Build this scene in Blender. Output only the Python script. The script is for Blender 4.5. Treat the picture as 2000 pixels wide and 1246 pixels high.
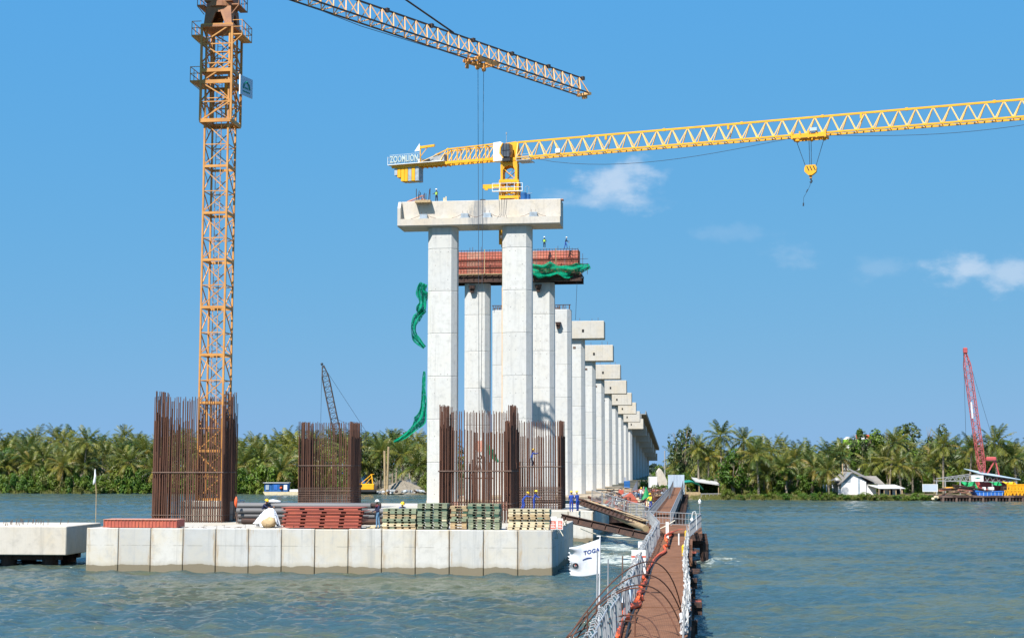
import bpy, math, random
import numpy as np
from mathutils import Vector, Matrix, Quaternion

R = random.Random(11)
S = bpy.context.scene
C = S.collection
for o in list(bpy.data.objects):
    bpy.data.objects.remove(o)

# ---------------------------------------------------------------- camera
F, H = 2900.0, 7.1                       # focal length in pixels of a 2000 px wide frame, eye height above the water
PIT = math.atan(282 / F)
CP, SP = math.cos(PIT), math.sin(PIT)
cam = bpy.data.cameras.new('camera')
cam.sensor_width = 36.0
cam.lens = F / 2000 * 36
cam.clip_start, cam.clip_end = 0.5, 9000
camo = bpy.data.objects.new('camera', cam)
camo.location = (0, 0, H)
camo.rotation_euler = (math.pi / 2 + PIT, 0, 0)
C.objects.link(camo)
S.camera = camo
S.view_settings.view_transform = 'Standard'
S.view_settings.look = 'None'
S.view_settings.gamma = 1.0
S.view_settings.use_curve_mapping = False
S.view_settings.exposure = 0.80
S.cycles.max_bounces = 8
S.cycles.transparent_max_bounces = 12
S.cycles.caustics_reflective = False
S.cycles.caustics_refractive = False
S.cycles.sample_clamp_indirect = 6.0

# ---------------------------------------------------------------- sun and sky
LD = Vector((0.50, 0.83, -1.28)).normalized()       # direction the sunlight travels
sun = bpy.data.lights.new('sun', 'SUN')
sun.energy = 5.0
sun.angle = math.radians(0.5)
sun.color = (1.0, 0.95, 0.87)
suno = bpy.data.objects.new('sun', sun)
suno.rotation_euler = LD.to_track_quat('-Z', 'Y').to_euler()
C.objects.link(suno)

W = bpy.data.worlds.new('World')
S.world = W
W.use_nodes = True
wt = W.node_tree
for n in list(wt.nodes):
    wt.nodes.remove(n)
wo = wt.nodes.new('ShaderNodeOutputWorld')
bg = wt.nodes.new('ShaderNodeBackground')
bg.inputs['Strength'].default_value = 0.1
sky = wt.nodes.new('ShaderNodeTexSky')
sky.sky_type = 'NISHITA'
sky.sun_disc = False
sky.sun_elevation = math.asin(-LD.z)
sky.sun_rotation = math.atan2(-LD.x, -LD.y)
sky.altitude = 0
sky.air_density = 1.0
sky.dust_density = 0.25
sky.ozone_density = 4.0


def wmath(op, *ins):
    n = wt.nodes.new('ShaderNodeMath'); n.operation = op
    for i, v in enumerate(ins):
        if isinstance(v, (int, float)): n.inputs[i].default_value = v
        else: wt.links.new(v, n.inputs[i])
    return n.outputs[0]


tc = wt.nodes.new('ShaderNodeTexCoord')
sx = wt.nodes.new('ShaderNodeSeparateXYZ')
wt.links.new(tc.outputs['Generated'], sx.inputs[0])
az = wmath('ARCTAN2', sx.outputs[0], sx.outputs[1])
el = wmath('ARCSINE', sx.outputs[2])
cb = wt.nodes.new('ShaderNodeCombineXYZ')
wt.links.new(az, cb.inputs[0]); wt.links.new(wmath('MULTIPLY', el, 1.6), cb.inputs[1])
nz = wt.nodes.new('ShaderNodeTexNoise')
nz.inputs['Scale'].default_value = 40; nz.inputs['Detail'].default_value = 7; nz.inputs['Roughness'].default_value = 0.55
wt.links.new(cb.outputs[0], nz.inputs['Vector'])
nzc = wmath('SUBTRACT', nz.outputs[0], 0.5)
# small fair-weather clouds: azimuth, elevation, half sizes (radians), density
tot = None
for a0, e0, wa, we, dens in ((0.0725, 0.186, 0.040, 0.022, 1.0), (0.0700, 0.178, 0.052, 0.012, 0.6), (0.145, 0.154, 0.034, 0.009, 0.16),
                             (0.188, 0.136, 0.024, 0.011, 0.30), (0.300, 0.124, 0.034, 0.015, 0.95),
                             (0.325, 0.122, 0.030, 0.018, 0.8), (0.245, 0.127, 0.026, 0.010, 0.22), (0.52, 0.15, 0.06, 0.02, 0.8), (-0.62, 0.17, 0.07, 0.02, 0.8),
                             (-0.9, 0.2, 0.08, 0.03, 0.9), (1.0, 0.22, 0.09, 0.03, 0.9)):
    dx = wmath('DIVIDE', wmath('SUBTRACT', az, a0), wa)
    dy = wmath('DIVIDE', wmath('SUBTRACT', el, e0), we)
    r2 = wmath('ADD', wmath('MULTIPLY', dx, dx), wmath('MULTIPLY', dy, dy))
    m = wmath('SUBTRACT', 1.0, wmath('SQRT', r2))
    m = wmath('ADD', m, wmath('MULTIPLY', nzc, 2.3))
    mr = wt.nodes.new('ShaderNodeMapRange'); mr.interpolation_type = 'SMOOTHERSTEP'
    mr.inputs['From Min'].default_value = 0.0; mr.inputs['From Max'].default_value = 1.05
    mr.inputs['To Max'].default_value = dens * 0.54
    wt.links.new(m, mr.inputs['Value'])
    tot = mr.outputs[0] if tot is None else wmath('MAXIMUM', tot, mr.outputs[0])
mixc = wt.nodes.new('ShaderNodeMix'); mixc.data_type = 'RGBA'
wt.links.new(tot, mixc.inputs[0])
# tone of the whole sky: the camera's own curve flattens it to an even azure
sep = wt.nodes.new('ShaderNodeSeparateColor'); wt.links.new(sky.outputs[0], sep.inputs[0])
com = wt.nodes.new('ShaderNodeCombineColor')
for ch, (ga, aa) in enumerate(((0.576, 0.0478), (0.180, 0.1895), (-0.10, 0.525))):
    pw_ = wmath('POWER', wmath('MAXIMUM', sep.outputs[ch], 0.4), ga)
    wt.links.new(wmath('MULTIPLY', pw_, aa / 0.1), com.inputs[ch])
wt.links.new(com.outputs[0], mixc.inputs[6])
mixc.inputs[7].default_value = (4.6, 5.0, 5.6, 1)
wt.links.new(mixc.outputs[2], bg.inputs['Color'])
wt.links.new(bg.outputs[0], wo.inputs['Surface'])

# ---------------------------------------------------------------- places


def ray(px, py):
    a = (px - 1000) / F; b = (623 - py) / F
    return Vector((a, CP - SP * b, SP + CP * b))


def gz(px, py, z):                       # the point of height z seen at a pixel of the photograph
    r = ray(px, py); k = (z - H) / r.z
    return Vector((r.x * k, r.y * k, z))


def at(px, py, Y):                       # the point at distance Y seen at a pixel
    r = ray(px, py); k = Y / r.y
    return Vector((r.x * k, Y, H + r.z * k))


TH = math.radians(6.95)                  # the bridge runs 7 degrees to the right of the view
EL = Vector((math.sin(TH), math.cos(TH), 0))
ET = Vector((math.cos(TH), -math.sin(TH), 0))


def BP(l, t, z=0.0):                     # bridge frame: along, across, up
    return EL * l + ET * t + Vector((0, 0, z))


# ---------------------------------------------------------------- scene helpers


def tag(o, label=None, cat=None, group=None, kind=None):
    if label: o['label'] = label
    if cat: o['category'] = cat
    if group: o['group'] = group
    if kind: o['kind'] = kind
    return o


def thing(name, label, cat, loc=(0, 0, 0), rz=0.0, group=None):
    o = bpy.data.objects.new(name, None)
    o.empty_display_size = 0.3
    C.objects.link(o)
    o.location = loc; o.rotation_euler = (0, 0, rz)
    return tag(o, label, cat, group)


def put(name, me, parent=None, loc=(0, 0, 0), rot=(0, 0, 0), sc=(1, 1, 1)):
    o = bpy.data.objects.new(name, me)
    C.objects.link(o)
    if parent: o.parent = parent
    o.location = loc; o.rotation_euler = rot; o.scale = sc
    return o


class MB:
    """collects simple solids; mesh() makes one mesh of them"""

    def __init__(s):
        s.v, s.f, s.mi, s.m = [], [], [], 0

    def poly(s, pts, faces):
        b = len(s.v)
        s.v += [tuple(p) for p in pts]
        for f in faces:
            s.f.append([b + i for i in f]); s.mi.append(s.m)

    def box(s, x0, y0, z0, x1, y1, z1):
        s.poly([(x0, y0, z0), (x1, y0, z0), (x1, y1, z0), (x0, y1, z0), (x0, y0, z1), (x1, y0, z1), (x1, y1, z1), (x0, y1, z1)],
               [(0, 3, 2, 1), (4, 5, 6, 7), (0, 1, 5, 4), (1, 2, 6, 5), (2, 3, 7, 6), (3, 0, 4, 7)])
        return s

    def bbox(s, x0, y0, z0, x1, y1, z1, b=0.02):      # box with chamfered vertical and top edges
        P = lambda e: [(x0 + e, y0 + b + e * 0, 0)]
        def ring(e, z):
            c = b + e
            return [(x0 + c, y0 + e, z), (x1 - c, y0 + e, z), (x1 - e, y0 + c, z), (x1 - e, y1 - c, z), (x1 - c, y1 - e, z), (x0 + c, y1 - e, z), (x0 + e, y1 - c, z), (x0 + e, y0 + c, z)]
        s.rings([ring(b, z0), ring(0, z0 + b), ring(0, z1 - b), ring(b, z1)])
        return s

    def rings(s, rs, cap=True, closed=True):
        n = len(rs[0]); pts = [p for r in rs for p in r]; fs = []
        for k in range(len(rs) - 1):
            for i in range(n if closed else n - 1):
                j = (i + 1) % n
                fs.append((k * n + i, k * n + j, (k + 1) * n + j, (k + 1) * n + i))
        if cap and closed:
            fs.append(tuple(range(n - 1, -1, -1))); fs.append(tuple((len(rs) - 1) * n + i for i in range(n)))
        s.poly(pts, fs); return s

    def prism(s, xy, z0, z1):
        s.rings([[(x, y, z0) for x, y in xy], [(x, y, z1) for x, y in xy]]); return s

    def extr_y(s, xz, y0, y1):                        # outline in x,z carried along y
        s.rings([[(x, y0, z) for x, z in xz], [(x, y1, z) for x, z in xz]]); return s

    def extr_x(s, yz, x0, x1):
        s.rings([[(x0, y, z) for y, z in yz], [(x1, y, z) for y, z in yz]]); return s

    def beam(s, p, q, w, h=None, n=4):
        p, q = Vector(p), Vector(q); d = q - p
        if d.length < 1e-6: return s
        d.normalize()
        up = Vector((0, 0, 1)) if abs(d.z) < 0.95 else Vector((0, 1, 0))
        a = d.cross(up).normalized(); b = a.cross(d)
        h = w if h is None else h
        if n == 4:
            o = [(-.5, -.5), (.5, -.5), (.5, .5), (-.5, .5)]
        else:
            o = [(0.5 * math.cos(2 * math.pi * i / n), 0.5 * math.sin(2 * math.pi * i / n)) for i in range(n)]
        s.rings([[p + a * (u * w) + b * (v * h) for u, v in o], [q + a * (u * w) + b * (v * h) for u, v in o]])
        return s

    def tube(s, pts, r, n=6, cap=True):
        pts = [Vector(p) for p in pts]; rs = []
        rr = r if isinstance(r, (list, tuple)) else [r] * len(pts)
        prev = None
        for i, p in enumerate(pts):
            d = (pts[min(i + 1, len(pts) - 1)] - pts[max(i - 1, 0)])
            if d.length < 1e-9: d = Vector((0, 0, 1))
            d.normalize()
            if prev is None:
                up = Vector((0, 0, 1)) if abs(d.z) < 0.9 else Vector((0, 1, 0))
                a = d.cross(up).normalized()
            else:
                a = (prev - d * prev.dot(d)).normalized()
            prev = a; b = a.cross(d)
            rs.append([p + (a * math.cos(2 * math.pi * k / n) + b * math.sin(2 * math.pi * k / n)) * rr[i] for k in range(n)])
        s.rings(rs, cap); return s

    def ball(s, c, r, n=8, k=5, sq=(1, 1, 1)):
        c = Vector(c); rs = []
        for i in range(k + 1):
            ph = math.pi * (i + 0.001) / (k + 0.002) - math.pi / 2
            rs.append([c + Vector((r * sq[0] * math.cos(ph) * math.cos(2 * math.pi * j / n), r * sq[1] * math.cos(ph) * math.sin(2 * math.pi * j / n), r * sq[2] * math.sin(ph))) for j in range(n)])
        s.rings(rs); return s

    def mesh(s, name, mats, smooth=False):
        me = bpy.data.meshes.new(name)
        me.from_pydata(s.v, [], s.f)
        for m in (mats if isinstance(mats, (list, tuple)) else [mats]): me.materials.append(m)
        if any(s.mi): me.polygons.foreach_set('material_index', s.mi)
        if smooth: me.polygons.foreach_set('use_smooth', [True] * len(me.polygons))
        me.update()
        return me

    def build(s, name, mats, parent=None, loc=(0, 0, 0), rot=(0, 0, 0), smooth=False):
        return put(name, s.mesh(name, mats, smooth), parent, loc, rot)


def lump(c, rx, ry, rz, seed, n=14, k=9, amp=0.25, flat=None):
    """an irregular closed lump as rings"""
    rr = random.Random(seed); ph = [rr.uniform(0, 6.3) for _ in range(8)]; rs = []
    for i in range(k + 1):
        t = math.pi * (i + 0.01) / (k + 0.02) - math.pi / 2
        ring = []
        for j in range(n):
            a = 2 * math.pi * j / n
            g = 1 + amp * (math.sin(2 * a + ph[0] + t) * 0.5 + math.sin(3 * a + ph[1] - 2 * t) * 0.4 + math.sin(5 * a + ph[2] + 3 * t) * 0.3 + rr.uniform(-.25, .25))
            z = rz * g * math.sin(t)
            if flat is not None: z = max(z, flat)
            ring.append((c[0] + rx * g * math.cos(t) * math.cos(a), c[1] + ry * g * math.cos(t) * math.sin(a), c[2] + z))
        rs.append(ring)
    return rs


# ---------------------------------------------------------------- materials


class NT:
    def __init__(s, name):
        s.m = bpy.data.materials.new(name); s.m.use_nodes = True
        s.t = s.m.node_tree; s.b = s.t.nodes['Principled BSDF']; s.out = s.t.nodes['Material Output']

    def n(s, typ, **kw):
        x = s.t.nodes.new(typ)
        for k, v in kw.items(): setattr(x, k, v)
        return x

    def l(s, a, b): s.t.links.new(a, b)

    def math(s, op, *ins, clamp=False):
        x = s.n('ShaderNodeMath', operation=op, use_clamp=clamp)
        for i, v in enumerate(ins):
            if isinstance(v, (int, float)): x.inputs[i].default_value = v
            else: s.l(v, x.inputs[i])
        return x.outputs[0]

    def coords(s, kind='Object', scale=(1, 1, 1), jitter=True):
        tcn = s.n('ShaderNodeTexCoord'); v = tcn.outputs[kind] if kind != 'World' else s.n('ShaderNodeNewGeometry').outputs['Position']
        if jitter and kind == 'Object':
            oi = s.n('ShaderNodeObjectInfo')
            mu = s.math('MULTIPLY', oi.outputs['Random'], 37.0)
            ad = s.n('ShaderNodeVectorMath', operation='ADD'); s.l(v, ad.inputs[0]); s.l(mu, ad.inputs[1]); v = ad.outputs[0]
        mp = s.n('ShaderNodeMapping'); mp.inputs['Scale'].default_value = scale
        s.l(v, mp.inputs[0]); return mp.outputs[0]

    def noise(s, v, sc, det=5, rough=0.6, dist=0.0):
        x = s.n('ShaderNodeTexNoise'); x.inputs['Scale'].default_value = sc; x.inputs['Detail'].default_value = det
        x.inputs['Roughness'].default_value = rough; x.inputs['Distortion'].default_value = dist
        s.l(v, x.inputs['Vector']); return x.outputs[0]

    def ramp(s, v, a, b, lo=0.0, hi=1.0):
        x = s.n('ShaderNodeMapRange', interpolation_type='SMOOTHSTEP')
        x.inputs['From Min'].default_value = a; x.inputs['From Max'].default_value = b
        x.inputs['To Min'].default_value = lo; x.inputs['To Max'].default_value = hi
        s.l(v, x.inputs['Value']); return x.outputs[0]

    def mix(s, f, a, b, blend='MIX'):
        x = s.n('ShaderNodeMix', data_type='RGBA', blend_type=blend)
        if isinstance(f, (int, float)): x.inputs[0].default_value = f
        else: s.l(f, x.inputs[0])
        for i, v in ((6, a), (7, b)):
            if isinstance(v, tuple): x.inputs[i].default_value = (*v, 1)
            else: s.l(v, x.inputs[i])
        return x.outputs[2]

    def rnd(s): return s.n('ShaderNodeObjectInfo').outputs['Random']

    def bump(s, h, st=0.3, dist=0.02):
        x = s.n('ShaderNodeBump'); x.inputs['Strength'].default_value = st; x.inputs['Distance'].default_value = dist
        s.l(h, x.inputs['Height']); s.l(x.outputs[0], s.b.inputs['Normal'])

    def done(s, col, rough=0.8, metal=0.0, spec=None):
        if isinstance(col, tuple): s.b.inputs['Base Color'].default_value = (*col, 1)
        else: s.l(col, s.b.inputs['Base Color'])
        if isinstance(rough, (int, float)): s.b.inputs['Roughness'].default_value = rough
        else: s.l(rough, s.b.inputs['Roughness'])
        s.b.inputs['Metallic'].default_value = metal
        if spec is not None: s.b.inputs['Specular IOR Level'].default_value = spec
        return s.m


def paint(name, c, c2=None, rough=0.55, sc=2.0, wear=0.35, dirt=(0.16, 0.10, 0.06), amt=0.45, metal=0.0, var=0.25, bump=0.1):
    """painted or plain surface: two tones, grime patches and a little brightness change per object"""
    t = NT(name); v = t.coords('Object')
    n1 = t.noise(v, sc, 6, 0.65); n2 = t.noise(v, sc * 4.3, 5, 0.7)
    c2 = c2 or tuple(x * 0.72 for x in c)
    col = t.mix(t.ramp(n1, 0.35, 0.68), c, c2)
    col = t.mix(t.math('MULTIPLY', t.ramp(n2, 1 - wear - 0.12, 1 - wear + 0.12), amt), col, dirt)
    hv = t.n('ShaderNodeHueSaturation'); t.l(col, hv.inputs['Color'])
    t.l(t.math('ADD', t.math('MULTIPLY', t.rnd(), var), 1 - var * 0.5), hv.inputs['Value'])
    t.bump(n2, bump, 0.01)
    return t.done(hv.outputs[0], rough, metal)


def concrete(name, c=(0.50, 0.48, 0.44), wet=False, warm=0.35, shadow_band=None, streak=0.5, tint=0.10):
    t = NT(name); v = t.coords('Object')
    big = t.noise(v, 0.35, 5, 0.6); mid = t.noise(v, 1.6, 6, 0.68); fine = t.noise(v, 14, 4, 0.7)
    vs = t.coords('Object', (1.8, 1.8, 0.07)); st = t.noise(vs, 1.3, 6, 0.7)
    warmc = (c[0] * 0.98, c[1] * 0.90, c[2] * 0.75); grey = tuple(x * 0.74 for x in c)
    col = t.mix(t.ramp(big, 0.38, 0.66, 0, warm * 2), c, warmc)
    col = t.mix(t.ramp(mid, 0.45, 0.75, 0, 0.75), col, grey)
    col = t.mix(t.ramp(st, 0.50, 0.72, 0, streak), col, tuple(x * 0.60 for x in c))
    col = t.mix(t.ramp(fine, 0.56, 0.74, 0, 0.35), col, tuple(x * 0.5 for x in c))
    rust = t.noise(t.coords('Object', (1.0, 1.0, 0.16)), 0.9, 4, 0.6)
    col = t.mix(t.ramp(rust, 0.62, 0.76, 0, 0.42 * warm * 2), col, (0.40, 0.26, 0.11))
    r = t.rnd()
    col = t.mix(t.math('MULTIPLY', r, tint * 2.2), col, (0.36, 0.38, 0.40))
    if wet:
        pj_ = t.n('ShaderNodeSeparateXYZ'); t.l(t.coords('Object', (1, 1, 1), False), pj_.inputs[0])
        ej = t.math('ABSOLUTE', t.math('SUBTRACT', pj_.outputs[0], 1.137))
        jn = t.noise(t.coords('Object', (2.2, 1, 0.35)), 1.6, 6, 0.7)
        jm = t.ramp(t.math('ADD', t.math('MULTIPLY', ej, 0.55), jn), 0.98, 1.22, 0, 0.62)
        col = t.mix(jm, col, (0.36, 0.235, 0.10))
        ln_ = t.math('ABSOLUTE', t.math('SUBTRACT', pj_.outputs[2], 1.72))
        lm = t.math('MULTIPLY', t.ramp(ln_, 0.012, 0.03, 0.5, 0.0), t.ramp(t.noise(t.coords('Object'), 0.7, 3), 0.46, 0.56))
        col = t.mix(lm, col, (0.16, 0.15, 0.13))
        sm_ = t.noise(t.coords('Object', (1, 1, 1.6)), 2.4, 8, 0.75, 1.2)
        col = t.mix(t.ramp(sm_, 0.66, 0.72, 0, 0.55), col, (0.17, 0.17, 0.18))
        zz = t.n('ShaderNodeSeparateXYZ'); g = t.n('ShaderNodeNewGeometry'); t.l(g.outputs['Position'], zz.inputs[0])
        wn = t.noise(t.coords('World', (1, 1, 0.3), False), 0.55, 5, 0.6)
        h = t.math('ADD', zz.outputs[2], t.math('MULTIPLY', t.math('SUBTRACT', wn, 0.5), 0.65))
        col = t.mix(t.ramp(h, 0.40, 0.45, 0.9, 0), col, (0.115, 0.088, 0.045))
        col = t.mix(t.ramp(h, 0.42, 0.75, 0.35, 0), col, (0.30, 0.26, 0.19))
    if shadow_band:  # streaky dark band that imitates a cast shadow in the colour
        x0, x1 = shadow_band
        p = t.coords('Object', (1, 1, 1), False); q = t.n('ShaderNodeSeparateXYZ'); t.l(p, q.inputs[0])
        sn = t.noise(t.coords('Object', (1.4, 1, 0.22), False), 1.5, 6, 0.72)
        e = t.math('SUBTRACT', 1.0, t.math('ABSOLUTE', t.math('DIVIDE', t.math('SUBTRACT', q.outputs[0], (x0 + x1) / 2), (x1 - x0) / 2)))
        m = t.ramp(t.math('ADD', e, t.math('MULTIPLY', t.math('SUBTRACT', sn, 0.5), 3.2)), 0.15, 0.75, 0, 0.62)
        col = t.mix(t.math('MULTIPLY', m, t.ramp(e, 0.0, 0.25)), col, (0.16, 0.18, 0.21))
    bm = t.math('ADD', t.math('MULTIPLY', fine, 0.5), mid)
    t.bump(bm, 0.28, 0.03)
    return t.done(col, 0.9, 0, 0.25)


def leaf(name, a, b, c3=None, trans=0.32):
    t = NT(name)
    g = t.n('ShaderNodeObjectInfo')
    v = t.coords('Object'); n = t.noise(v, 0.9, 3, 0.6)
    f = t.math('ADD', t.math('MULTIPLY', t.math('POWER', g.outputs['Random'], 1.5), 0.85), t.math('MULTIPLY', t.ramp(n, 0.3, 0.7), 0.35), clamp=True)
    col = t.mix(f, a, b)
    if c3:
        n3 = t.noise(v, 0.55, 2, 0.5)
        col = t.mix(t.ramp(n3, 0.58, 0.72, 0, 0.75), col, c3)
    t.l(col, t.b.inputs['Base Color'])
    t.b.inputs['Roughness'].default_value = 0.45
    t.b.inputs['Specular IOR Level'].default_value = 0.35
    tr = t.n('ShaderNodeBsdfTranslucent'); t.l(col, tr.inputs['Color'])
    ms = t.n('ShaderNodeMixShader'); ms.inputs[0].default_value = trans
    t.l(t.b.outputs[0], ms.inputs[1]); t.l(tr.outputs[0], ms.inputs[2]); t.l(ms.outputs[0], t.out.inputs['Surface'])
    return t.m


M = {}
M['conc_column'] = concrete('column_concrete', (0.58, 0.575, 0.555), warm=0.12, streak=0.50, tint=0.11)
M['conc_cap'] = concrete('cap_concrete', (0.54, 0.50, 0.44), warm=0.35, streak=0.5, tint=0.10)
M['conc_shaded'] = concrete('shaded_deck_concrete', (0.26, 0.255, 0.24), warm=0.2, streak=0.5, tint=0.06)  # far deck concrete, darkened to put the shade beneath it into the colour
M['conc_cap_shadowed'] = concrete('shadow_painted_cap_concrete', (0.55, 0.51, 0.46), warm=0.3, streak=0.35, shadow_band=(-1.6, 1.7), tint=0.0)  # cast shadow on the nearest cap beam, painted into its colour
M['conc_panel'] = concrete('panel_concrete', (0.57, 0.55, 0.51), wet=True, warm=0.55, streak=0.72, tint=0.26)
M['conc_deck'] = concrete('deck_concrete', (0.46, 0.43, 0.38), warm=0.4)
M['rust'] = paint('rusty_bar', (0.125, 0.052, 0.030), (0.068, 0.031, 0.021), 0.9, 3, 0.3, (0.20, 0.09, 0.04), 0.6, 0, 0.5)
M['rust_dark'] = paint('dark_rusty_steel', (0.060, 0.030, 0.022), (0.030, 0.020, 0.018), 0.85, 1.5, 0.4, (0.15, 0.07, 0.04), 0.6)
M['rust_tie'] = paint('grey_rusty_tie', (0.16, 0.10, 0.075), (0.09, 0.06, 0.05), 0.85, 3, 0.3, (0.22, 0.15, 0.11), 0.5)
M['deck_rust'] = None
M['red_form'] = paint('red_oxide_formwork', (0.40, 0.095, 0.055), (0.30, 0.07, 0.05), 0.7, 1.2, 0.3, (0.42, 0.25, 0.18), 0.45, 0, 0.3)
M['red_form_bright'] = paint('bright_red_formwork', (0.50, 0.155, 0.105), (0.42, 0.11, 0.075), 0.8, 0.6, 0.36, (0.66, 0.42, 0.32), 0.7, 0, 0.35)
M['tie_mark'] = paint('grey_tie_mark', (0.24, 0.23, 0.215), None, 0.9, 3, 0.3)
M['red_form_pale'] = paint('worn_red_formwork', (0.52, 0.20, 0.14), (0.42, 0.13, 0.09), 0.8, 2.0, 0.5, (0.55, 0.38, 0.28), 0.7, 0, 0.35)
M['orange_crane'] = paint('faded_orange_crane_paint', (0.58, 0.275, 0.065), (0.46, 0.20, 0.05), 0.55, 0.8, 0.3, (0.25, 0.12, 0.06), 0.5, 0, 0.1)
M['brown_crane'] = paint('brown_crane_paint', (0.34, 0.15, 0.06), (0.24, 0.10, 0.05), 0.6, 1.5, 0.3, (0.15, 0.08, 0.05), 0.5)
M['pale_lacing'] = paint('pale_lacing_paint', (0.74, 0.42, 0.18), (0.62, 0.33, 0.12), 0.55, 0.8, 0.3, (0.35, 0.2, 0.1), 0.4, 0, 0.1)
M['dark_chord'] = paint('dark_chord_steel', (0.045, 0.035, 0.032), (0.09, 0.05, 0.03), 0.6, 1.0, 0.3, (0.2, 0.1, 0.05), 0.4)
M['yellow'] = paint('yellow_crane_paint', (0.80, 0.40, 0.012), (0.74, 0.34, 0.012), 0.45, 0.7, 0.2, (0.35, 0.18, 0.05), 0.35, 0, 0.06)
M['yellow_pale'] = paint('pale_yellow_lacing', (0.86, 0.58, 0.22), (0.82, 0.50, 0.14), 0.5, 0.7, 0.2, (0.4, 0.25, 0.1), 0.3, 0, 0.06)
M['white'] = paint('white_paint', (0.78, 0.78, 0.76), (0.70, 0.70, 0.68), 0.5, 1.0, 0.25, (0.4, 0.36, 0.3), 0.3, 0, 0.06)
M['white_letter'] = paint('pale_sign_letter', (0.50, 0.57, 0.54), None, 0.5, 1.0, 0.1, (0.6, 0.6, 0.6), 0.1, 0, 0.0)
M['black'] = paint('black_steel', (0.02, 0.02, 0.022), None, 0.5, 2.0, 0.2, (0.1, 0.08, 0.06), 0.3)
M['cable'] = paint('dark_wire_rope', (0.035, 0.05, 0.07), None, 0.6, 2, 0.1)
M['galv'] = paint('galvanised_steel', (0.33, 0.345, 0.36), (0.25, 0.26, 0.275), 0.5, 3, 0.35, (0.28, 0.24, 0.2), 0.4, 0.0, 0.2)
M['grey_pipe'] = paint('grey_steel_pipe', (0.17, 0.17, 0.175), (0.11, 0.11, 0.115), 0.55, 0.8, 0.35, (0.16, 0.10, 0.07), 0.5, 0.0, 0.5)
M['glass'] = paint('dark_cab_glass', (0.05, 0.06, 0.075), (0.09, 0.10, 0.12), 0.08, 0.8, 0.1, (0.2, 0.2, 0.2), 0.1)
M['green_net'] = paint('green_netting', (0.010, 0.42, 0.25), (0.006, 0.32, 0.19), 0.75, 2.5, 0.3, (0.05, 0.30, 0.18), 0.4, 0, 0.1, 0.5)
_m = M['green_net']; _t = _m.node_tree; _b = _t.nodes['Principled BSDF']; _o = _t.nodes['Material Output']      # woven net lets some light and view through
_tp = _t.nodes.new('ShaderNodeBsdfTransparent'); _tl = _t.nodes.new('ShaderNodeBsdfTranslucent'); _tl.inputs['Color'].default_value = (0.02, 0.55, 0.32, 1)
_m1 = _t.nodes.new('ShaderNodeMixShader'); _m1.inputs[0].default_value = 0.5; _m2 = _t.nodes.new('ShaderNodeMixShader'); _m2.inputs[0].default_value = 0.24
_t.links.new(_b.outputs[0], _m1.inputs[1]); _t.links.new(_tl.outputs[0], _m1.inputs[2]); _t.links.new(_m1.outputs[0], _m2.inputs[1]); _t.links.new(_tp.outputs[0], _m2.inputs[2]); _t.links.new(_m2.outputs[0], _o.inputs['Surface'])
_b.inputs['Specular IOR Level'].default_value = 0.05; _b.inputs['Roughness'].default_value = 1.0
_tc = _t.nodes.new('ShaderNodeTexCoord'); _nn = _t.nodes.new('ShaderNodeTexNoise'); _nn.inputs['Scale'].default_value = 3.2; _nn.inputs['Detail'].default_value = 6; _nn.inputs['Roughness'].default_value = 0.7
_rr = _t.nodes.new('ShaderNodeMapRange'); _rr.inputs['From Min'].default_value = 0.50; _rr.inputs['From Max'].default_value = 0.66; _rr.inputs['To Min'].default_value = 0.14; _rr.inputs['To Max'].default_value = 0.85
_t.links.new(_tc.outputs['Object'], _nn.inputs['Vector']); _t.links.new(_nn.outputs[0], _rr.inputs['Value']); _t.links.new(_rr.outputs[0], _m2.inputs[0])
M['green_tarp'] = paint('green_tarpaulin', (0.01, 0.30, 0.09), (0.01, 0.22, 0.07), 0.6, 1.5, 0.25, (0.08, 0.25, 0.12), 0.4)
M['teal_tarp'] = paint('teal_canopy_cloth', (0.005, 0.22, 0.17), (0.005, 0.17, 0.13), 0.6, 1.0, 0.25, (0.05, 0.25, 0.2), 0.4)
M['tarp_white'] = paint('white_tarpaulin', (0.72, 0.73, 0.75), (0.6, 0.62, 0.66), 0.6, 2.5, 0.25, (0.45, 0.43, 0.4), 0.4, 0, 0.05, 0.4)
M['timber'] = paint('raw_timber', (0.42, 0.31, 0.17), (0.30, 0.21, 0.12), 0.85, 2.5, 0.35, (0.16, 0.11, 0.07), 0.5, 0, 0.45)
M['timber_pale'] = paint('pale_timber', (0.62, 0.53, 0.36), (0.50, 0.41, 0.26), 0.85, 2.5, 0.3, (0.3, 0.22, 0.12), 0.5, 0, 0.35)
M['timber_green'] = paint('green_painted_timber', (0.13, 0.19, 0.13), (0.21, 0.23, 0.15), 0.8, 2.5, 0.45, (0.42, 0.36, 0.22), 0.55, 0, 0.4)
M['timber_dkgreen'] = paint('dark_green_timber', (0.035, 0.095, 0.065), (0.06, 0.115, 0.08), 0.8, 2.5, 0.3, (0.2, 0.2, 0.12), 0.4, 0, 0.4)
M['blue_tank'] = paint('blue_painted_steel', (0.015, 0.12, 0.36), (0.015, 0.09, 0.27), 0.5, 1.5, 0.3, (0.2, 0.22, 0.25), 0.4)
M['blue_pale'] = paint('pale_blue_panel', (0.42, 0.53, 0.62), (0.36, 0.46, 0.56), 0.5, 0.8, 0.25, (0.3, 0.3, 0.3), 0.3)
M['orange_net'] = paint('orange_safety_net', (0.72, 0.11, 0.02), (0.60, 0.08, 0.02), 0.6, 5, 0.3, (0.5, 0.2, 0.1), 0.4, 0, 0.1, 0.5)
M['red_crane'] = paint('red_crane_paint', (0.46, 0.085, 0.08), (0.38, 0.07, 0.07), 0.5, 0.8, 0.3, (0.4, 0.2, 0.2), 0.3)
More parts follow.
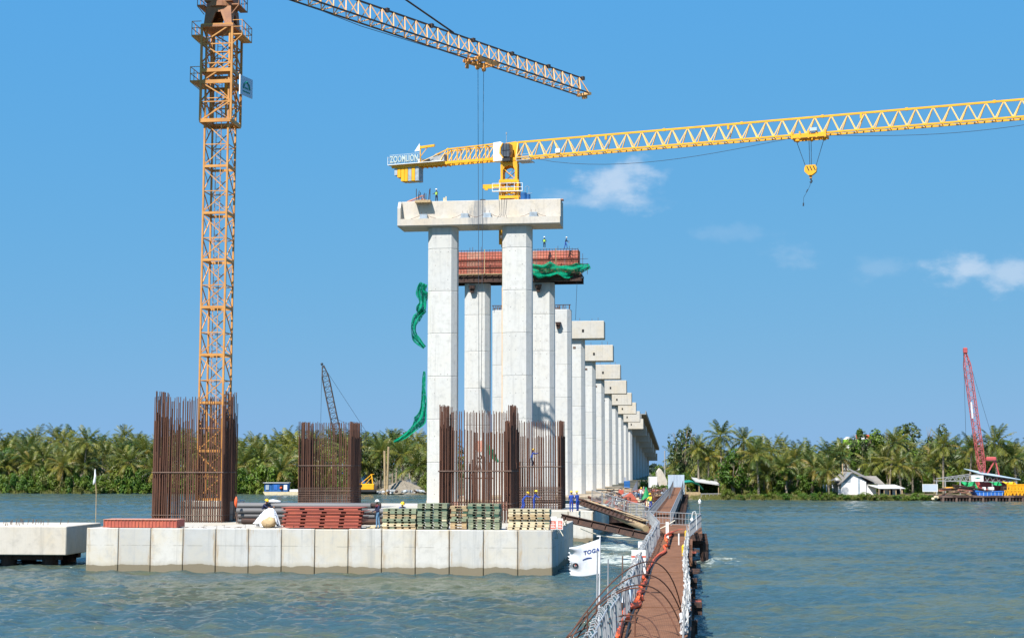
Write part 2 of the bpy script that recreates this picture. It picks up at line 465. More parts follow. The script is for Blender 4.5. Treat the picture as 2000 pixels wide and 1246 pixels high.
M['pink_lacing'] = paint('pink_faded_lacing', (0.55, 0.16, 0.17), (0.45, 0.12, 0.12), 0.5, 0.8, 0.3, (0.4, 0.2, 0.2), 0.3)
M['brown_earth'] = paint('bank_earth', (0.125, 0.098, 0.055), (0.09, 0.075, 0.04), 0.95, 0.15, 0.4, (0.10, 0.12, 0.04), 0.6, 0, 0.0, 0.6)
M['gravel'] = paint('crushed_stone', (0.22, 0.185, 0.14), (0.17, 0.145, 0.11), 0.95, 1.2, 0.45, (0.30, 0.26, 0.2), 0.6, 0, 0.1, 1.0)
M['gravel_grey'] = paint('grey_crushed_stone', (0.20, 0.21, 0.225), (0.15, 0.16, 0.17), 0.95, 1.2, 0.45, (0.28, 0.28, 0.28), 0.6, 0, 0.1, 1.0)
M['trunk'] = paint('palm_bark', (0.30, 0.25, 0.19), (0.22, 0.18, 0.13), 0.9, 2.0, 0.4, (0.12, 0.09, 0.06), 0.5, 0, 0.4)
M['bark'] = paint('grey_bark', (0.22, 0.18, 0.13), (0.15, 0.12, 0.09), 0.9, 2.0, 0.4, (0.32, 0.28, 0.22), 0.4, 0, 0.3)
M['frond'] = leaf('palm_frond', (0.034, 0.080, 0.016), (0.205, 0.205, 0.030), (0.27, 0.21, 0.045))
M['frond_yellow'] = leaf('yellowing_palm_frond', (0.14, 0.145, 0.025), (0.27, 0.20, 0.035), None)
M['frond_dead'] = leaf('dead_palm_frond', (0.20, 0.12, 0.055), (0.28, 0.19, 0.10), None, 0.15)
M['bush'] = leaf('bush_leaf', (0.042, 0.115, 0.014), (0.13, 0.20, 0.022), None)
M['bush_light'] = leaf('light_bush_leaf', (0.09, 0.16, 0.018), (0.15, 0.185, 0.022), None)
M['tree_leaf'] = leaf('broad_tree_leaf', (0.045, 0.082, 0.028), (0.105, 0.135, 0.042), None)
M['far_leaf'] = leaf('far_tree_leaf', (0.030, 0.055, 0.040), (0.05, 0.075, 0.05), None)
M['grass'] = leaf('bank_grass', (0.11, 0.14, 0.025), (0.19, 0.18, 0.05), None)
M['house_white'] = paint('whitewashed_boards', (0.80, 0.78, 0.78), (0.72, 0.70, 0.70), 0.8, 0.6, 0.3, (0.5, 0.45, 0.42), 0.4, 0, 0.05)
M['roof_grey'] = paint('weathered_tin_roof', (0.24, 0.22, 0.20), (0.18, 0.165, 0.15), 0.75, 0.8, 0.4, (0.32, 0.24, 0.18), 0.5)
M['roof_light'] = paint('pale_tin_roof', (0.50, 0.50, 0.49), (0.42, 0.42, 0.42), 0.6, 0.8, 0.35, (0.35, 0.28, 0.22), 0.4)
M['dark_open'] = paint('dark_opening', (0.012, 0.012, 0.013), None, 0.9, 2, 0.1)
M['lime'] = paint('lime_green_cladding', (0.30, 0.55, 0.05), (0.24, 0.46, 0.05), 0.55, 0.6, 0.2, (0.3, 0.4, 0.1), 0.3)
M['skin'] = paint('skin', (0.28, 0.15, 0.09), None, 0.6, 4, 0.1)
M['coverall'] = paint('blue_coverall', (0.012, 0.055, 0.33), (0.01, 0.04, 0.25), 0.85, 6, 0.2, (0.03, 0.08, 0.3), 0.3)
M['navy'] = paint('navy_jacket', (0.012, 0.018, 0.06), (0.01, 0.014, 0.045), 0.85, 6, 0.2)
M['maroon'] = paint('maroon_scarf', (0.14, 0.015, 0.03), None, 0.85, 6, 0.2)
M['jeans'] = paint('faded_jeans', (0.12, 0.24, 0.38), (0.09, 0.18, 0.30), 0.85, 6, 0.2, (0.3, 0.4, 0.5), 0.3)
M['dark_trousers'] = paint('dark_trousers', (0.015, 0.022, 0.05), None, 0.85, 6, 0.2)
M['boot'] = paint('boot_rubber', (0.03, 0.028, 0.025), None, 0.7, 6, 0.2)
M['white_boot'] = paint('pale_boot', (0.55, 0.55, 0.52), None, 0.7, 6, 0.2)
M['hat_yellow'] = paint('yellow_helmet', (0.85, 0.52, 0.01), None, 0.35, 6, 0.1, (0.6, 0.4, 0.1), 0.2)
M['hat_white'] = paint('white_helmet', (0.82, 0.82, 0.80), None, 0.35, 6, 0.1, (0.6, 0.6, 0.6), 0.2)
M['vest'] = paint('lime_vest', (0.45, 0.72, 0.10), None, 0.7, 6, 0.1, (0.3, 0.5, 0.1), 0.2)
M['rope'] = paint('pale_rope', (0.62, 0.58, 0.47), (0.5, 0.46, 0.36), 0.9, 8, 0.3)
M['rope_grey'] = paint('grey_tangled_netting', (0.42, 0.42, 0.41), (0.55, 0.55, 0.53), 0.9, 8, 0.4, (0.15, 0.14, 0.13), 0.5)
M['red_sign'] = paint('red_sign_print', (0.62, 0.06, 0.03), (0.7, 0.12, 0.06), 0.6, 9, 0.4, (0.75, 0.6, 0.5), 0.6)
M['pvc'] = paint('white_plastic_pipe', (0.74, 0.74, 0.76), None, 0.4, 1, 0.1)
M['plastic_grey'] = paint('grey_plastic', (0.36, 0.42, 0.48), None, 0.5, 2, 0.2)
M['barge_blue'] = paint('worn_blue_hull', (0.02, 0.14, 0.50), (0.02, 0.10, 0.38), 0.55, 1.5, 0.35, (0.25, 0.3, 0.35), 0.4)
M['tin_sheet'] = paint('corrugated_tin', (0.46, 0.53, 0.62), (0.40, 0.47, 0.57), 0.5, 0.7, 0.3, (0.3, 0.3, 0.32), 0.3)

# walkway plating: rusty brown expanded mesh
t = NT('rusty_expanded_mesh'); v = t.coords('Object', (1, 1, 1), False)
wx = t.n('ShaderNodeTexWave', wave_type='BANDS', bands_direction='X'); wx.inputs['Scale'].default_value = 5.2; t.l(v, wx.inputs['Vector'])
wy = t.n('ShaderNodeTexWave', wave_type='BANDS', bands_direction='Y'); wy.inputs['Scale'].default_value = 3.4; t.l(v, wy.inputs['Vector'])
g = t.math('MAXIMUM', wx.outputs[1], wy.outputs[1])
n1 = t.noise(t.coords('Object'), 1.3, 6, 0.7); n2 = t.noise(t.coords('Object'), 7, 5, 0.7)
col = t.mix(t.ramp(n1, 0.35, 0.7), (0.235, 0.115, 0.066), (0.160, 0.078, 0.046))
col = t.mix(t.ramp(n2, 0.55, 0.75, 0, 0.5), col, (0.30, 0.19, 0.14))
col = t.mix(t.ramp(g, 0.80, 0.97, 0, 0.55), col, (0.085, 0.045, 0.035))
t.bump(g, 0.5, 0.02)
M['deck_rust'] = t.done(col, 0.95, 0, 0.08)

# water: murky green-brown with sky reflection, fine ripples and foam
t = NT('river_water'); p = t.coords('World', (1, 1, 1), False)
sw = t.coords('World', (0.55, 1.3, 1), False)
r1 = t.noise(sw, 2.6, 6, 0.66, 0.5); r2 = t.noise(t.coords('World', (0.7, 1.6, 1), False), 0.62, 4, 0.6, 0.3)
r3 = t.noise(t.coords('World', (0.10, 0.28, 1), False), 0.35, 4, 0.6)
hgt = t.math('ADD', t.math('MULTIPLY', r1, 0.50), t.math('MULTIPLY', r2, 1.25))
hgt = t.math('MULTIPLY', hgt, t.ramp(t.noise(t.coords('World', (0.02, 0.05, 1), False), 1.0, 3, 0.5), 0.36, 0.62, 0.55, 1.25))
t.bump(hgt, 1.0, 0.36)
col = t.mix(t.ramp(t.math('ADD', r3, t.math('MULTIPLY', t.math('SUBTRACT', r2, 0.5), 0.7)), 0.40, 0.60), (0.080, 0.094, 0.056), (0.038, 0.078, 0.086))  # bluish patches paint reflected sky into the murky base colour
pos = t.n('ShaderNodeNewGeometry').outputs['Position']
fo = None
for (c, rad) in ((BP(112, -4.5), 15.0), (BP(128, -5), 11.0), (BP(150, -6), 7.0)):
    d = t.n('ShaderNodeVectorMath', operation='DISTANCE'); t.l(pos, d.inputs[0]); d.inputs[1].default_value = (c.x, c.y, 0)
    q = t.ramp(d.outputs['Value'], rad * 0.15, rad, 0.25, 0.0)
    fo = q if fo is None else t.math('MAXIMUM', fo, q)
fn = t.math('ADD', t.math('MULTIPLY', t.noise(t.coords('World', (0.6, 1.2, 1), False), 0.85, 8, 0.74, 0.9), 0.72), t.math('MULTIPLY', t.noise(t.coords('World', (1, 2.2, 1), False), 5.0, 4, 0.7), 0.28))
fm = t.ramp(t.math('ADD', fn, fo), 0.655, 0.80, 0, 0.85)
col = t.mix(fm, col, (0.52, 0.56, 0.52))
t.l(t.math('ADD', t.math('MULTIPLY', fm, 0.5), 0.10), t.b.inputs['Roughness'])
t.b.inputs['IOR'].default_value = 1.333
M['water'] = t.done(col, t.math('ADD', t.math('MULTIPLY', fm, 0.5), 0.12))

# ---------------------------------------------------------------- water
nr = [26.0]
while nr[-1] < 345: nr.append(nr[-1] * 1.0036)
while nr[-1] < 1300: nr.append(nr[-1] * 1.03)
nr = np.array([4.0, 12.0, 20.0] + nr)
na = np.linspace(-0.62, 0.62, 520)
YY, AA = np.meshgrid(nr, na, indexing='ij')
XX = YY * np.tan(AA)
ZZ = np.zeros_like(XX)
rg = np.random.RandomState(5)
for k in range(46):
    lam = 0.42 * 1.055 ** k
    th_ = math.radians(250) + rg.normal(0, 0.85)           # wind waves come mostly from the far right
    kk = 2 * math.pi / lam
    amp = 0.0084 * lam ** 0.70 * rg.uniform(0.5, 1.2)
    ph = kk * (XX * math.cos(th_) + YY * math.sin(th_)) + rg.uniform(0, 6.28)
    ph = ph + 1.4 * np.sin(0.09 * XX + rg.uniform(0, 6)) + 1.4 * np.sin(0.11 * YY + 0.05 * XX + rg.uniform(0, 6))
    ZZ += amp * (np.sin(ph) + 0.25 * np.cos(2 * ph))
fade = np.clip((700 - YY) / 300, 0.0, 1)
ZZ *= fade
n0, n1_ = XX.shape
me = bpy.data.meshes.new('river')
me.vertices.add(n0 * n1_)
me.vertices.foreach_set('co', np.stack([XX, YY, ZZ], -1).astype(np.float32).ravel())
ii = (np.arange(n0 - 1)[:, None] * n1_ + np.arange(n1_ - 1)[None, :]).ravel()
q = np.stack([ii, ii + 1, ii + n1_ + 1, ii + n1_], -1)
me.loops.add(q.size); me.loops.foreach_set('vertex_index', q.ravel().astype(np.int32))
me.polygons.add(len(q)); me.polygons.foreach_set('loop_start', (np.arange(len(q)) * 4).astype(np.int32))
me.polygons.foreach_set('loop_total', np.full(len(q), 4, np.int32))
me.polygons.foreach_set('use_smooth', np.ones(len(q), bool))
me.materials.append(M['water']); me.update(calc_edges=True)
put('water', me)['kind'] = 'structure'
b0_ = bpy.data.meshes.new('river_reach'); b0_.from_pydata([(-2500, -2500, -1.0), (2500, -2500, -1.0), (2500, 420, -1.0), (-2500, 420, -1.0)], [], [(0, 1, 2, 3)]); b0_.materials.append(M['water'])
put('water', b0_)['kind'] = 'structure'

# ---------------------------------------------------------------- land behind the river
shore = [(-900, 395), (-330, 372), (-150, 362), (-60, 352), (-20, 345), (8, 335), (20, 318), (28, 304), (38, 293), (70, 288), (120, 284), (250, 282), (900, 330)]


def shore_y(x):
    for (x0, y0), (x1, y1) in zip(shore, shore[1:]):
        if x0 <= x <= x1: return y0 + (y1 - y0) * (x - x0) / (x1 - x0)
    return 340


xs = np.linspace(-880, 880, 500); prof = ((-6, -1.2), (0, -0.05), (1.5, 0.35), (6, 0.9), (30, 1.1), (200, 1.4), (2600, 2.0))
rr = random.Random(3)
b = MB(); rows = []
for d, z in prof:
    rows.append([(x, shore_y(x) + d + (rr.uniform(-.5, .5) if d < 10 else 0), z + (rr.uniform(-.1, .12) if 0 < d < 100 else 0)) for x in xs])
b.rings(rows, False, False)
put('ground', b.mesh('ground', M['brown_earth'], True))['kind'] = 'structure'


_on = ['', 'first', 'second', 'third', 'fourth', 'fifth', 'sixth', 'seventh', 'eighth', 'ninth', 'tenth', 'eleventh', 'twelfth', 'thirteenth', 'fourteenth', 'fifteenth', 'sixteenth', 'seventeenth', 'eighteenth', 'nineteenth']


def ordw(n):
    if n < 20: return _on[n]
    t_, u_ = divmod(n, 10)
    return ['', '', 'twent', 'thirt', 'fort', 'fift', 'sixt', 'sevent', 'eight', 'ninet'][t_] + ('ieth' if u_ == 0 else 'y-' + _on[u_])


_cnt = {}


def count(key):
    _cnt[key] = _cnt.get(key, 0) + 1
    return ordw(_cnt[key])


def rim(px, l, py=1030):                 # the point of the near cap seen at column px, l metres along the bridge
    t_ = -25.0
    for _ in range(6):
        p = at(px, py, BP(l, t_).y); t_ = p.dot(ET)
    q = BP(l, t_); return Vector((q.x, q.y, ZT))


ZT = 2.84

# ================================================================ pile caps
ZT = 2.84                                                    # top of the pile caps


def pile_cap(l0, l1, t0, t1, z0, z1, npan, label, cat='pile cap', nside=8, shadow_band=True):
    rt = thing('pile_cap', label, cat, BP(l0, (t0 + t1) / 2, 0), -TH)
    w = t1 - t0; d = l1 - l0
    MB().box(-w / 2 + 0.22, 0.22, z0 + .05, w / 2 - 0.22, d - 0.22, z1 - 0.03).build('core', M['conc_deck'], rt)
    pw = w / npan
    b = MB(); b.bbox(0.022, 0, z0, pw - 0.022, 0.22, z1, 0.035)
    me = b.mesh('facing_panel', M['conc_panel'])
    for i in range(npan):
        put('facing_panel', me, rt, (-w / 2 + i * pw, R.uniform(-.012, .012), R.uniform(-.015, .02)))
    # cast kicker strip along the front edge
    sw_ = d / nside
    b = MB(); b.bbox(0, 0.24, z0, 0.22, sw_ + 0.22, z1 - .02, 0.03)
    me = b.mesh('side_panel', M['conc_panel'])
    for i in range(nside - 0):
        put('side_panel', me, rt, (w / 2 - 0.22, i * (d - .46) / nside, 0), (0, 0, 0), (1, (d - .46) / d, 1))
        put('side_panel', me, rt, (-w / 2, i * (d - .46) / nside, 0), (0, 0, 0), (1, (d - .46) / d, 1))
    return rt


pc1 = pile_cap(95.6, 112.5, -40.2, -9.05, -0.9, ZT, 14, 'long pale concrete pile cap of fourteen panels nearest the camera, standing in the river')
pc2 = pile_cap(134.6, 160, -40.5, -9.05, -0.9, ZT, 14, 'second concrete pile cap, mostly hidden, with a dark blue side behind the dark girder')
# short rusty starter loops and offcuts along the near rim
b = MB()
for i in range(70):
    x = R.uniform(-15.2, 15.2); y = R.uniform(0.3, 1.3); h = R.uniform(.08, .28)
    if R.random() < .5: b.tube([(x, y, ZT - .05), (x + .02, y, ZT + h), (x + R.uniform(-.25, .25), y, ZT + h * .9)], .014, 4)
    else: b.tube([(x, y, ZT + .02), (x + R.uniform(-.5, .5), y + R.uniform(-.2, .2), ZT + R.uniform(.03, .1))], .015, 4)
tag(b.build('starter_bars', M['rust_tie'], pc1), kind='stuff')

# far left small cap on dark piles
c0 = gz(128, 1105, 0)
rt = thing('pile_cap', 'short pale concrete cap raised on dark piles at the far left edge', 'pile cap', (c0.x, c0.y, 0), math.radians(-5.0))
MB().bbox(-24, 0, 0.74, 0, 6.6, 2.74, 0.05).build('cap_block', M['conc_cap'], rt)
for i, x in enumerate((-1.6, -4.6, -7.8, -11.5, -16, -21)):
    for y in (1.2, 4.6):
        MB().tube([(x, y, -1.5), (x, y, 0.74)], 0.55, 14).build('pile', M['rust_dark'], rt)
MB().box(-23, 0.9, 0.35, -0.8, 1.5, 0.73).build('pile_brace', M['rust_dark'], rt)
MB().box(-23, 4.3, 0.30, -0.8, 4.9, 0.73).build('pile_brace', M['rust_dark'], rt)
b = MB()
for i in range(46):
    x = R.uniform(-9.5, -1.8); y = R.uniform(.5, 5)
    b.tube([(x, y, 2.7), (x + R.uniform(-.1, .1), y, 2.74 + R.uniform(.15, .45))], .02, 4)
tag(b.build('starter_bars', M['rust_tie'], rt), kind='stuff')
tag(put('tarpaulin_heap', (lambda q: (q.rings(lump((-7.2, 1.6, 2.74), 1.5, 1.0, .34, 5, 14, 8, .35, -.02)), q.mesh('tarp', M['red_form_pale'], True))[1])(MB()), None, (c0.x, c0.y, 0), (0, 0, math.radians(-5))),
    'crumpled salmon tarpaulin heap on the far left raised cap', 'tarpaulin')

# ================================================================ rebar cages
bar_me = MB().tube([(0, 0, 0), (0, 0, 1)], 0.030, 5).mesh('bar', M['rust'])
barl_me = MB().tube([(0, 0, 0), (0, 0, 1)], 0.050, 6).mesh('lapped_bar', M['rust'])


def cage(l0, t0, w, d, htop, label, sx_, hoops, laps=True, open_mid=True, seed=1, zb=ZT):
    r = random.Random(seed)
    rt = thing('rebar_cage', label, 'rebar cage', BP(l0, t0, zb), -TH, 'column rebar cages')
    pts = []
    n = int(w / sx_)
    for i in range(n + 1):
        x = w * i / n
        for y in (0, d): pts.append((x + (.09 if y else 0), y, 'f'))
    ns = int(d / .19)
    for i in range(1, ns):
        y = d * i / ns
        for x in (0, w): pts.append((x, y, 's'))
        if i % 3 == 0:
            for x in (0.24, w - 0.24): pts.append((x, y, 's'))
    for x, y, k in pts:
        side = k == 's' or x < .5 or x > w - .5
        hh = htop - r.choice((0, 0, .2, .8, .4)) * r.uniform(.3, 1) if open_mid else htop - r.uniform(0, .18)
        if k == 's' and laps: hh += 0.45
        jx, jy = r.uniform(-.03, .03), r.uniform(-.03, .03)
        ang = (r.uniform(-.004, .004), r.uniform(-.005, .005), 0)
        put('bar', bar_me, rt, (x + jx, y + jy, 0), ang, (1, 1, hh))
        hl = hh * r.uniform(.80, .84) if r.random() < (.85 if side else .7) else hh * r.uniform(.45, .6)
        put('lapped_bar', barl_me, rt, (x + jx + .02, y + jy, 0), ang, (1, 1, hl))
    for z, rad in hoops:
        m = MB(); e = .07
        m.tube([(-e, -e, z), (w + e, -e, z + r.uniform(-.03, .03)), (w + e, d + e, z), (-e, d + e, z), (-e, -e, z)], rad, 5)
        m.build('tie_hoop', M['rust_tie'], rt)
    return rt


g1 = gz(297, 1019, ZT); g2 = gz(858, 1020, ZT)


def lt(p): return (p.dot(EL), p.dot(ET))


l1, t1 = lt(g1)
cage(l1, t1, 5.25, 3.1, 9.15, 'tallest rusty rebar cage, with the orange crane mast rising inside it', .165, ((3.6, .05), (.5, .03)), seed=2)
l2, t2 = lt(g2)
cage(l2, t2, 5.2, 4.3, 8.15, 'rusty rebar cage behind the green timber pallets on the near cap', .205, ((3.7, .05), (1.0, .03), (1.35, .03)), open_mid=False, seed=3)
g3 = at(583, 985, 143); l3, t3 = lt(g3)
cage(l3, t3, 5.0, 4.2, 8.3, 'grey tied rebar cage on the second cap, between orange mast and nearest column', .21, [(.4 + .17 * i, .028) for i in range(10)] + [(4.05, .05)], open_mid=False, laps=False, seed=4)
g4 = at(1017 - 30, 985, 141); l4, t4 = lt(g4)
cage(l4, t4, 5.2, 3.9, 8.35, 'lower rusty rebar cage that a blue worker climbs, right of the pallets', .22, [(.25 + .16 * i, .028) for i in range(12)] + [(3.95, .055)], open_mid=False, laps=False, seed=5)

# ================================================================ bridge piers
TC = -27.93
L0, DL = 193.0, 32.0


def oct_plan(w, d, c):
    return [(-w / 2 + c, 0), (w / 2 - c, 0), (w / 2, c), (w / 2, d - c), (w / 2 - c, d), (-w / 2 + c, d), (-w / 2, d - c), (-w / 2, c)]


CW, CD, CH = 3.92, 2.6, 0.68
lift_cache = {}


def lift_mesh(h):
    k = round(h, 2)
    if k not in lift_cache:
        g = 0.05; fu = oct_plan(CW, CD, CH); inn = [(x * (1 - g / 2 * 1.0), (y - CD / 2) * (1 - g) + CD / 2) for x, y in fu]
        b = MB()
        b.rings([[(x, y, 0) for x, y in inn], [(x, y, 0.06) for x, y in fu], [(x, y, k - .06) for x, y in fu], [(x, y, k) for x, y in inn]])
        lift_cache[k] = b.mesh('column_lift', M['conc_column'])
    return lift_cache[k]


LIFT = 5.65
tie_me = MB().tube([(0, 0, 0), (0, -0.012, 0)], 0.055, 7).mesh('tie_hole', M['tie_mark'])
ORD = ['first', 'second', 'third', 'fourth', 'fifth', 'sixth', 'seventh', 'eighth', 'ninth', 'tenth', 'eleventh', 'twelfth', 'thirteenth', 'fourteenth', 'fifteenth', 'sixteenth', 'seventeenth']


def column(rt, x, zb, zt, ties=False, detail=True):
    col = bpy.data.objects.new('column', None); C.objects.link(col); col.parent = rt; col.location = (x, 0, zb)
    if not detail:
        h = zt - zb
        MB().prism(oct_plan(CW, CD, CH), 0, h).build('shaft', M['conc_column'], col)
        return col
    z = 0.0; h = zt - zb
    while z < h - .05:
        s_ = min(LIFT, h - z)
        if h - z - s_ < 1.0: s_ = h - z
        put('column_lift', lift_mesh(s_), col, (0, 0, z))
        if ties:
            for fz in (0.25, 1.5, 3.4, 5.2):
                if fz < s_ - .2 and R.random() < .8:
                    for fx in (-.85, -.1, .85):
                        if R.random() < .7: put('tie_hole', tie_me, col, (fx + R.uniform(-.05, .05), 0.002, z + fz))
        z += s_
    return col


CAPH = 3.45


def cap_top(i):                          # height of the cap tops: the road falls away from the river
    pts = {0: (1098, 388), 1: (1138, 487), 3: (1184, 627), 4: (1201, 674), 5: (1215, 712), 6: (1228, 743), 7: (1238, 767), 8: (1246, 786), 9: (1254, 803), 10: (1260, 818)}
    if i in pts:
        l = L0 + DL * i; p = BP(l, -17)
        return at(pts[i][0], pts[i][1], p.y).z
    return cap_top(10) - 1.75 * (i - 10) if i > 10 else None


cap_labels = {3: 'nearest plain bridge pier with a warm stained beam, right of the bare topped columns', 4: 'bridge pier with an orange stained upper beam, fifth in the receding row'}
pier_tops = {}
for i in range(17):
    l = L0 + DL * i
    zb = 1.6 if i < 3 else 1.2
    zt = cap_top(i) if i != 2 else None
    if i == 0: label = 'tall twin column pier under the nearest stepped concrete cap beam'
    elif i == 1: label = 'twin column pier carrying the red formwork and green netting'
    elif i == 2: label = 'twin columns still without a beam, rebar stubs on their flat tops'
    else: label = cap_labels.get(i, 'receding bridge pier with plain concrete beam, %s from the front' % ORD[i])
    rt = thing('bridge_pier', label, 'bridge pier', BP(l, TC, 0), -TH, 'bridge piers')
    if i == 2: ct = at(1100, 604, BP(l, -22).y).z
    elif i == 1: ct = at(1062, 551, BP(l, -22).y).z
    else: ct = zt - CAPH
    pier_tops[i] = (rt, ct, zt, l)
    for x in (-4.99, 4.99):
        column(rt, x, zb, ct, ties=(i < 2), detail=i < 9)
    # pile cap slab in the water or on the ground
    MB().bbox(-12, -4, -0.8, 12, 6.5, zb, .06).build('footing', M['conc_panel'], rt)
    if i == 0:
        b = MB(); W2 = 10.86; d = 3.9; z0 = ct; z1 = zt
        lz = z0 + 1.02                                      # ledge of the stepped face
        b.extr_x([(-.85, z0 + .12), (-.75, z0), (d, z0), (d, z1), (0.05, z1), (0.0, z1 - .06), (0.0, lz), (-.85, lz - .03)], -W2 + .42, W2)
        b.build('cap_beam', M['conc_cap_shadowed'], rt)
        b = MB(); b.extr_x([(-.85, z0 + .12), (-.75, z0 + .003), (d - .003, z0 + .003), (d - .003, z1 - .01), (0.3, z1 - .01), (-.2, z1 - .05), (-.85, z1 - 1.0)], -W2, -W2 + .417)
        b.build('cheek_wall', M['conc_cap'], rt)
        for x in (-7.4, -1.85, 1.15, 7.3):
            b = MB(); b.bbox(x - .62, -.72, lz - .02, x + .62, -.05, lz + .10, .02); b.bbox(x - .5, -.6, lz + .10, x + .5, -.1, lz + .62, .03)
            b.build('bearing_block', M['tie_block'] if 'tie_block' in M else M['plastic_grey'], rt)
            b = MB()
            for k in (-1, 1):
                b.tube([(x + k * .5, -.3, lz + .5), (x + k * 1.1, -.5, lz + .18), (x + k * 1.7, -.6, lz + .03)], .025, 4)
                b.tube([(x + k * .3, -.3, lz + .5), (x + k * .3, -.3, lz + 1.0)], .02, 4)
            b.build('starter_bar', M['rust_tie'], rt)
    elif i > 2:
        b = MB(); b.bbox(-10.86, -.75, ct, 10.86, 3.35, zt, .06)
        b.build('cap_beam', M['conc_cap'], rt)
        if i < 11:
            b = MB()
            for x in (-9, -6, -3, 0, 3, 6, 8.4, 9.6):
                b.tube([(x, 1.0, zt - .02), (x, 1.0, zt + R.uniform(.5, 1.0))], .035, 4)
            tag(b.build('starter_bars', M['rust_tie'], rt), kind='stuff')
            b = MB(); b.box(6.55, -.79, ct + CAPH * .36, 6.95, -.752, ct + CAPH * .52); b.build('anchor_pocket', M['dark_open'], rt)
            for x in (-4.99, 4.99): MB().box(x - .25, -.06, ct - 1.9, x + .25, -.003, ct - 1.5).build('bracket_pocket', M['rust_tie'], rt)

# bare columns of the third pier: rebar stubs and bracket
rt, ct, zt, l = pier_tops[2]
for x in (-4.99, 4.99):
    b = MB()
    for k in range(26):
        u = R.uniform(-1.7, 1.7); v_ = R.uniform(.2, 2.4); b.tube([(x + u, v_, ct - .05), (x + u + R.uniform(-.2, .2), v_, ct + R.uniform(.5, .95))], .05, 4)
    tag(b.build('starter_bars', M['rust_tie'], rt), kind='stuff')
    b = MB(); b.box(x - 1.95, -.05, ct + .72, x + 1.95, .08, ct + .84); b.box(x - 1.8, -.02, ct, x - 1.68, .06, ct + .72); b.box(x + 1.68, -.02, ct, x + 1.8, .06, ct + .72)
    b.build('guard_rail', M['rust_dark'], rt)
for rt_, ct_, x, dz in ((pier_tops[2][0], pier_tops[2][1], -4.6, 2.6), (pier_tops[2][0], pier_tops[2][1], 4.75, 2.6), (pier_tops[1][0], pier_tops[1][1], -5.65, 0.75), (pier_tops[1][0], pier_tops[1][1], 4.6, 0.75)):
    b = MB(); b.box(x - .4, -.75, ct_ - dz - .3, x + .4, -.003, ct_ - dz + .2); b.box(x - .28, -.62, ct_ - dz - .75, x + .28, -.003, ct_ - dz - .3); b.box(x - .5, -.82, ct_ - dz + .2, x + .5, -.003, ct_ - dz + .3)
    b.tube([(x - .15, -.8, ct_ - dz), (x - .15, -.95, ct_ - dz)], .12, 8); b.tube([(x + .15, -.8, ct_ - dz), (x + .15, -.95, ct_ - dz)], .12, 8)
    b.build('clamp_bracket', M['rust_dark'], rt_)

# ---- formwork and reinforcement of the second pier's beam
rt1, ct, zt, l = pier_tops[1]
fw = thing('beam_formwork', 'red formwork and rebar grid for a cap beam on brown girders with green netting', 'formwork', BP(l, TC, ct), -TH)
FH = zt - ct; gh = 0.95
b = MB()
for y in (-.72, 3.3):
    b.box(-11.6, y - .25, 0.0, 11.3, y + .25, .1); b.box(-11.6, y - .06, .1, 11.3, y + .06, gh - .1); b.box(-11.6, y - .25, gh - .1, 11.3, y + .25, gh)
    for k in range(16): b.box(-11.4 + k * 1.5, y - .24, .1, -11.34 + k * 1.5, y + .24, gh - .1)
b.build('support_girder', M['rust_dark'], fw)
b = MB()
for k in range(24):
    b.box(-11.4 + k * .98, -1.15, gh + .003, -11.25 + k * .98, 4.1, gh + .22)
b.build('cross_joists', M['rust_dark'], fw)
MB().box(-11.3, -1.1, gh + .222, 11.2, 3.9, gh + .32).build('soffit_board', M['timber'], fw)
ph = FH - gh - .34
pw = 2.16
b = MB(); b.box(0, 0, 0, pw - .03, .06, ph * .98)
for k in range(4): b.box(k * (pw - .1) / 3, .061, 0, k * (pw - .1) / 3 + .07, .16, ph * .97)
form_me = b.mesh('form_panel', M['red_form_bright']); form_me2 = b.mesh('form_panel', M['red_form_pale'])
for k in range(10):
    put('form_panel', form_me2 if (k in (2, 6)) else form_me, fw, (-10.8 + k * pw, .35, gh + .33))
b = MB()
for z in (ph * .3, ph * .62): b.box(-10.8, .20, gh + .33 + z, 10.8, .345, gh + .33 + z + .22)
b.build('form_waler', M['red_form'], fw)
gr = MB().tube([(0, 0, 0), (0, 0, 1)], .034, 4).mesh('grid_bar', M['rust'])
for k in range(50):
    x = -10.75 + 21.5 * k / 49
    put('grid_bar', gr, fw, (x, -.85, gh + .33), (0, 0, 0), (1, 1, ph + R.uniform(.0, .12) + (.4 if R.random() < .12 else 0)))
    if k % 2: put('grid_bar', gr, fw, (x, 2.9, gh + .33), (0, 0, 0), (1, 1, ph + R.uniform(.0, .12)))
for k in range(9):
    put('grid_bar', gr, fw, (-10.8, -.9, gh + .38 + (ph - .1) * k / 8), (0, math.pi / 2, 0), (1, 1, 21.6))
put('grid_bar', gr, fw, (-10.8, 2.9, gh + .28 + ph), (0, math.pi / 2, 0), (1, 1, 21.6))
for k in range(5):
    put('grid_bar', gr, fw, (10.75, -.85 + k * .9, gh + .33), (0, 0, 0), (1, 1, ph))
    put('grid_bar', gr, fw, (10.78, -.85, gh + .45 + k * .8), (-math.pi / 2, 0, 0), (1, 1, 3.7))
for x in (-3.6, 1.0, 7.4):
    b = MB(); b.beam((x, -1.15, gh + .33), (x, -1.15, gh + .4 + ph), .11); b.build('strut', M['timber'], fw)
for x, z1 in ((11.0, 3.6), (11.5, 3.2), (12.2, 1.7), (10.4, 1.6)): MB().tube([(x, -1.2, gh), (x, -1.2, gh + z1)], .035, 5).build('scaffold_tube', M['rust_dark'], fw)
for z in (.9, 1.5, 2.3): MB().tube([(10.2, -1.25, gh + z), (12.3, -1.25, gh + z + .1)], .032, 5).build('scaffold_tube', M['rust_dark'], fw)


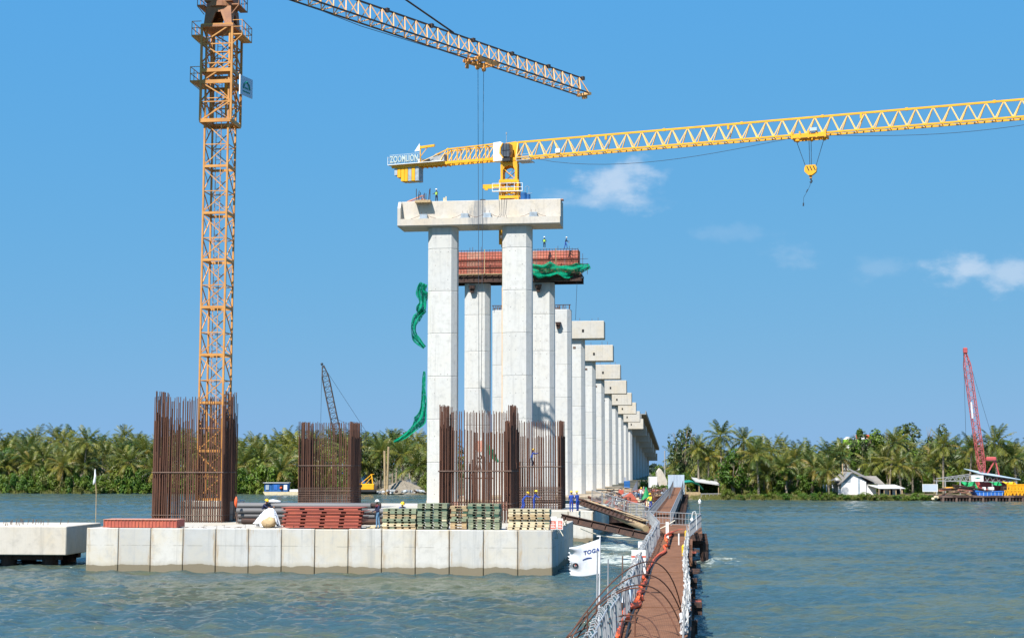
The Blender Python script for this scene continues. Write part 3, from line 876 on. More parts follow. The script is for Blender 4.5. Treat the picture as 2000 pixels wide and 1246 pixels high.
def ribbon(name, label, path, widths, mat, folds=2.5, amp=.22, seed=1, tilt=0.0, group=None):
    """a gathered strip of cloth along a path with lengthwise folds"""
    r = random.Random(seed); path = [Vector(p) for p in path]; pts, ws = [], []
    for i in range(len(path) - 1):
        for k in range(10):
            u = k / 10; p0 = path[max(i - 1, 0)]; p1 = path[i]; p2 = path[i + 1]; p3 = path[min(i + 2, len(path) - 1)]
            pts.append(.5 * ((2 * p1) + (p2 - p0) * u + (2 * p0 - 5 * p1 + 4 * p2 - p3) * u * u + (3 * p1 - p0 - 3 * p2 + p3) * u ** 3)); ws.append(widths[i] * (1 - u) + widths[i + 1] * u)
    pts.append(path[-1]); ws.append(widths[-1]); n = 26; ph = [r.uniform(0, 6.28) for _ in range(6)]; fr, bk = [], []
    for i, p in enumerate(pts):
        d = (pts[min(i + 1, len(pts) - 1)] - pts[max(i - 1, 0)]).normalized(); a = d.cross(Vector((0, 1, 0))); a = a.normalized() if a.length > 1e-3 else Vector((1, 0, 0)); c_ = a.cross(d)
        tw = tilt * math.sin(i * .21 + ph[0]); A = a * math.cos(tw) + c_ * math.sin(tw); B = c_ * math.cos(tw) - a * math.sin(tw); row = []
        for k in range(n + 1):
            v = k / n - .5; w = ws[i] * (1 + .16 * math.sin(i * .23 + ph[1] + 3 * v) + .08 * math.sin(i * .51 + ph[2]) + r.uniform(-.03, .03))
            dep = amp * ws[i] * (math.sin(6.28 * folds * v + ph[3] + .07 * i) + .45 * math.sin(6.28 * folds * 2.1 * v + ph[4] - .11 * i) + .35 * math.sin(.27 * i + 2 * v + ph[5]))
            row.append(p + A * (w * v) + B * dep)
        fr.append(row); bk.append([q + B * .03 for q in row])
    b = MB(); b.rings([[*f_, *reversed(k_)] for f_, k_ in zip(fr, bk)])
    return tag(b.build(name, mat, None, smooth=True), label, 'netting', group)


def net(name, label, path, widths, mat, thick=.05, waves=5, seed=1, group=None, amp=.18):
    """a bunched cloth ribbon along a path: cross section is a ruffled closed loop"""
    r = random.Random(seed); n = 22; rs = []
    path = [Vector(p) for p in path]
    # resample
    pts, ws = [], []
    for i in range(len(path) - 1):
        for k in range(6):
            u = k / 6; p0 = path[max(i - 1, 0)]; p1 = path[i]; p2 = path[i + 1]; p3 = path[min(i + 2, len(path) - 1)]
            pts.append(.5 * ((2 * p1) + (p2 - p0) * u + (2 * p0 - 5 * p1 + 4 * p2 - p3) * u * u + (3 * p1 - p0 - 3 * p2 + p3) * u ** 3)); ws.append(widths[i] * (1 - u) + widths[i + 1] * u)
    pts.append(path[-1]); ws.append(widths[-1])
    ph = [r.uniform(0, 6.28) for _ in range(4)]
    for i, p in enumerate(pts):
        d = (pts[min(i + 1, len(pts) - 1)] - pts[max(i - 1, 0)]).normalized()
        a = d.cross(Vector((0, 1, 0)));  a = a.normalized() if a.length > 1e-3 else Vector((1, 0, 0)); bb = a.cross(d)
        ring = []
        for k in range(n):
            an = 2 * math.pi * k / n; w = ws[i] * (1 + amp * math.sin(3 * an + ph[0] + i * .5) + amp * .7 * math.sin(5 * an + ph[1] - i * .8) + r.uniform(-amp, amp) * .4)
            ring.append(p + a * (w * .5 * math.cos(an)) + bb * (w * .32 * math.sin(an)))
        rs.append(ring)
    b = MB(); b.rings(rs)
    return tag(b.build(name, mat, None, smooth=True), label, 'netting', group)


yn = BP(l - 1.35, -18).y
ribbon('green_netting', 'green netting bunched along the right side of the red beam formwork', [at(1036, 525, yn + .4), at(1052, 528, yn + .3), at(1070, 528, yn + .2), at(1090, 528, yn + .1), at(1112, 529, yn), at(1132, 526, yn), at(1152, 519, yn)], [1.7, 1.9, 2.3, 1.8, 2.1, 1.7, .9], M['green_net'], 1.25, .12, 4, .55)
yn = BP(L0 + .6, -35.2).y
ribbon('green_netting', 'green netting bulging from the left edge of the nearest column', [at(829, 554, yn), at(823, 570, yn), at(826, 590, yn), at(824, 605, yn), at(828, 613, yn)], [.9, 1.5, 1.2, 1.4, .6], M['green_net'], 2.4, .20, 9, .6)
ribbon('green_netting', 'green netting strip looping out beside the nearest column', [at(827, 608, yn), at(813, 621, yn), at(807, 639, yn), at(813, 660, yn), at(829, 679, yn)], [.9, 1.1, .8, .9, .6], M['green_net'], 1.6, .20, 10, .5)
ribbon('green_netting', 'long green netting tail blowing left above the palms', [at(829, 725, yn), at(827, 760, yn), at(827, 795, yn), at(820, 822, yn), at(800, 843, yn), at(783, 857, yn), at(769, 863, yn)], [.3, .5, .85, 1.6, 1.0, .6, .3], M['green_net'], 1.7, .18, 11, .6)
ribbon('green_netting', 'small green netting scrap hanging behind the cage near the rusty hook', [at(952, 868, 188), at(958, 882, 188), at(968, 895, 188), at(973, 902, 188)], [.35, .8, .6, .3], M['green_net'], 1.5, .2, 12, .5)

# ---- far deck on the last piers
b0 = pier_tops[10]; b1 = pier_tops[16]
rt = thing('bridge_deck', 'dark underside of the finished road deck running away to the far bank', 'bridge deck', (0, 0, 0))
for i in range(10, 16):
    za, zb_ = pier_tops[i][2], pier_tops[i + 1][2]; la, lb = pier_tops[i][3] - .7, pier_tops[i + 1][3] - .72
    b = MB()
    p = lambda l_, t_, z_: BP(l_, TC + t_, z_)
    for (u0, u1, h0, h1) in ((-11.4, 11.9, 1.5, 1.75), (-11.4, -11.1, 1.752, 2.7), (11.6, 11.9, 1.752, 2.7)):
        b.rings([[p(la, u0, za + h0), p(la, u1, za + h0), p(la, u1, za + h1), p(la, u0, za + h1)], [p(lb, u0, zb_ + h0), p(lb, u1, zb_ + h0), p(lb, u1, zb_ + h1), p(lb, u0, zb_ + h1)]])
    b.build('deck_slab', M['conc_shaded'], rt)
    for k in range(7):
        u = -9.9 + 19.8 * k / 6; b = MB()
        b.rings([[p(la, u - .35, za + .05), p(la, u + .35, za + .05), p(la, u + .35, za + 1.497), p(la, u - .35, za + 1.497)], [p(lb, u - .35, zb_ + .05), p(lb, u + .35, zb_ + .05), p(lb, u + .35, zb_ + 1.497), p(lb, u - .35, zb_ + 1.497)]])
        b.build('deck_girder', M['conc_shaded'], rt)

# ================================================================ orange tower crane on the near cap
YC = 113.0
cx = at(420.5, 750, YC).x
MW = 1.85
crane = thing('tower_crane', 'orange lattice tower crane rising from the left rebar cage, its jib leaving at the top', 'tower crane', (cx, YC, ZT), -TH)
b = MB(); b.bbox(-1.9, -1.9, 0, 1.9, 1.9, 1.5, .05); b.build('foundation_block', M['conc_deck'], crane)


def mast_section(w, h, cw=.135, lw=.066, heavy=.19, diag=True):
    b = MB(); e = w / 2
    for sx_ in (-1, 1):
        for sy_ in (-1, 1): b.box(sx_ * e - cw / 2, sy_ * e - cw / 2, 0, sx_ * e + cw / 2, sy_ * e + cw / 2, h)
    c = [(-e, -e), (e, -e), (e, e), (-e, e)]
    for k in range(4):
        a, d = c[k], c[(k + 1) % 4]
        A = lambda z: (a[0], a[1], z); D = lambda z: (d[0], d[1], z)
        mid = lambda z: ((a[0] + d[0]) / 2, (a[1] + d[1]) / 2, z)
        b.beam(A(.12), D(.12), cw * .9, heavy); b.beam(A(h * .5), D(h * .5), lw)
        b.beam(A(.2), D(h * .5), lw); b.beam(D(h * .5), A(h - .05), lw)
        b.beam(mid(h * .25), D(.2), lw * .6); b.beam(mid(h * .75), D(h - .1), lw * .6)
    return b


SH = 3.62
zc_bot = at(430, 242, YC).z - ZT; zc_top = at(434, 56, YC).z - ZT
sec = mast_section(MW, SH).mesh('mast_section', M['orange_crane'])
nsec = int(math.ceil((zc_top - 1.5) / SH))
z0 = zc_bot - SH * math.ceil((zc_bot - 1.5) / SH)
for k in range(20):
    z = z0 + k * SH
    if z + SH > zc_top + 2.2: break
    put('mast_section', sec, crane, (0, 0, z))
# ladder in the mast
b = MB()
for x in (-.2, .2): b.beam((x - .3, .55, 1.5), (x - .3, .55, zc_top), .045)
for k in range(int(zc_top / .45)): b.beam((-.5, .55, 1.6 + k * .45), (-.1, .55, 1.6 + k * .45), .03)
b.build('ladder', M['orange_crane'], crane)
# climbing cage
cw_ = 2.42; ch = zc_top - zc_bot
b = MB(); e = cw_ / 2
for sx_ in (-1, 1):
    for sy_ in (-1, 1): b.beam((sx_ * e, sy_ * e, zc_bot), (sx_ * e, sy_ * e, zc_top), .16)
for z in (zc_bot, zc_bot + ch * .40, zc_bot + ch * .52, zc_top - .1):
    for (a, d) in (((-e, -e), (e, -e)), ((e, -e), (e, e)), ((e, e), (-e, e)), ((-e, e), (-e, -e))): b.beam((*a, z), (*d, z), .14, .28)
for k in range(5):
    za, zb_ = zc_bot + ch * k / 5, zc_bot + ch * (k + 1) / 5
    for (a, d) in (((-e, -e), (e, -e)), ((e, -e), (e, e)), ((e, e), (-e, e)), ((-e, e), (-e, -e))):
        if k % 2: a, d = d, a
        b.beam((*a, za), (*d, zb_), .09); b.beam((*d, zb_ - .05), (*a, zb_ - .05), .08)
b.build('climbing_cage', M['orange_crane'], crane)
b = MB(); b.tube([(0.1, 1.0, zc_bot + ch * .25), (.1, 1.0, zc_bot + ch * .5)], .16, 8); b.tube([(.1, 1.0, zc_bot + ch * .1), (.1, 1.0, zc_bot + ch * .25)], .09, 8)
b.build('climbing_ram', M['yellow'], crane)


def platform(z, sides, ext=.75, mat=None, e=1.25, rail=1.15):
    mat = mat or M['orange_crane']
    for sd in sides:
        b = MB()
        x0, x1 = (-e - ext, -e) if sd == 'l' else (e, e + ext)
        b.box(x0, -e, z, x1, e, z + .09)
        xo = x0 if sd == 'l' else x1
        for zz in (rail, rail * .55): b.beam((xo, -e, z + zz), (xo, e, z + zz), .045); b.beam((x0, -e, z + zz), (x1, -e, z + zz), .045); b.beam((x0, e, z + zz), (x1, e, z + zz), .045)
        for y in (-e, -e / 3, e / 3, e): b.beam((xo, y, z), (xo, y, z + rail), .045)
        b.beam((xo, -e, z - .02), (-e if sd == 'l' else e, -e, z - .7), .06)
        b.build('service_platform', mat, crane)


zp = lambda y: at(430, y, YC).z - ZT
platform(zp(78), 'lr'); platform(zp(166), 'l', .8); platform(zp(19), 'lr', .55, M['brown_crane'], 1.1, 1.3)
b = MB(); zb_ = zp(58)
b.box(-1.3, -1.3, zb_ - .15, 1.3, 1.3, zb_)
# tapered turntable support: four plates with an arched opening at the front
zt_ = zp(20)
for k in range(4):
    ca, sa = math.cos(k * math.pi / 2), math.sin(k * math.pi / 2)
    def rot_(x, y, z): return (x * ca - y * sa, x * sa + y * ca, z)
    lo, hi = 1.12, 0.98
    pts = [(-lo, zb_), (-.62, zb_ + .02), (-.15, zb_ + (zt_ - zb_) * .78), (-.15, zt_), (-hi, zt_)]
    for s_ in (1, -1):
        o_ = [rot_(s_ * x, -lo + (lo - hi) * (z - zb_) / (zt_ - zb_), z) for x, z in pts]; i_ = [rot_(s_ * x * .93, -lo + .1 + (lo - hi) * (z - zb_) / (zt_ - zb_), z) for x, z in pts]
        b.rings([o_, i_])
    b.rings([[rot_(*p) for p in ((-.15, -1.0, zt_ - .45), (.15, -1.0, zt_ - .45), (.15, -.98, zt_), (-.15, -.98, zt_))], [rot_(*p) for p in ((-.15, -.9, zt_ - .45), (.15, -.9, zt_ - .45), (.15, -.88, zt_), (-.15, -.88, zt_))]])
b.tube([(0, 0, zt_), (0, 0, zt_ + .38)], 1.22, 24)
b.build('turntable', M['brown_crane'], crane)
ZJ = 45.2 - ZT
b = MB(); b.rings([[(-1.1, -1.1, zt_ + .38), (1.1, -1.1, zt_ + .38), (1.1, 1.1, zt_ + .38), (-1.1, 1.1, zt_ + .38)], [(-.9, -.9, ZJ - .05), (.9, -.9, ZJ - .05), (.9, .9, ZJ - .05), (-.9, .9, ZJ - .05)]])
b.build('slewing_tower', M['brown_crane'], crane)
b = MB()
for sx_ in (-1, 1):
    for sy_ in (-1, 1): b.beam((.85 * sx_, .85 * sy_, ZJ), (0, 0, ZJ + 8), .16)
for k in range(1, 5):
    w_ = .85 * (1 - k / 5.2); z = ZJ + 1.55 * k
    for (a, d) in (((-1, -1), (1, -1)), ((1, -1), (1, 1)), ((1, 1), (-1, 1)), ((-1, 1), (-1, -1))): b.beam((a[0] * w_, a[1] * w_, z), (d[0] * w_, d[1] * w_, z), .07)
b.build('tower_head', M['orange_crane'], crane)


def jib_section(L, n, w, h, chord, lace, mats, top_dark=True):
    """triangular lattice box running along +x; mats = (chords, lacing)"""
    b = MB(); b.m = 0
    b.beam((0, 0, h), (L, 0, h), chord * 1.15); b.beam((0, -w / 2, 0), (L, -w / 2, 0), chord); b.beam((0, w / 2, 0), (L, w / 2, 0), chord)
    b.box(L - .22, -.16, h - .16, L + .1, .16, h + .2)
    b.m = 1
    p = L / n
    for i in range(n):
        x = i * p
        for s_ in (-1, 1):
            b.beam((x, s_ * w / 2, 0), (x + p / 2, 0, h), lace); b.beam((x + p / 2, 0, h), (x + p, s_ * w / 2, 0), lace)
        b.beam((x, -w / 2, 0), (x, w / 2, 0), lace * .9)
        b.beam((x, -w / 2, 0), (x + p, w / 2, 0), lace * .8)
    return b


jd = gz(1139, 184, 45.2) - Vector((cx, YC, 45.2)); JL = jd.length; ja = math.atan2(jd.y, jd.x) + TH
jib = bpy.data.objects.new('jib', None); C.objects.link(jib); jib.parent = crane; jib.location = (0, 0, ZJ); jib.rotation_euler = (0, 0, ja)
ns = 8; sl = (JL - 1.0) / ns
jm = jib_section(sl, 4, 1.45, 1.62, .12, .088, 0).mesh('jib_section', [M['dark_chord'], M['pale_lacing']])
for k in range(ns): put('jib_section', jm, jib, (1.0 + k * sl, 0, 0))
b = MB(); b.box(JL - .1, -.8, -.15, JL + .35, .8, .1); b.beam((JL, -.6, 0), (JL - .6, 0, 1.6), .07); b.beam((JL, .6, 0), (JL - .6, 0, 1.6), .07); b.box(JL + .1, -.25, -.45, JL + .4, .25, -.1)
b.build('jib_tip', M['pale_lacing'], jib)
# trolley at the place of the two hanging ropes
TD = None
best = 1e9
for k in range(400):
    s_ = k / 400 * JL; q = Vector((cx, YC, 45.2)) + jd.normalized() * s_
    v = q - Vector((0, 0, H)); dd = v.y * CP + v.z * SP
    px = 1000 + F * v.x / dd
    if abs(px - 939) < best: best = abs(px - 939); TD = s_
b = MB(); b.box(TD - 1.5, -.95, -.42, TD + 1.5, -.75, -.12); b.box(TD - 1.5, .75, -.42, TD + 1.5, .95, -.12)
for x in (-1.45, -.5, .5, 1.4): b.box(TD + x - .08, -.95, -.40, TD + x + .08, .95, -.2)
for x in (-1.1, 1.1):
    for y in (-.85, .85): b.tube([(TD + x, y - .06, -.05), (TD + x, y + .06, -.05)], .17, 10)
for x in (-.5, .45): b.box(TD + x - .07, -.12, -.95, TD + x + .07, .12, -.4); b.tube([(TD + x, -.1, -.85), (TD + x, .1, -.85)], .22, 10)
b.box(TD - 1.7, .3, -.52, TD - 1.4, .5, -1.3 + .2)
b.build('trolley', M['orange_crane'], jib)
tp = Vector((cx, YC, 45.2)) + jd.normalized() * TD
zh = at(937, 862, tp.y).z
b = MB()
for x in (-.42, .42): b.tube([(TD + x * 1.0, 0, -.9), (TD + x * .32, 0, zh - 45.2 + .35)], .028, 4)
b.build('hoist_rope', M['cable'], jib)
b = MB(); b.tube([(0, -.74, -.25), (JL * .3, -.9, -.95), (TD * .75, -.8, -.75), (TD - 1.5, -.7, -.3)], .03, 4)
b.build('travel_rope', M['cable'], jib)
# pendant bar from the tower head to the jib
tq = None; best = 1e9
for k in range(400):
    s_ = k / 400 * JL; q = Vector((cx, YC, 46.82)) + jd.normalized() * s_
    v = q - Vector((0, 0, H)); dd = v.y * CP + v.z * SP
    if abs(1000 + F * v.x / dd - 886) < best: best = abs(1000 + F * v.x / dd - 886); tq = s_
b = MB(); b.tube([(tq, 0, 1.7), (0, 0, 8)], .085, 6); b.tube([(tq * .45, 0, 1.7), (0, 0, 8)], .08, 6)
for k in (.25, .5, .75): b.tube([(tq * (1 - k) - .15, 0, 1.7 + 6.3 * k + .02), (tq * (1 - k) + .15, 0, 1.7 + 6.3 * k - .02)], .15, 6)
b.build('pendant_bar', M['dark_chord'], jib)
b = MB(); b.box(-13, -.8, -.1, -.9, .8, .15); b.tube([(-11.5, 0, .2), (0, 0, 8)], .07, 6); b.build('counter_jib', M['orange_crane'], jib)
for k in range(3): MB().bbox(-12.8 + k * .75, -.7, -1.9, -12.2 + k * .75, .7, 0.5, .04).build('counterweight', M['conc_deck'], jib)
# sign board hung on the right side of the mast
sb = thing('sign_board', 'pale blue sign board with an arch emblem hung on the right of the orange mast', 'sign', at(469, 165, YC - .9), 0)
sb.rotation_euler = (0, 0, math.radians(68))
MB().box(0, -.03, -.75, 1.75, .03, .75).build('board', M['tin_sheet'], sb)
b = MB(); b.box(-.06, -.05, -.78, 0, .05, .78); b.build('edge_post', M['white'], sb)
b = MB(); b.tube([(.4, -.05, -.2), (.52, -.05, .15), (.85, -.05, .38), (1.18, -.05, .15), (1.3, -.05, -.2)], .07, 5); b.box(.62, -.045, -.2, 1.08, -.033, -.08); b.box(.35, -.045, -.48, 1.35, -.033, -.38)
b.build('emblem', M['teal_tarp'], sb)

# rusty hook block with chains hanging in front of the columns
hp = at(937, 870, tp.y)
hk = thing('hook_block', 'rusty crane hook block with chain slings hanging behind the right rebar cage', 'hook block', hp, -TH)
b = MB(); b.extr_y([(-.42, .15), (-.25, .45), (.25, .45), (.42, .15), (.36, -.35), (.1, -.6), (-.1, -.6), (-.36, -.35)], -.2, .2); b.build('block', M['red_form_pale'], hk)
b = MB(); b.tube([(0, 0, -.6), (0, 0, -.85), (.16, 0, -1.0), (.12, 0, -1.2), (-.05, 0, -1.25), (-.18, 0, -1.1)], .07, 6); b.build('hook', M['rust_dark'], hk)
b = MB()
for x in (-.9, -.25, .3, .95): b.tube([(0, 0, -1.2), (x * .4, -.1, -2.0), (x, -.1, -3.0)], .03, 4)
b.beam((-1.4, -.1, -3.0), (1.4, -.1, -3.0), .12)
b.build('chain_sling', M['rust_tie'], hk)

# ================================================================ yellow flat top crane behind the first pier
YB = 200.0
pz = at(996, 313, YB).z; bx = at(996, 380, YB).x
yc2 = thing('tower_crane', 'yellow flat top tower crane behind the nearest cap beam, long jib reaching right', 'tower crane', (bx, YB, 1.2), -TH)
pzl = pz - 1.2
sec2 = mast_section(1.75, 3.3, .2, .09, .2).mesh('mast_section', M['yellow'])
zt2 = at(996, 362, YB).z - 1.2
k = 0
while k * 3.3 < zt2 + 2.5:
    put('mast_section', sec2, yc2, (0, 0, min(k * 3.3, pzl - 1.2 - 3.3))); k += 1
zz = lambda y: at(996, y, YB).z - 1.2
b = MB(); e = 1.22
for z in (zz(388), zz(372), zz(357)):
    for (a, d) in (((-e, -e), (e, -e)), ((e, -e), (e, e)), ((e, e), (-e, e)), ((-e, e), (-e, -e))): b.beam((*a, z), (*d, z), .2, .38)
for sx_ in (-1, 1):
    for sy_ in (-1, 1): b.beam((sx_ * e, sy_ * e, zz(480)), (sx_ * e, sy_ * e, zz(357)), .24)
for k in range(5):
    za, zb_ = zz(480) + (zz(390) - zz(480)) * k / 5, zz(480) + (zz(390) - zz(480)) * (k + 1) / 5
    b.beam((-e, -e, za), (e, -e, zb_), .12); b.beam((e, -e, za), (e, e, zb_), .12); b.beam((-e, e, za), (-e, -e, zb_), .12)
b.beam((-e, -e, zz(388)), (e, -e, zz(372)), .12); b.beam((e, -e, zz(388)), (-e, -e, zz(372)), .12)
b.build('climbing_cage', M['yellow'], yc2)
b = MB(); b.box(-3.6, -1.3, zz(371), -1.2, -1.0, zz(363)); b.box(-3.3, -1.3, zz(374), -2.9, -1.0, zz(371)); b.build('intro_beam', M['yellow'], yc2)
b = MB()
b.box(-2.2, -1.7, zz(378), 1.9, -1.25, zz(378) + .08)
for z in (.55, 1.1): b.beam((-2.2, -1.68, zz(378) + z), (1.9, -1.68, zz(378) + z), .05)
for x in (-2.2, -1.2, -.2, .8, 1.9): b.beam((x, -1.68, zz(378)), (x, -1.68, zz(378) + 1.1), .05)
b.build('service_platform', M['white'], yc2)
# turntable support with an arched web
b = MB(); z0_, z1_ = zz(350), zz(318)
for sx_ in (-1, 1):
    for sy_ in (-1, 1): b.beam((sx_ * 1.0, sy_ * 1.0, zz(357)), (sx_ * 1.0, sy_ * 1.0, z1_), .3)
for k in range(4):
    ca, sa = math.cos(k * math.pi / 2), math.sin(k * math.pi / 2)
    A = [(-.85, z1_), (.85, z1_), (.85, z1_ - 1.3), (.55, z1_ - .75), (0, z1_ - .55), (-.55, z1_ - .75), (-.85, z1_ - 1.3)]
    f_ = lambda x, y, z: (x * ca - y * sa, x * sa + y * ca, z)
    b.rings([[f_(x, -1.05, z) for x, z in A], [f_(x, -.93, z) for x, z in A]])
b.tube([(0, 0, z1_), (0, 0, z1_ + .35)], 1.25, 20)
b.build('turntable', M['yellow'], yc2)
jd2 = gz(2000, 232, pz) - Vector((bx, YB, pz)); ja2 = math.atan2(jd2.y, jd2.x) + TH; JL2 = jd2.length + 6
up = bpy.data.objects.new('jib', None); C.objects.link(up); up.parent = yc2; up.location = (0, 0, pzl + .1); up.rotation_euler = (0, 0, ja2)
sl2 = 10.35
jm2 = jib_section(sl2, 5, 1.5, 2.25, .21, .115, 0).mesh('jib_section', [M['yellow'], M['yellow_pale']])
x = 1.2
while x < JL2: put('jib_section', jm2, up, (x, 0, 0)); x += sl2
b = MB(); b.extr_y([(-1.6, 0), (1.25, 0), (1.25, 2.25), (.9, 2.4), (-1.0, 2.25), (-1.6, 1.9)], -.12, .12); b.extr_y([(-1.5, -.35), (1.3, -.35), (1.3, .05), (-1.5, .05)], -.85, .85)
for y in (-.75, .75): b.beam((1.2, y, 0), (1.2, 0, 2.25), .16); b.beam((-1.4, y, 0), (-1.0, 0, 2.2), .16)
b.build('slewing_frame', M['yellow'], up)
b = MB(); b.box(1.35, -1.15, -.5, 3.2, 1.15, -.42)
for z in (.3, .75): b.beam((1.35, -1.15, -.42 + z), (3.2, -1.15, -.42 + z), .05)
for x in (1.35, 2.2, 3.2): b.beam((x, -1.15, -.5), (x, -1.15, .35), .05)
b.build('service_platform', M['plastic_grey'], up)
# cab
cab = bpy.data.objects.new('cab', None); C.objects.link(cab); cab.parent = up; cab.location = (-1.75, -1.75, -.45)
b = MB(); b.extr_y([(0, 0), (1.5, 0), (1.35, .55), (.95, 1.0), (1.0, 1.75), (1.35, 2.35), (1.05, 2.62), (0.0, 2.55)], 0, 1.25); b.build('cab_shell', M['white'], cab)
b = MB(); b.extr_y([(1.40, .56), (2.3, .45), (2.45, 1.2), (2.35, 2.25), (1.40, 2.36), (1.05, 1.75), (1.0, 1.0)], 0.03, 1.2); b.build('cab_window', M['glass'], cab)
b = MB(); b.extr_y([(1.36, .35), (1.52, .35), (1.06, 1.0), (1.12, 1.75), (1.46, 2.4), (1.32, 2.42), (.94, 1.8), (.88, .98)], -.035, -.004); b.build('cab_stripe', M['yellow'], cab)
b = MB()
for x in (1.45, 1.85, 2.3): b.box(x, -.02, .5, x + .06, .02, 2.3)
b.box(1.3, -.021, 1.35, 2.4, .021, 1.41); b.box(1.3, -.02, -.12, 2.45, 1.2, .3)
b.build('cab_frame', M['black'], cab)


def text_mesh(txt, size, ext, mat, name='lettering', bold=.0):
    cu = bpy.data.curves.new('txt', 'FONT'); cu.body = txt; cu.size = size; cu.extrude = ext; cu.offset = bold; cu.resolution_u = 3
    cu.space_character = 1.05
    o = bpy.data.objects.new('txt', cu); C.objects.link(o)
    bpy.context.view_layer.update()
    dg = bpy.context.evaluated_depsgraph_get()
    me = bpy.data.meshes.new_from_object(o.evaluated_get(dg))
    bpy.data.objects.remove(o); me.name = name
    me.materials.clear(); me.materials.append(mat)
    return me


put('lettering', text_mesh('ZOOMLION', .30, .004, M['plastic_grey']), cab, (.02, -.012, .14), (math.pi / 2, 0, 0), (.68, 1, 1))
# counter jib: lattice, winch platform, sign, ballast
cj = bpy.data.objects.new('counter_jib', None); C.objects.link(cj); cj.parent = up
b = MB(); b.m = 0
b.beam((-1.5, -.65, .1), (-17.6, -.65, .1), .28, .36); b.beam((-1.5, .65, .1), (-17.6, .65, .1), .28, .36); b.beam((-1.2, -.65, 2.2), (-9.0, -.65, 2.0), .16); b.beam((-1.2, .65, 2.2), (-9.0, .65, 2.0), .16)
for k in range(6):
    x = -1.9 - k * 1.42
    for y in (-.65, .65):
        b.beam((x, y, .1), (x, y, 2.15), .13)
        b.m = 1; b.beam((x - 1.35, y, .2), (x - .1, y, 2.1), .1); b.m = 0
    b.beam((x, -.65, 2.1), (x, .65, 2.1), .1)
    b.beam((x, -.65, .1), (x - 1.2, .65, .1), .1)
for y in (-.65, .65): b.beam((-9.0, y, 2.0), (-10.6, y, 1.4), .14); b.m = 1; b.beam((-10.6, y, 1.4), (-13.5, y, .4), .06); b.m = 0
for k in range(12): b.beam((-9.2 - k * .7, -.8, -.05), (-9.2 - k * .7, .8, -.05), .12, .3)
b.build('lattice_frame', [M['yellow'], M['yellow_pale']], cj)
b = MB(); b.box(-18.0, -1.25, .28, -9.4, 1.25, .36)
for z in (.6, 1.15): b.beam((-18.0, -1.2, .3 + z), (-18.0, 1.2, .3 + z), .05)
for y in (-1.2, 0, 1.2): b.beam((-18, y, .3), (-18, y, 1.45), .05)
b.build('walkway', M['white'], cj)
b = MB(); b.tube([(-10.6, -.55, .95), (-10.6, .55, .95)], .52, 18); b.tube([(-10.6, -.6, .95), (-10.6, -.5, .95)], .66, 18); b.tube([(-10.6, .5, .95), (-10.6, .6, .95)], .66, 18); b.tube([(-11.5, -.4, .85), (-11.5, .4, .85)], .36, 14); b.bbox(-9.9, -.6, .37, -9.6, .6, 1.4, .03)
b.build('hoist_winch', M['galv'], cj)
b = MB(); b.bbox(-12.8, -.45, .37, -12.0, .45, .9, .03); b.bbox(-12.0, -.3, .37, -11.6, .3, .7, .02); b.build('hoist_motor', M['black'], cj)
b = MB(); b.bbox(-13.7, -.7, .37, -13.0, .5, 1.05, .03); b.build('control_cabinet', M['white'], cj)
sg = bpy.data.objects.new('name_sign', None); C.objects.link(sg); sg.parent = cj; sg.location = (-17.6, -1.28, .42)
put('lettering', text_mesh('ZOOMLION', 1.30, .05, M['white_letter'], bold=.02), sg, (0, 0, .18), (math.pi / 2, 0, 0), (.60, 1.0, 1))
b = MB(); b.beam((-.05, .09, .14), (4.45, .09, .14), .06); b.beam((-.05, .09, 1.26), (4.45, .09, 1.26), .06)
for k in range(9): b.beam((-.05 + k * .5625, .09, 0), (-.05 + k * .5625, .09, 1.28), .05)
b.build('sign_frame', M['blue_pale'], sg)
b = MB(); b.beam((-13.1, -.9, .36), (-13.1, -.9, 2.75), .12); b.beam((-13.1, -.9, 2.5), (-10.9, -.9, 2.62), .26, .3); b.beam((-13.1, -.9, 1.2), (-12.0, -.9, 2.45), .07)
b.build('davit_crane', M['yellow'], cj)
b = MB(); b.rings([[(-14.0, -.95, 2.0), (-13.2, -.95, 3.1), (-13.2, -.95, 2.05)], [(-14.0, -.9, 2.0), (-13.2, -.9, 3.1), (-13.2, -.9, 2.05)]]); b.build('pennant', M['white'], cj)
for k, (x0, x1, zl, mt) in enumerate(((-17.2, -16.75, -1.15, 'plastic_grey'), (-16.72, -16.2, -1.5, 'yellow'), (-16.17, -15.65, -2.05, 'yellow'), (-15.62, -15.1, -2.1, 'yellow'), (-15.07, -14.55, -2.1, 'plastic_grey'), (-14.52, -14.0, -2.1, 'yellow'), (-13.97, -13.4, -2.15, 'plastic_grey'))):
    MB().bbox(x0, -.75 - .02 * (k % 2), zl, x1, .75, -.05, .04).build('counterweight', M[mt], cj)
b = MB(); b.beam((-.6, .2, 2.3), (-.6, .2, 3.6), .045); b.tube([(-.6, .2, 3.6), (-.6, .2, 3.85)], .1, 8); b.build('anemometer_mast', M['galv'], up)
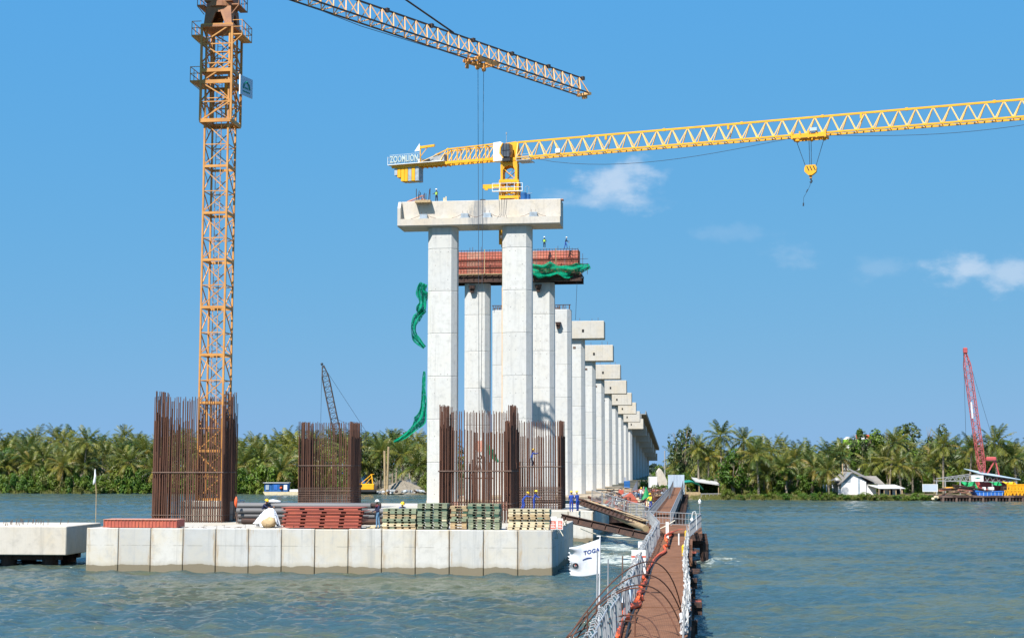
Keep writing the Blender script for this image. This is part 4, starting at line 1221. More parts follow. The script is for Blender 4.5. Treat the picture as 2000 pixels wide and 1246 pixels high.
# trolley and hook block of the yellow crane
TD2 = None; best = 1e9
for k in range(800):
    s_ = k / 800 * JL2; q_ = Vector((bx, YB, pz)) + jd2.normalized() * s_
    v = q_ - Vector((0, 0, H)); dd = v.y * CP + v.z * SP
    if abs(1000 + F * v.x / dd - 1582) < best: best = abs(1000 + F * v.x / dd - 1582); TD2 = s_; tp2 = q_
b = MB()
for y in (-1.0, 1.0): b.box(TD2 - 2.2, y - .12, -.5, TD2 + 2.2, y + .12, -.12)
for x in (-2.1, -1.1, 0, 1.0, 2.1): b.box(TD2 + x - .1, -1, -.45, TD2 + x + .1, 1, -.25); b.box(TD2 + x - .1, -1.14, -.6, TD2 + x + .1, -.9, .35)
for x in (-1.6, .2, 1.8): b.tube([(TD2 + x, -.1, -.6), (TD2 + x, .1, -.6)], .26, 10)
b.build('trolley', M['yellow'], up)
b = MB(); b.bbox(TD2 + .2, -1.3, .2, TD2 + 1.1, -.85, .65, .03); b.build('trolley_winch', M['blue_pale'], up)
b = MB(); b.bbox(6.95, -1.0, .15, 7.6, -.6, .75, .03); b.build('junction_box', M['white'], up)
for xx in (13.7, 30.3, 47.2): MB().bbox(xx, -.25, 1.55, xx + .28, .05, 2.1, .02).build('lamp', M['yellow'], up)
hz2 = at(1582, 330, tp2.y).z
b = MB(); dzz = hz2 - pz
for x0, x1 in ((-1.75, -.55), (-.15, -.1), (.12, .1), (1.75, .6)): b.tube([(TD2 + x0, 0, -.6), (TD2 + x1, 0, dzz)], .035, 4)
b.build('hoist_rope', M['cable'], up)
hb = thing('hook_block', 'yellow hook block with black stripes hanging from the long yellow jib', 'hook block', (tp2.x, tp2.y, hz2), ja2 - TH)
b = MB(); b.extr_y([(-.75, .1), (-.6, .45), (.62, .45), (.78, .1), (.72, -.45), (.2, -.85), (-.25, -.85), (-.75, -.35)], -.28, .28); b.build('block', M['yellow'], hb)
for k, x in enumerate((-.5, -.12, .3)):
    b = MB(); b.poly([(x, -.284, .3), (x + .14, -.284, .3), (x + .4, -.284, -.3), (x + .26, -.284, -.3)], [(0, 1, 2, 3)]); b.build('stripe', M['black'], hb)
b = MB(); b.box(-.16, -.1, -1.2, .14, .1, -.85); b.build('hook_shank', M['orange_crane'], hb)
b = MB(); b.tube([(0, 0, -1.2), (.02, 0, -1.45), (.14, 0, -1.6), (.02, 0, -1.8), (-.12, 0, -1.65)], .1, 6); b.build('hook', M['black'], hb)
b = MB(); b.tube([(0, 0, -1.8), (-.35, 0, -2.6), (-.95, 0, -3.6), (-1.0, 0, -4.4)], .022, 4); b.tube([(-.42, 0, -2.6), (-.6, 0, -2.95)], .07, 5); b.tube([(-1.0, 0, -4.3), (-1.02, 0, -4.7)], .09, 5)
b.build('sling', M['cable'], hb)
b = MB(); ps = []
for k in range(15):
    u = k / 14; ps.append((4 + (TD2 - 6) * u, -.6, -.3 - 1.7 * math.sin(math.pi * u ** .8)))
b.tube(ps, .03, 4); ps = []
for k in range(15):
    u = k / 14; ps.append((TD2 + 2 + (JL2 - TD2) * u, -.6, -.3 - 1.0 * math.sin(math.pi * u)))
b.tube(ps, .03, 4)
b.build('travel_rope', M['cable'], up)

# ================================================================ people
def person_mesh(key, lean, armL, armR, legL, legR, cols):
    """one continuous skinned figure facing -Y; arm = (forward, spread, elbow), leg = (forward, knee) in degrees"""
    rd = math.radians
    V_, E_, Rr, cls = [], [], [], []

    def add(p, r, parent=None, c=None):
        V_.append(Vector(p)); Rr.append(r)
        if parent is not None: E_.append((parent, len(V_) - 1)); cls.append(c)
        return len(V_) - 1
    L = rd(lean); sd = Vector((0, -math.sin(L), math.cos(L)))
    legs = []
    for sgn, (fw_, kn) in ((-1, legL), (1, legR)):
        hip = Vector((sgn * .095, 0, -.06)); kd = Vector((sgn * .02, -math.sin(rd(fw_)), -math.cos(rd(fw_)))); knee = hip + kd * .43
        ad = Vector((0, -math.sin(rd(fw_ - kn)), -math.cos(rd(fw_ - kn)))); ank = knee + ad * .41
        legs.append((hip, knee, ank))
    low = min(l_[2].z for l_ in legs); off = .085 - low
    pel = Vector((0, 0, off))
    ip = add(pel, .13)
    ib = add(pel + sd * .18, .125, ip, 'top'); ic = add(pel + sd * .36, .15, ib, 'top'); inn = add(pel + sd * .50, .075, ic, 'top')
    hd = Vector((0, -math.sin(L * .55 + .08), math.cos(L * .55 + .08)))
    ih = add(pel + sd * .56 + hd * .03, .062, inn, 'skin'); ih1 = add(pel + sd * .56 + hd * .13, .095, ih, 'skin'); ih2 = add(pel + sd * .56 + hd * .21, .085, ih1, 'skin')
    hv = hd.cross(Vector((1, 0, 0)))
    if hv.y > 0: hv = -hv
    add(V_[ih1] + hv * .115, .02, ih1, 'skin')                       # nose
    for sgn, (fw_, sp_, el_) in ((-1, armL), (1, armR)):
        sh = pel + sd * .47 + Vector((sgn * .175, 0, 0)); isx = add(sh, .066, ic, 'top')
        a = L * .4 + rd(fw_); ud = Vector((sgn * math.sin(rd(sp_)), -math.sin(a) * math.cos(rd(sp_)), -math.cos(a) * math.cos(rd(sp_)))); elb = sh + ud * .29
        iu = add(sh + ud * .15, .056, isx, 'top'); ie = add(elb, .046, iu, 'top')
        a2 = a + rd(el_); fd = Vector((sgn * math.sin(rd(sp_)) * .4, -math.sin(a2), -math.cos(a2))); fd.normalize()
        iw = add(elb + fd * .235, .031, ie, 'top'); ipalm = add(elb + fd * .30, .036, iw, 'skin')
        sdv = fd.cross(Vector((sgn, 0, 0))); sdv = sdv.normalized() if sdv.length > .01 else Vector((0, 1, 0))
        for k, ln in enumerate((.075, .088, .082, .062)):
            o_ = sdv * (.027 * (k - 1.5)); f1 = add(V_[ipalm] + fd * .035 + o_, .0095, ipalm, 'skin'); f2 = add(V_[f1] + fd * ln * .55 + Vector((-sgn * .01, 0, 0)), .009, f1, 'skin'); add(V_[f2] + fd * ln * .4 + Vector((-sgn * .022, 0, 0)), .008, f2, 'skin')
        th1 = add(V_[ipalm] + sdv * -.045 + fd * .01, .011, ipalm, 'skin'); add(V_[th1] + fd * .05 + sdv * -.01, .009, th1, 'skin')
    for (hip, knee, ank) in legs:
        i1 = add(pel + hip, .098, ip, 'leg'); i1b = add(pel + (hip + knee) / 2, .083, i1, 'leg'); i2 = add(pel + knee, .064, i1b, 'leg'); i2b = add(pel + (knee * .6 + ank * .4), .064, i2, 'leg'); i3 = add(pel + ank, .046, i2b, 'leg')
        add(pel + ank + Vector((0, -.15, -.045)), .042, i3, 'boot'); add(pel + ank + Vector((0, .05, -.05)), .036, i3, 'boot')
    me = bpy.data.meshes.new('figure'); me.from_pydata([tuple(p) for p in V_], E_, [])
    o = bpy.data.objects.new('figure', me); C.objects.link(o)
    md = o.modifiers.new('skin', 'SKIN'); md.use_smooth_shade = True; md.branch_smoothing = .4
    for i, sv in enumerate(me.skin_vertices[0].data): sv.radius = (Rr[i], Rr[i]); sv.use_root = (i == 0)
    for i in (ip, ib, ic): me.skin_vertices[0].data[i].radius = (Rr[i] * 1.2, Rr[i] * .85)
    md2 = o.modifiers.new('sub', 'SUBSURF'); md2.levels = 1; md2.render_levels = 1
    bpy.context.view_layer.update()
    out = bpy.data.meshes.new_from_object(o.evaluated_get(bpy.context.evaluated_depsgraph_get()))
    bpy.data.objects.remove(o)
    out.materials.clear()
    names = ['top', 'leg', 'skin', 'boot']
    for m in cols: out.materials.append(M[m])
    segs = [(V_[a], V_[b_], c) for (a, b_), c in zip(E_, cls)]
    for f in out.polygons:
        c = f.center; bd = 1e9; bc = 'top'
        for a, b_, k in segs:
            ab = b_ - a; u = max(0, min(1, (c - a).dot(ab) / max(ab.length_squared, 1e-9))); d = (c - a - ab * u).length
            if k == 'skin': d *= 1.05
            if d < bd: bd, bc = d, k
        if bc == 'top' and c.z < pel.z + .02 and cols[0] != cols[1]: bc = 'leg'
        f.material_index = names.index(bc)
    return out, pel + sd * .56 + hd * .19, hd, pel, sd


def person(label, loc, rz, lean=4, armL=(8, 8, 15), armR=(8, 8, 15), legL=(4, 4), legR=(-4, 3), cols=('coverall', 'coverall', 'skin', 'boot'), hat='hat_yellow', vest=False, sc=1.0, scarf=None):
    me, hc, hd, pel, sd = person_mesh(label, lean, armL, armR, legL, legR, cols)
    rt = thing('person', label, 'person', loc, rz)
    rt.scale = (sc, sc, sc)
    put('body', me, rt)
    b = MB(); q = Vector((0, 0, 1)).rotation_difference(hd)
    rs = []
    for r_, z in ((.155, -.02), (.152, 0.0), (.122, .005), (.118, .05), (.095, .09), (.05, .115), (.01, .122)):
        rs.append([hc + q @ Vector((r_ * math.cos(2 * math.pi * k / 12), r_ * 1.15 * math.sin(2 * math.pi * k / 12) - .01, z + .03)) for k in range(12)])
    b.rings(rs); b.build('helmet', M[hat], rt, smooth=True)
    if vest:
        q2 = Vector((0, 0, 1)).rotation_difference(sd); rs = []
        for z, rx, ry in ((.06, .185, .140), (.2, .185, .145), (.36, .205, .155), (.42, .19, .14)):
            rs.append([pel + q2 @ Vector((rx * math.cos(2 * math.pi * k / 14), ry * math.sin(2 * math.pi * k / 14), z)) for k in range(14)])
        b = MB(); b.rings(rs, False); b.build('vest', M['vest'], rt, smooth=True)
    if scarf:
        q2 = Vector((0, 0, 1)).rotation_difference(sd); rs = []
        for z, r_ in ((.40, .13), (.46, .16), (.54, .12)):
            rs.append([pel + q2 @ Vector((r_ * math.cos(2 * math.pi * k / 12), r_ * .9 * math.sin(2 * math.pi * k / 12) - .02, z)) for k in range(12)])
        b = MB(); b.rings(rs); b.build('scarf', M[scarf], rt, smooth=True)
    return rt


navy = ('navy', 'jeans', 'skin', 'boot'); dk = ('navy', 'dark_trousers', 'skin', 'white_boot')
person('person in navy jacket, jeans and white helmet standing at the rim of the near cap', rim(738, 96.6), math.radians(-60), 3, (10, 10, 60), (5, 14, 70), cols=navy, hat='hat_white', scarf='maroon', sc=1.02)
p_ = at(513, 985, 106.5)
person('person in a yellow helmet and navy top stooping behind the white tarpaulin', (p_.x, p_.y, ZT), math.radians(60), 32, (45, 10, 20), (50, 10, 20), (25, 30), (10, 20), cols=('navy', 'dark_trousers', 'skin', 'boot'))
p_ = at(783, 985, 100.5)
person('person in pale blue with a yellow hood bending behind the leftmost pallet stack', (p_.x, p_.y, ZT), math.radians(20), 38, (50, 10, 10), (55, 10, 10), (15, 25), (5, 20), cols=('coverall', 'coverall', 'hat_yellow', 'boot'))
p_ = at(1021, 985, 138)
person('person in blue bending low beside the right rebar cage', (p_.x, p_.y, ZT), math.radians(100), 42, (60, 8, 10), (55, 8, 10), (20, 40), (5, 30))
p_ = at(1043, 985, 137)
person('person in blue with yellow helmet stooping in front of the lower right cage', (p_.x, p_.y, ZT), math.radians(70), 16, (40, 10, 30), (35, 10, 40))
person('person in blue overalls and yellow helmet standing left of a pair, back to us', gz(1116, 1000, ZT), math.radians(175), 3, (12, 8, 40), (12, 8, 30), sc=1.0)
person('person in blue overalls standing right of a pair, half hidden by a mate', gz(1128, 998, ZT), math.radians(215), 6, (15, 8, 50), (10, 8, 40), cols=('coverall', 'coverall', 'skin', 'boot'), sc=.98)
p_ = at(1038, 914, BP(l4 - .25, t4).y)
person('person in blue climbing the bars of the lower right rebar cage', p_, math.radians(100), 14, (70, 8, 30), (60, 8, 40), (10, 20), (28, 40), cols=('coverall', 'dark_trousers', 'skin', 'boot'))
p_ = BP(L0 + .9, TC); ztop = pier_tops[0][2]
person('person in a lime vest and white helmet standing on the nearest cap beam', (at(852, 388, p_.y + 0.2).x, BP(L0 + 1.4, -33).y, ztop), math.radians(-30), 4, (20, 16, 60), (15, 14, 40), cols=dk, hat='hat_white', vest=True, sc=1.03)
zf = pier_tops[1][2] + .02
person('person in lime vest and white helmet standing on the red beam formwork', (at(1063, 487, 226).x, BP(l + 0, -20).y * 0 + BP(pier_tops[1][3] - .7, -18.6).y, zf), 0, 4, (15, 20, 30), (15, 18, 20), cols=dk, hat='hat_white', vest=True)
person('person in dark blue stepping along the right end of the red formwork', (at(1104, 487, 226).x, BP(pier_tops[1][3] - .7, -18).y, zf), math.radians(80), 12, (35, 8, 30), (20, 8, 30), (30, 25), (-12, 10), cols=('navy', 'coverall', 'skin', 'boot'), hat='hat_white')
p_ = gz(1271, 996, 2.0)
person('person with yellow vest and helmet on the cluttered trestle by the railing', p_, math.radians(-40), 8, (40, 10, 30), (30, 10, 20), vest=True, cols=('hat_yellow', 'coverall', 'skin', 'boot'))
p_ = gz(1252, 978, 2.0)
person('small person in white on the trestle beyond the green netting cone', p_, math.radians(30), 5, (10, 8, 20), (10, 8, 20), cols=('white', 'jeans', 'skin', 'boot'))

# ================================================================ goods on the near cap
# stacks of timber pallets along the rim
PW, PD, PH = 2.05, 1.25, .165
_pm = {}


def pal_mesh(part, mt):
    k = (part, mt)
    if k in _pm: return _pm[k]
    b = MB()
    if part == 'top_board': b.box(-PW / 2, 0, 0, PW / 2, PD / 6 - .03, .022)
    elif part == 'bottom_board': b.box(-PW / 2, 0, 0, PW / 2, .14, .022)
    else: b.box(-.155, 0, 0, .155, PD, .118)
    _pm[k] = b.mesh(part, M[mt]); return _pm[k]


def pallet(label, x, y, z, w, group, tones, jitter=.05, rz=0):
    loc = BP(0, 0, z) + ET * (x + R.uniform(-jitter, jitter)) + EL * (y + R.uniform(-jitter, jitter))
    rt = thing('pallet', label, 'pallet', loc, -TH + R.uniform(-.012, .012) + rz, group)
    s = (w / PW, 1, 1)
    main_ = R.choice(tones)
    mt = lambda: main_ if R.random() < .88 else R.choice(tones)
    for k in range(6): put('top_board', pal_mesh('top_board', mt()), rt, (0, k * PD / 6, .142), (0, 0, 0), s)
    for k in range(3): put('bottom_board', pal_mesh('bottom_board', mt()), rt, (0, k * (PD - .14) / 2, 0), (0, 0, 0), s)
    nb_ = max(2, round(w / .46))
    for k in range(nb_): put('runner', pal_mesh('runner', mt()), rt, ((-.5 + k / (nb_ - 1)) * (w - .33), 0.002, .0225))
    return rt


NTH = ['lowest', 'second', 'third', 'fourth', 'fifth', 'sixth', 'seventh', 'eighth', 'ninth', 'tenth', 'eleventh']
for (pxl, pxr, n, yo, tones, lab, rz) in ((747, 812, 8, .55, ['timber_green', 'timber_green', 'timber_pale', 'timber'], 'leftmost pallet stack, green and bare timber', 0),
                                          (815, 873, 10, .75, ['timber_green', 'timber_green', 'timber_dkgreen', 'timber_pale'], 'tall pallet stack second from the left', 0.03),
                                          (880, 912, 9, 1.1, ['timber_dkgreen', 'timber_dkgreen', 'timber_green', 'timber'], 'narrow dark green pallet stack', 0.05),
                                          (914, 975, 10, .6, ['timber_green', 'timber_dkgreen', 'timber_green', 'timber_pale'], 'green pallet stack under the right rebar cage', 0),
                                          (992, 1073, 8, .55, ['timber_pale', 'timber_pale', 'timber_pale', 'timber', 'timber_green'], 'pale timber pallet stack nearest the red signs', 0)):
    pl, pr = rim(pxl, 95.6 + yo), rim(pxr, 95.6 + yo)
    w = (lt(pr)[1] - lt(pl)[1]); xm = (lt(pr)[1] + lt(pl)[1]) / 2
    for k in range(n):
        which = 'topmost' if k == n - 1 else NTH[k]
        pallet('%s pallet of the %s' % (which, lab), xm, 95.6 + yo, ZT + .004 + k * (PH + .001), w, 'timber pallets stacked on the near cap', tones, rz=rz)

# stack of red steel form panels
fpl, fpr = rim(550, 96.1), rim(705, 96.1)
fw_ = lt(fpr)[1] - lt(fpl)[1]; xm = (lt(fpr)[1] + lt(fpl)[1]) / 2
ph_ = .205
b = MB(); b.box(-fw_ / 2, 0, .158, fw_ / 2, 2.2, .195); b.box(-fw_ / 2, 0, 0, fw_ / 2, .09, .030); b.box(-fw_ / 2, 2.1, 0, fw_ / 2, 2.2, .030)
top_me = b.mesh('flange', M['red_form'])
b = MB(); b.box(-fw_ / 2 + .02, .42, .031, fw_ / 2 - .02, .45, .157); web_me = b.mesh('web', M['red_form'])
b = MB(); b.box(-.48, .03, .031, .48, .06, .150); rib_me = b.mesh('rib', M['red_form'])
for k in range(6):
    sh = R.uniform(-.05, .05) + k * .03 + (-.2 if k == 5 else 0)
    rt = thing('steel_formwork', '%s red steel formwork panel in the stack beside the white tarpaulin' % ('topmost' if k == 5 else NTH[k]), 'formwork panel', BP(95.6 + .5 + R.uniform(-.03, .06), xm + sh, ZT + .06 + k * (ph_ + .022)), -TH + R.uniform(-.01, .01), 'red formwork panels stacked on the near cap')
    put('flange', top_me, rt); put('web', web_me, rt)
    for j in range(4): put('rib', rib_me, rt, (-fw_ / 2 + .75 + j * (fw_ - .9) / 3.4, 0, 0))
for x in (-2.0, .1, 2.0):
    MB().box(-.06, .1, 0, .06, 2.0, .058).build('bearer', M['timber'], None, BP(96.05, xm + x, ZT + .001), (0, 0, -TH))
    o = C.objects[-1]
    tag(o, 'timber bearer under the red panel stack, %s' % {-2.0: 'at its left end', .1: 'in its middle', 2.0: 'at its right end'}[x], 'timber', 'bearers under the red panels')
fl, fr = rim(202, 96.2), rim(360, 96.2)
rt = thing('steel_formwork', 'single long red formwork panel lying at the left rim of the near cap', 'formwork panel', (fl.x, fl.y, ZT + .02), -TH)
wl = lt(fr)[1] - lt(fl)[1] - .5
b = MB(); b.box(0, 0, 0, wl, 1.5, .5); b.build('plate', M['red_form'], rt)
b = MB(); b.box(0, -.035, 0, .05, -.001, .5); rm = b.mesh('rib', M['red_form'])
for k in range(22): put('rib', rm, rt, (.02 + k * (wl - .09) / 21, 0, 0))
b = MB(); b.box(0, -.06, .501, wl, 1.53, .54); b.build('lid_plate', M['red_form_pale'], rt)

# pipes lying across the deck behind
pipe_me = MB().tube([(0, 0, 0), (1, 0, 0)], .19, 12).mesh('steel_pipe', M['grey_pipe'])
piper_me = MB().tube([(0, 0, 0), (1, 0, 0)], .19, 12).mesh('steel_pipe', M['rust_dark'])
p0 = at(468, 1000, 107.0); ll, tt = lt(p0)
cnt = 0
for row, n in enumerate((5, 4, 4, 3)):
    for k in range(n):
        ln = 10.2 + R.uniform(-.9, .6)
        o = put('steel_pipe', pipe_me if (row + k) % 4 else piper_me, None, BP(ll - .5 + (k + .5 * (row % 2)) * .40 + .1 * row, tt + R.uniform(-.25, .35), ZT + .2 + row * .36), (0, 0, -TH + R.uniform(-.006, .006)), (ln, 1, 1))
        lay = ['bottom', 'second', 'third', 'top'][row]
        tag(o, 'long grey steel pipe in the %s layer of the pile behind the red panels, number %d from the front' % (lay, k + 1) if False else 'long steel pipe, %s in the %s layer of the pile behind the red panels' % (['front', 'second', 'third', 'fourth', 'back'][k], lay), 'pipe', 'steel pipes piled on the near cap')

# white tarpaulin over an ochre sack, twisted rebar scrap, drums
q0 = rim(521, 98.2)
b = MB(); b.rings(lump((0.1, .1, .28), .46, .4, .36, 21, 16, 10, .2, -.27)); tag(b.build('cement_sack', M['timber'], None, q0, smooth=True), 'ochre sack bulging out from under the white tarpaulin', 'sack'); C.objects[-1].location.y -= .32; C.objects[-1].location.x += .1
b = MB(); rs = []; r3_ = random.Random(40)
for i in range(14):
    u = i / 13; ring = []
    for k in range(40):
        an = 2 * math.pi * k / 40; fold = .16 * math.sin(7 * an + 1.3) + .10 * math.sin(13 * an + 4 * u) + r3_.uniform(-.05, .05)
        rad = (.10 + .90 * u ** .8) * (1 + fold * u); cx0 = .22 * (1 - u); drop = u ** 1.5 * (1 + .22 * math.sin(3 * an + .6) + .25 * fold)
        ring.append((cx0 + .86 * rad * math.cos(an), .45 + .62 * rad * math.sin(an), max(.02, 1.24 * (1 - drop * .93) - .10 * math.sin(2 * an + 2) * u + r3_.uniform(-.03, .03))))
    rs.append(ring)
rs.reverse(); b.rings(rs); tag(b.build('tarpaulin', M['tarp_white'], None, (q0.x - .05, q0.y + .1, ZT)), 'crumpled white tarpaulin draped over sacks left of the red panel stack', 'tarpaulin')
b = MB(); b.tube([(-.5, 0, 0), (.0, .02, .03), (.55, 0, -.02)], [.09, .13, .08], 10)
tag(b.build('cement_bag', M['tarp_white'], None, at(533, 979, 106.6), smooth=True), 'white bag lying on the pipe pile beside the stooping yellow helmet', 'bag')
b = MB()
for k in range(40):
    x = R.uniform(-.75, .75); y = R.uniform(-.3, 1.4)
    b.tube([(x, y, .02), (x + R.uniform(-.3, .3), y, R.uniform(.5, 1.1)), (x + R.uniform(-.5, .5), y + .1, R.uniform(.1, .5))], .024, 4)
tag(b.build('rebar_scrap', M['rust_tie'], None, gz(480, 1022, ZT)), 'tangle of bent rusty rebar between tallest cage and white tarpaulin', 'scrap rebar')
hv_ = at(461, 980, 106.0); b = MB(); b.rings(lump((0, 0, 0), .10, .12, .34, 13, 12, 9, .25)); tag(b.build('life_vest', M['orange_net'], None, (hv_.x, 106.0, hv_.z), smooth=True), 'orange red life vest hung on the right side of the tallest cage', 'life vest')
b = MB(); b.tube([(0, 0, 0), (0, 0, .02), (0, 0, .88)], [.27, .29, .29], 14); tag(b.build('drum', M['blue_tank'], None, (at(804, 985, 101.5).x, 101.5, ZT)), 'blue drum between the two left pallet stacks', 'drum')
b = MB()
for k in range(5): b.box(-.9 + k * .12, -.1 + k * .07, .02 + k * .03, .9 + k * .05, .05 + k * .08, .05 + k * .03)
tag(b.build('plank_pile', M['timber_pale'], None, rim(735, 96.9), (0, 0, .1)), 'loose pale planks at the feet of the navy jacketed person', 'planks', kind='stuff')
for px, w_, h_ in ((845, 1.2, .7), (945, 2.2, .8)):
    pp = at(px, 985, 128)
    rt = thing('timber_stack', 'small stack of brown boards behind the bars %s' % ('at the foot of the nearest column' if px < 900 else 'in the middle of the right cage'), 'timber', (pp.x, 136.5 if False else 129.5, ZT), -TH)
    for k in range(4): MB().box(-w_ / 2 + R.uniform(-.1, .1), 0, k * .2 - .0, w_ / 2, 1, k * .2 + .15).build('board', M['red_form_pale'], rt)
    rt.location = BP(136.2, lt(pp)[1] + 0.0, ZT)

# small notice boards
for px, w_, lab in ((1080, .46, 'left of two small white and red notice boards at the near cap corner'), (1094, .36, 'right of two small white and red notice boards, smaller and redder')):
    q_ = rim(px, 96.3)
    rt = thing('notice_board', lab, 'sign', (q_.x, q_.y, ZT), -TH)
    MB().box(-w_ / 2, 0, .02, w_ / 2, .03, .86 if w_ > .4 else .74).build('board', M['white'], rt)
    MB().box(-w_ / 2 + .04, -.006, .06, w_ / 2 - .04, -.001, .58).build('red_panel', M['red_sign'], rt)
    b = MB()
    for k in range(4): b.box(-w_ * .3, -.010, .14 + k * .1, w_ * (.3 - .1 * (k % 2)), -.0065, .18 + k * .1)
    b.build('print_lines', M['white'], rt)
    MB().box(-.02, .031, 0, .02, .25, .7).build('prop', M['timber'], rt)
# flagpole at the left corner
q_ = gz(187, 1020, ZT)
rt = thing('flagpole', 'thin pole with a drooping white flag at the left corner of the near cap', 'flagpole', (q_.x, q_.y, ZT))
b = MB(); b.tube([(0, 0, 0), (-.02, 0, 2.0), (-.15, 0, 3.9)], .025, 5); b.build('pole', M['timber'], rt)
b = MB(); b.tube([(-.15, 0, 3.85), (-.12, -.05, 3.3), (-.18, 0, 2.9), (-.25, .02, 2.75)], [.03, .08, .10, .04], 8); b.build('flag', M['tarp_white'], rt)

# ================================================================ things on top of the nearest cap beam
zt0 = pier_tops[0][2]; yb = lambda t_: BP(L0 + .9, t_)
def pcap(px, dl=.8):
    p = at(px, 387, BP(L0 + dl, -28).y); tt_ = lt(p)[1]; return BP(L0 + dl, tt_, zt0)
rt = thing('stub_cage', 'rusty starter cage on a timber tray at the left of the nearest cap beam', 'rebar cage', pcap(829, -.1), -TH)
MB().box(-1.3, -.9, -.28, .8, .9, -.02 + .06).build('tray', M['timber'], rt)
b = MB()
for k in range(9):
    x = -1.25 + k * .23; b.tube([(x, R.uniform(-.6, .6), .04), (x + R.uniform(-.15, .15), R.uniform(-.5, .5), R.uniform(.9, 1.9))], .045, 4)
b.build('stub_bars', M['rust_dark'], rt)
b = MB()
b.box(-1.6, 0, 0, .1, .5, .12); b.beam((-.6, .2, .15), (1.5, .3, 1.0), .3, .14); b.beam((-.2, .2, .1), (1.9, .1, .45), .35, .12); b.beam((1.2, .2, .1), (1.75, .2, 1.0), .2, .1)
tag(b.build('formwork_offcuts', M['red_form_pale'], None, pcap(800), (0, 0, -TH)), 'leaning reddish formwork offcuts at the left end of the nearest cap beam', 'offcuts')
b = MB(); b.box(-1.0, 0, 0, 1.0, 1.2, .10); tag(b.build('form_board', M['red_form_pale'], None, pcap(1073), (0, 0, -TH), ), 'flat reddish board on the right end of the nearest cap beam', 'board'); C.objects[-1].scale = (1.95, 1, 1)
b = MB(); b.tube([(0, 0, 0), (0, 0, 1.0)], .42, 14); b.tube([(.6, 0, 0), (.6, 0, .8)], .3, 12)
tag(b.build('blue_drum', M['blue_tank'], None, pcap(1024), (0, 0, 0)), 'blue drums beside the yellow mast on the nearest cap beam', 'drum')
b = MB()
for x in (0, .5): b.tube([(x, 0, 0), (x, 0, 1.9)], .03, 4)
b.tube([(0, 0, 1.0), (.9, 0, 1.1)], .03, 4); b.tube([(0, 0, 1.9), (.25, 0, 2.1), (.5, 0, 1.9)], .03, 4)
tag(b.build('ladder_hoop', M['galv'], None, pcap(1027, 1.5), (0, 0, 0)), 'pale ladder hoop standing behind the blue drums on the cap beam', 'ladder')
b = MB(); b.ball((0, 0, .15), .3, 9, 5, (1.5, 1, .5)); b.ball((.5, .1, .1), .2, 8, 5, (1.3, 1, .5)); tag(b.build('black_bags', M['black'], None, pcap(943, .9)), 'low black bag beside the ropes on the nearest cap beam', 'bag')
b = MB(); b.box(-.25, -.25, 0, .0, .0, .55); b.box(.05, -.2, 0, .2, .0, .75); tag(b.build('bucket_pair', M['timber_pale'], None, pcap(868, .9)), 'pale upright timber stubs right of the vested person on the cap beam', 'timber')
tt_ = None
b = MB()
for x in (-.45, -.1, .25, .6): b.tube([(x, 0, 0), (x * .7, .02, -1.9), (x * 1.2, -.9, -2.6 if abs(x) > .3 else -2.45)], .022, 4)
q_ = pcap(982, -.03); q_.z += .02
tag(b.build('hanging_cable', M['cable'], None, q_ , (0, 0, -TH)), 'thin dark cables hanging down the face of the nearest cap beam', 'cable')
# rope ladder or lines against the second pier
for px_, y0, y1, Y_, lab in ((1127, 553, 625, 222, 'thin line hanging below the green netting end'),):
    a, c = at(px_, y0, Y_), at(px_ - 3, y1, Y_)
    tag(MB().tube([a, c], .03, 4).build('hanging_line', M['cable']), lab, 'rope')

# ================================================================ walkway on piles
ZW = 1.80


def rot_put(name, me, l_, t_, z, parent=None, rz=0, sc=(1, 1, 1)): return put(name, me, parent, BP(l_, t_, z), (0, 0, -TH + rz), sc)


wk = thing('walkway', 'rusty brown plated walkway on dark piles running from the bottom edge to the trestle', 'walkway', (0, 0, 0), -TH)
b = MB(); b.box(-1.06, .012, -.03, 1.06, 5.988, 0.0); plate = b.mesh('deck_plate', M['deck_rust'])
TX = -1.46


def wob(l_): return 0.10 * math.sin((l_ - 30) / 17.0) + .06 * math.sin(l_ / 7.0)


for k in range(14):
    l_ = 26 + k * 6
    put('deck_plate', plate, wk, (TX + wob(l_ + 3) , l_, ZW + R.uniform(-.03, .02) + (.0)), (R.uniform(-.004, .004), R.uniform(-.006, .006), math.atan2(wob(l_) - wob(l_ + 6), 6)))
for x in (-1.0, 1.0):
    b = MB(); b.tube([(TX + x + wob(26 + k * 3), 26 + k * 3, ZW - .22) for k in range(29)], .17, 4); b.build('stringer', M['rust_dark'], wk)
pile_me = MB().tube([(0, 0, -2), (0, 0, ZW - .55)], .22, 10).mesh('pile', M['rust_dark'])
head_me = MB().box(-1.9, -.16, ZW - .56, 1.75, .16, ZW - .36).box(-1.9, -.05, ZW - .8, 1.75, .05, ZW - .561).box(-1.9, -.16, ZW - .86, 1.75, .16, ZW - .801).mesh('cross_head', M['rust_dark'])
for k in range(13):
    l_ = 29 + k * 6.6
    put('cross_head', head_me, wk, (TX + wob(l_), l_, R.uniform(-.03, .03)), (0, 0, R.uniform(-.04, .04)), (R.uniform(.72, .98), 1, 1))
    for x in (-.9, 1.05): put('pile', pile_me, wk, (TX + wob(l_) + x, l_ + .02, 0), (R.uniform(-.02, .02), R.uniform(-.02, .02), 0))
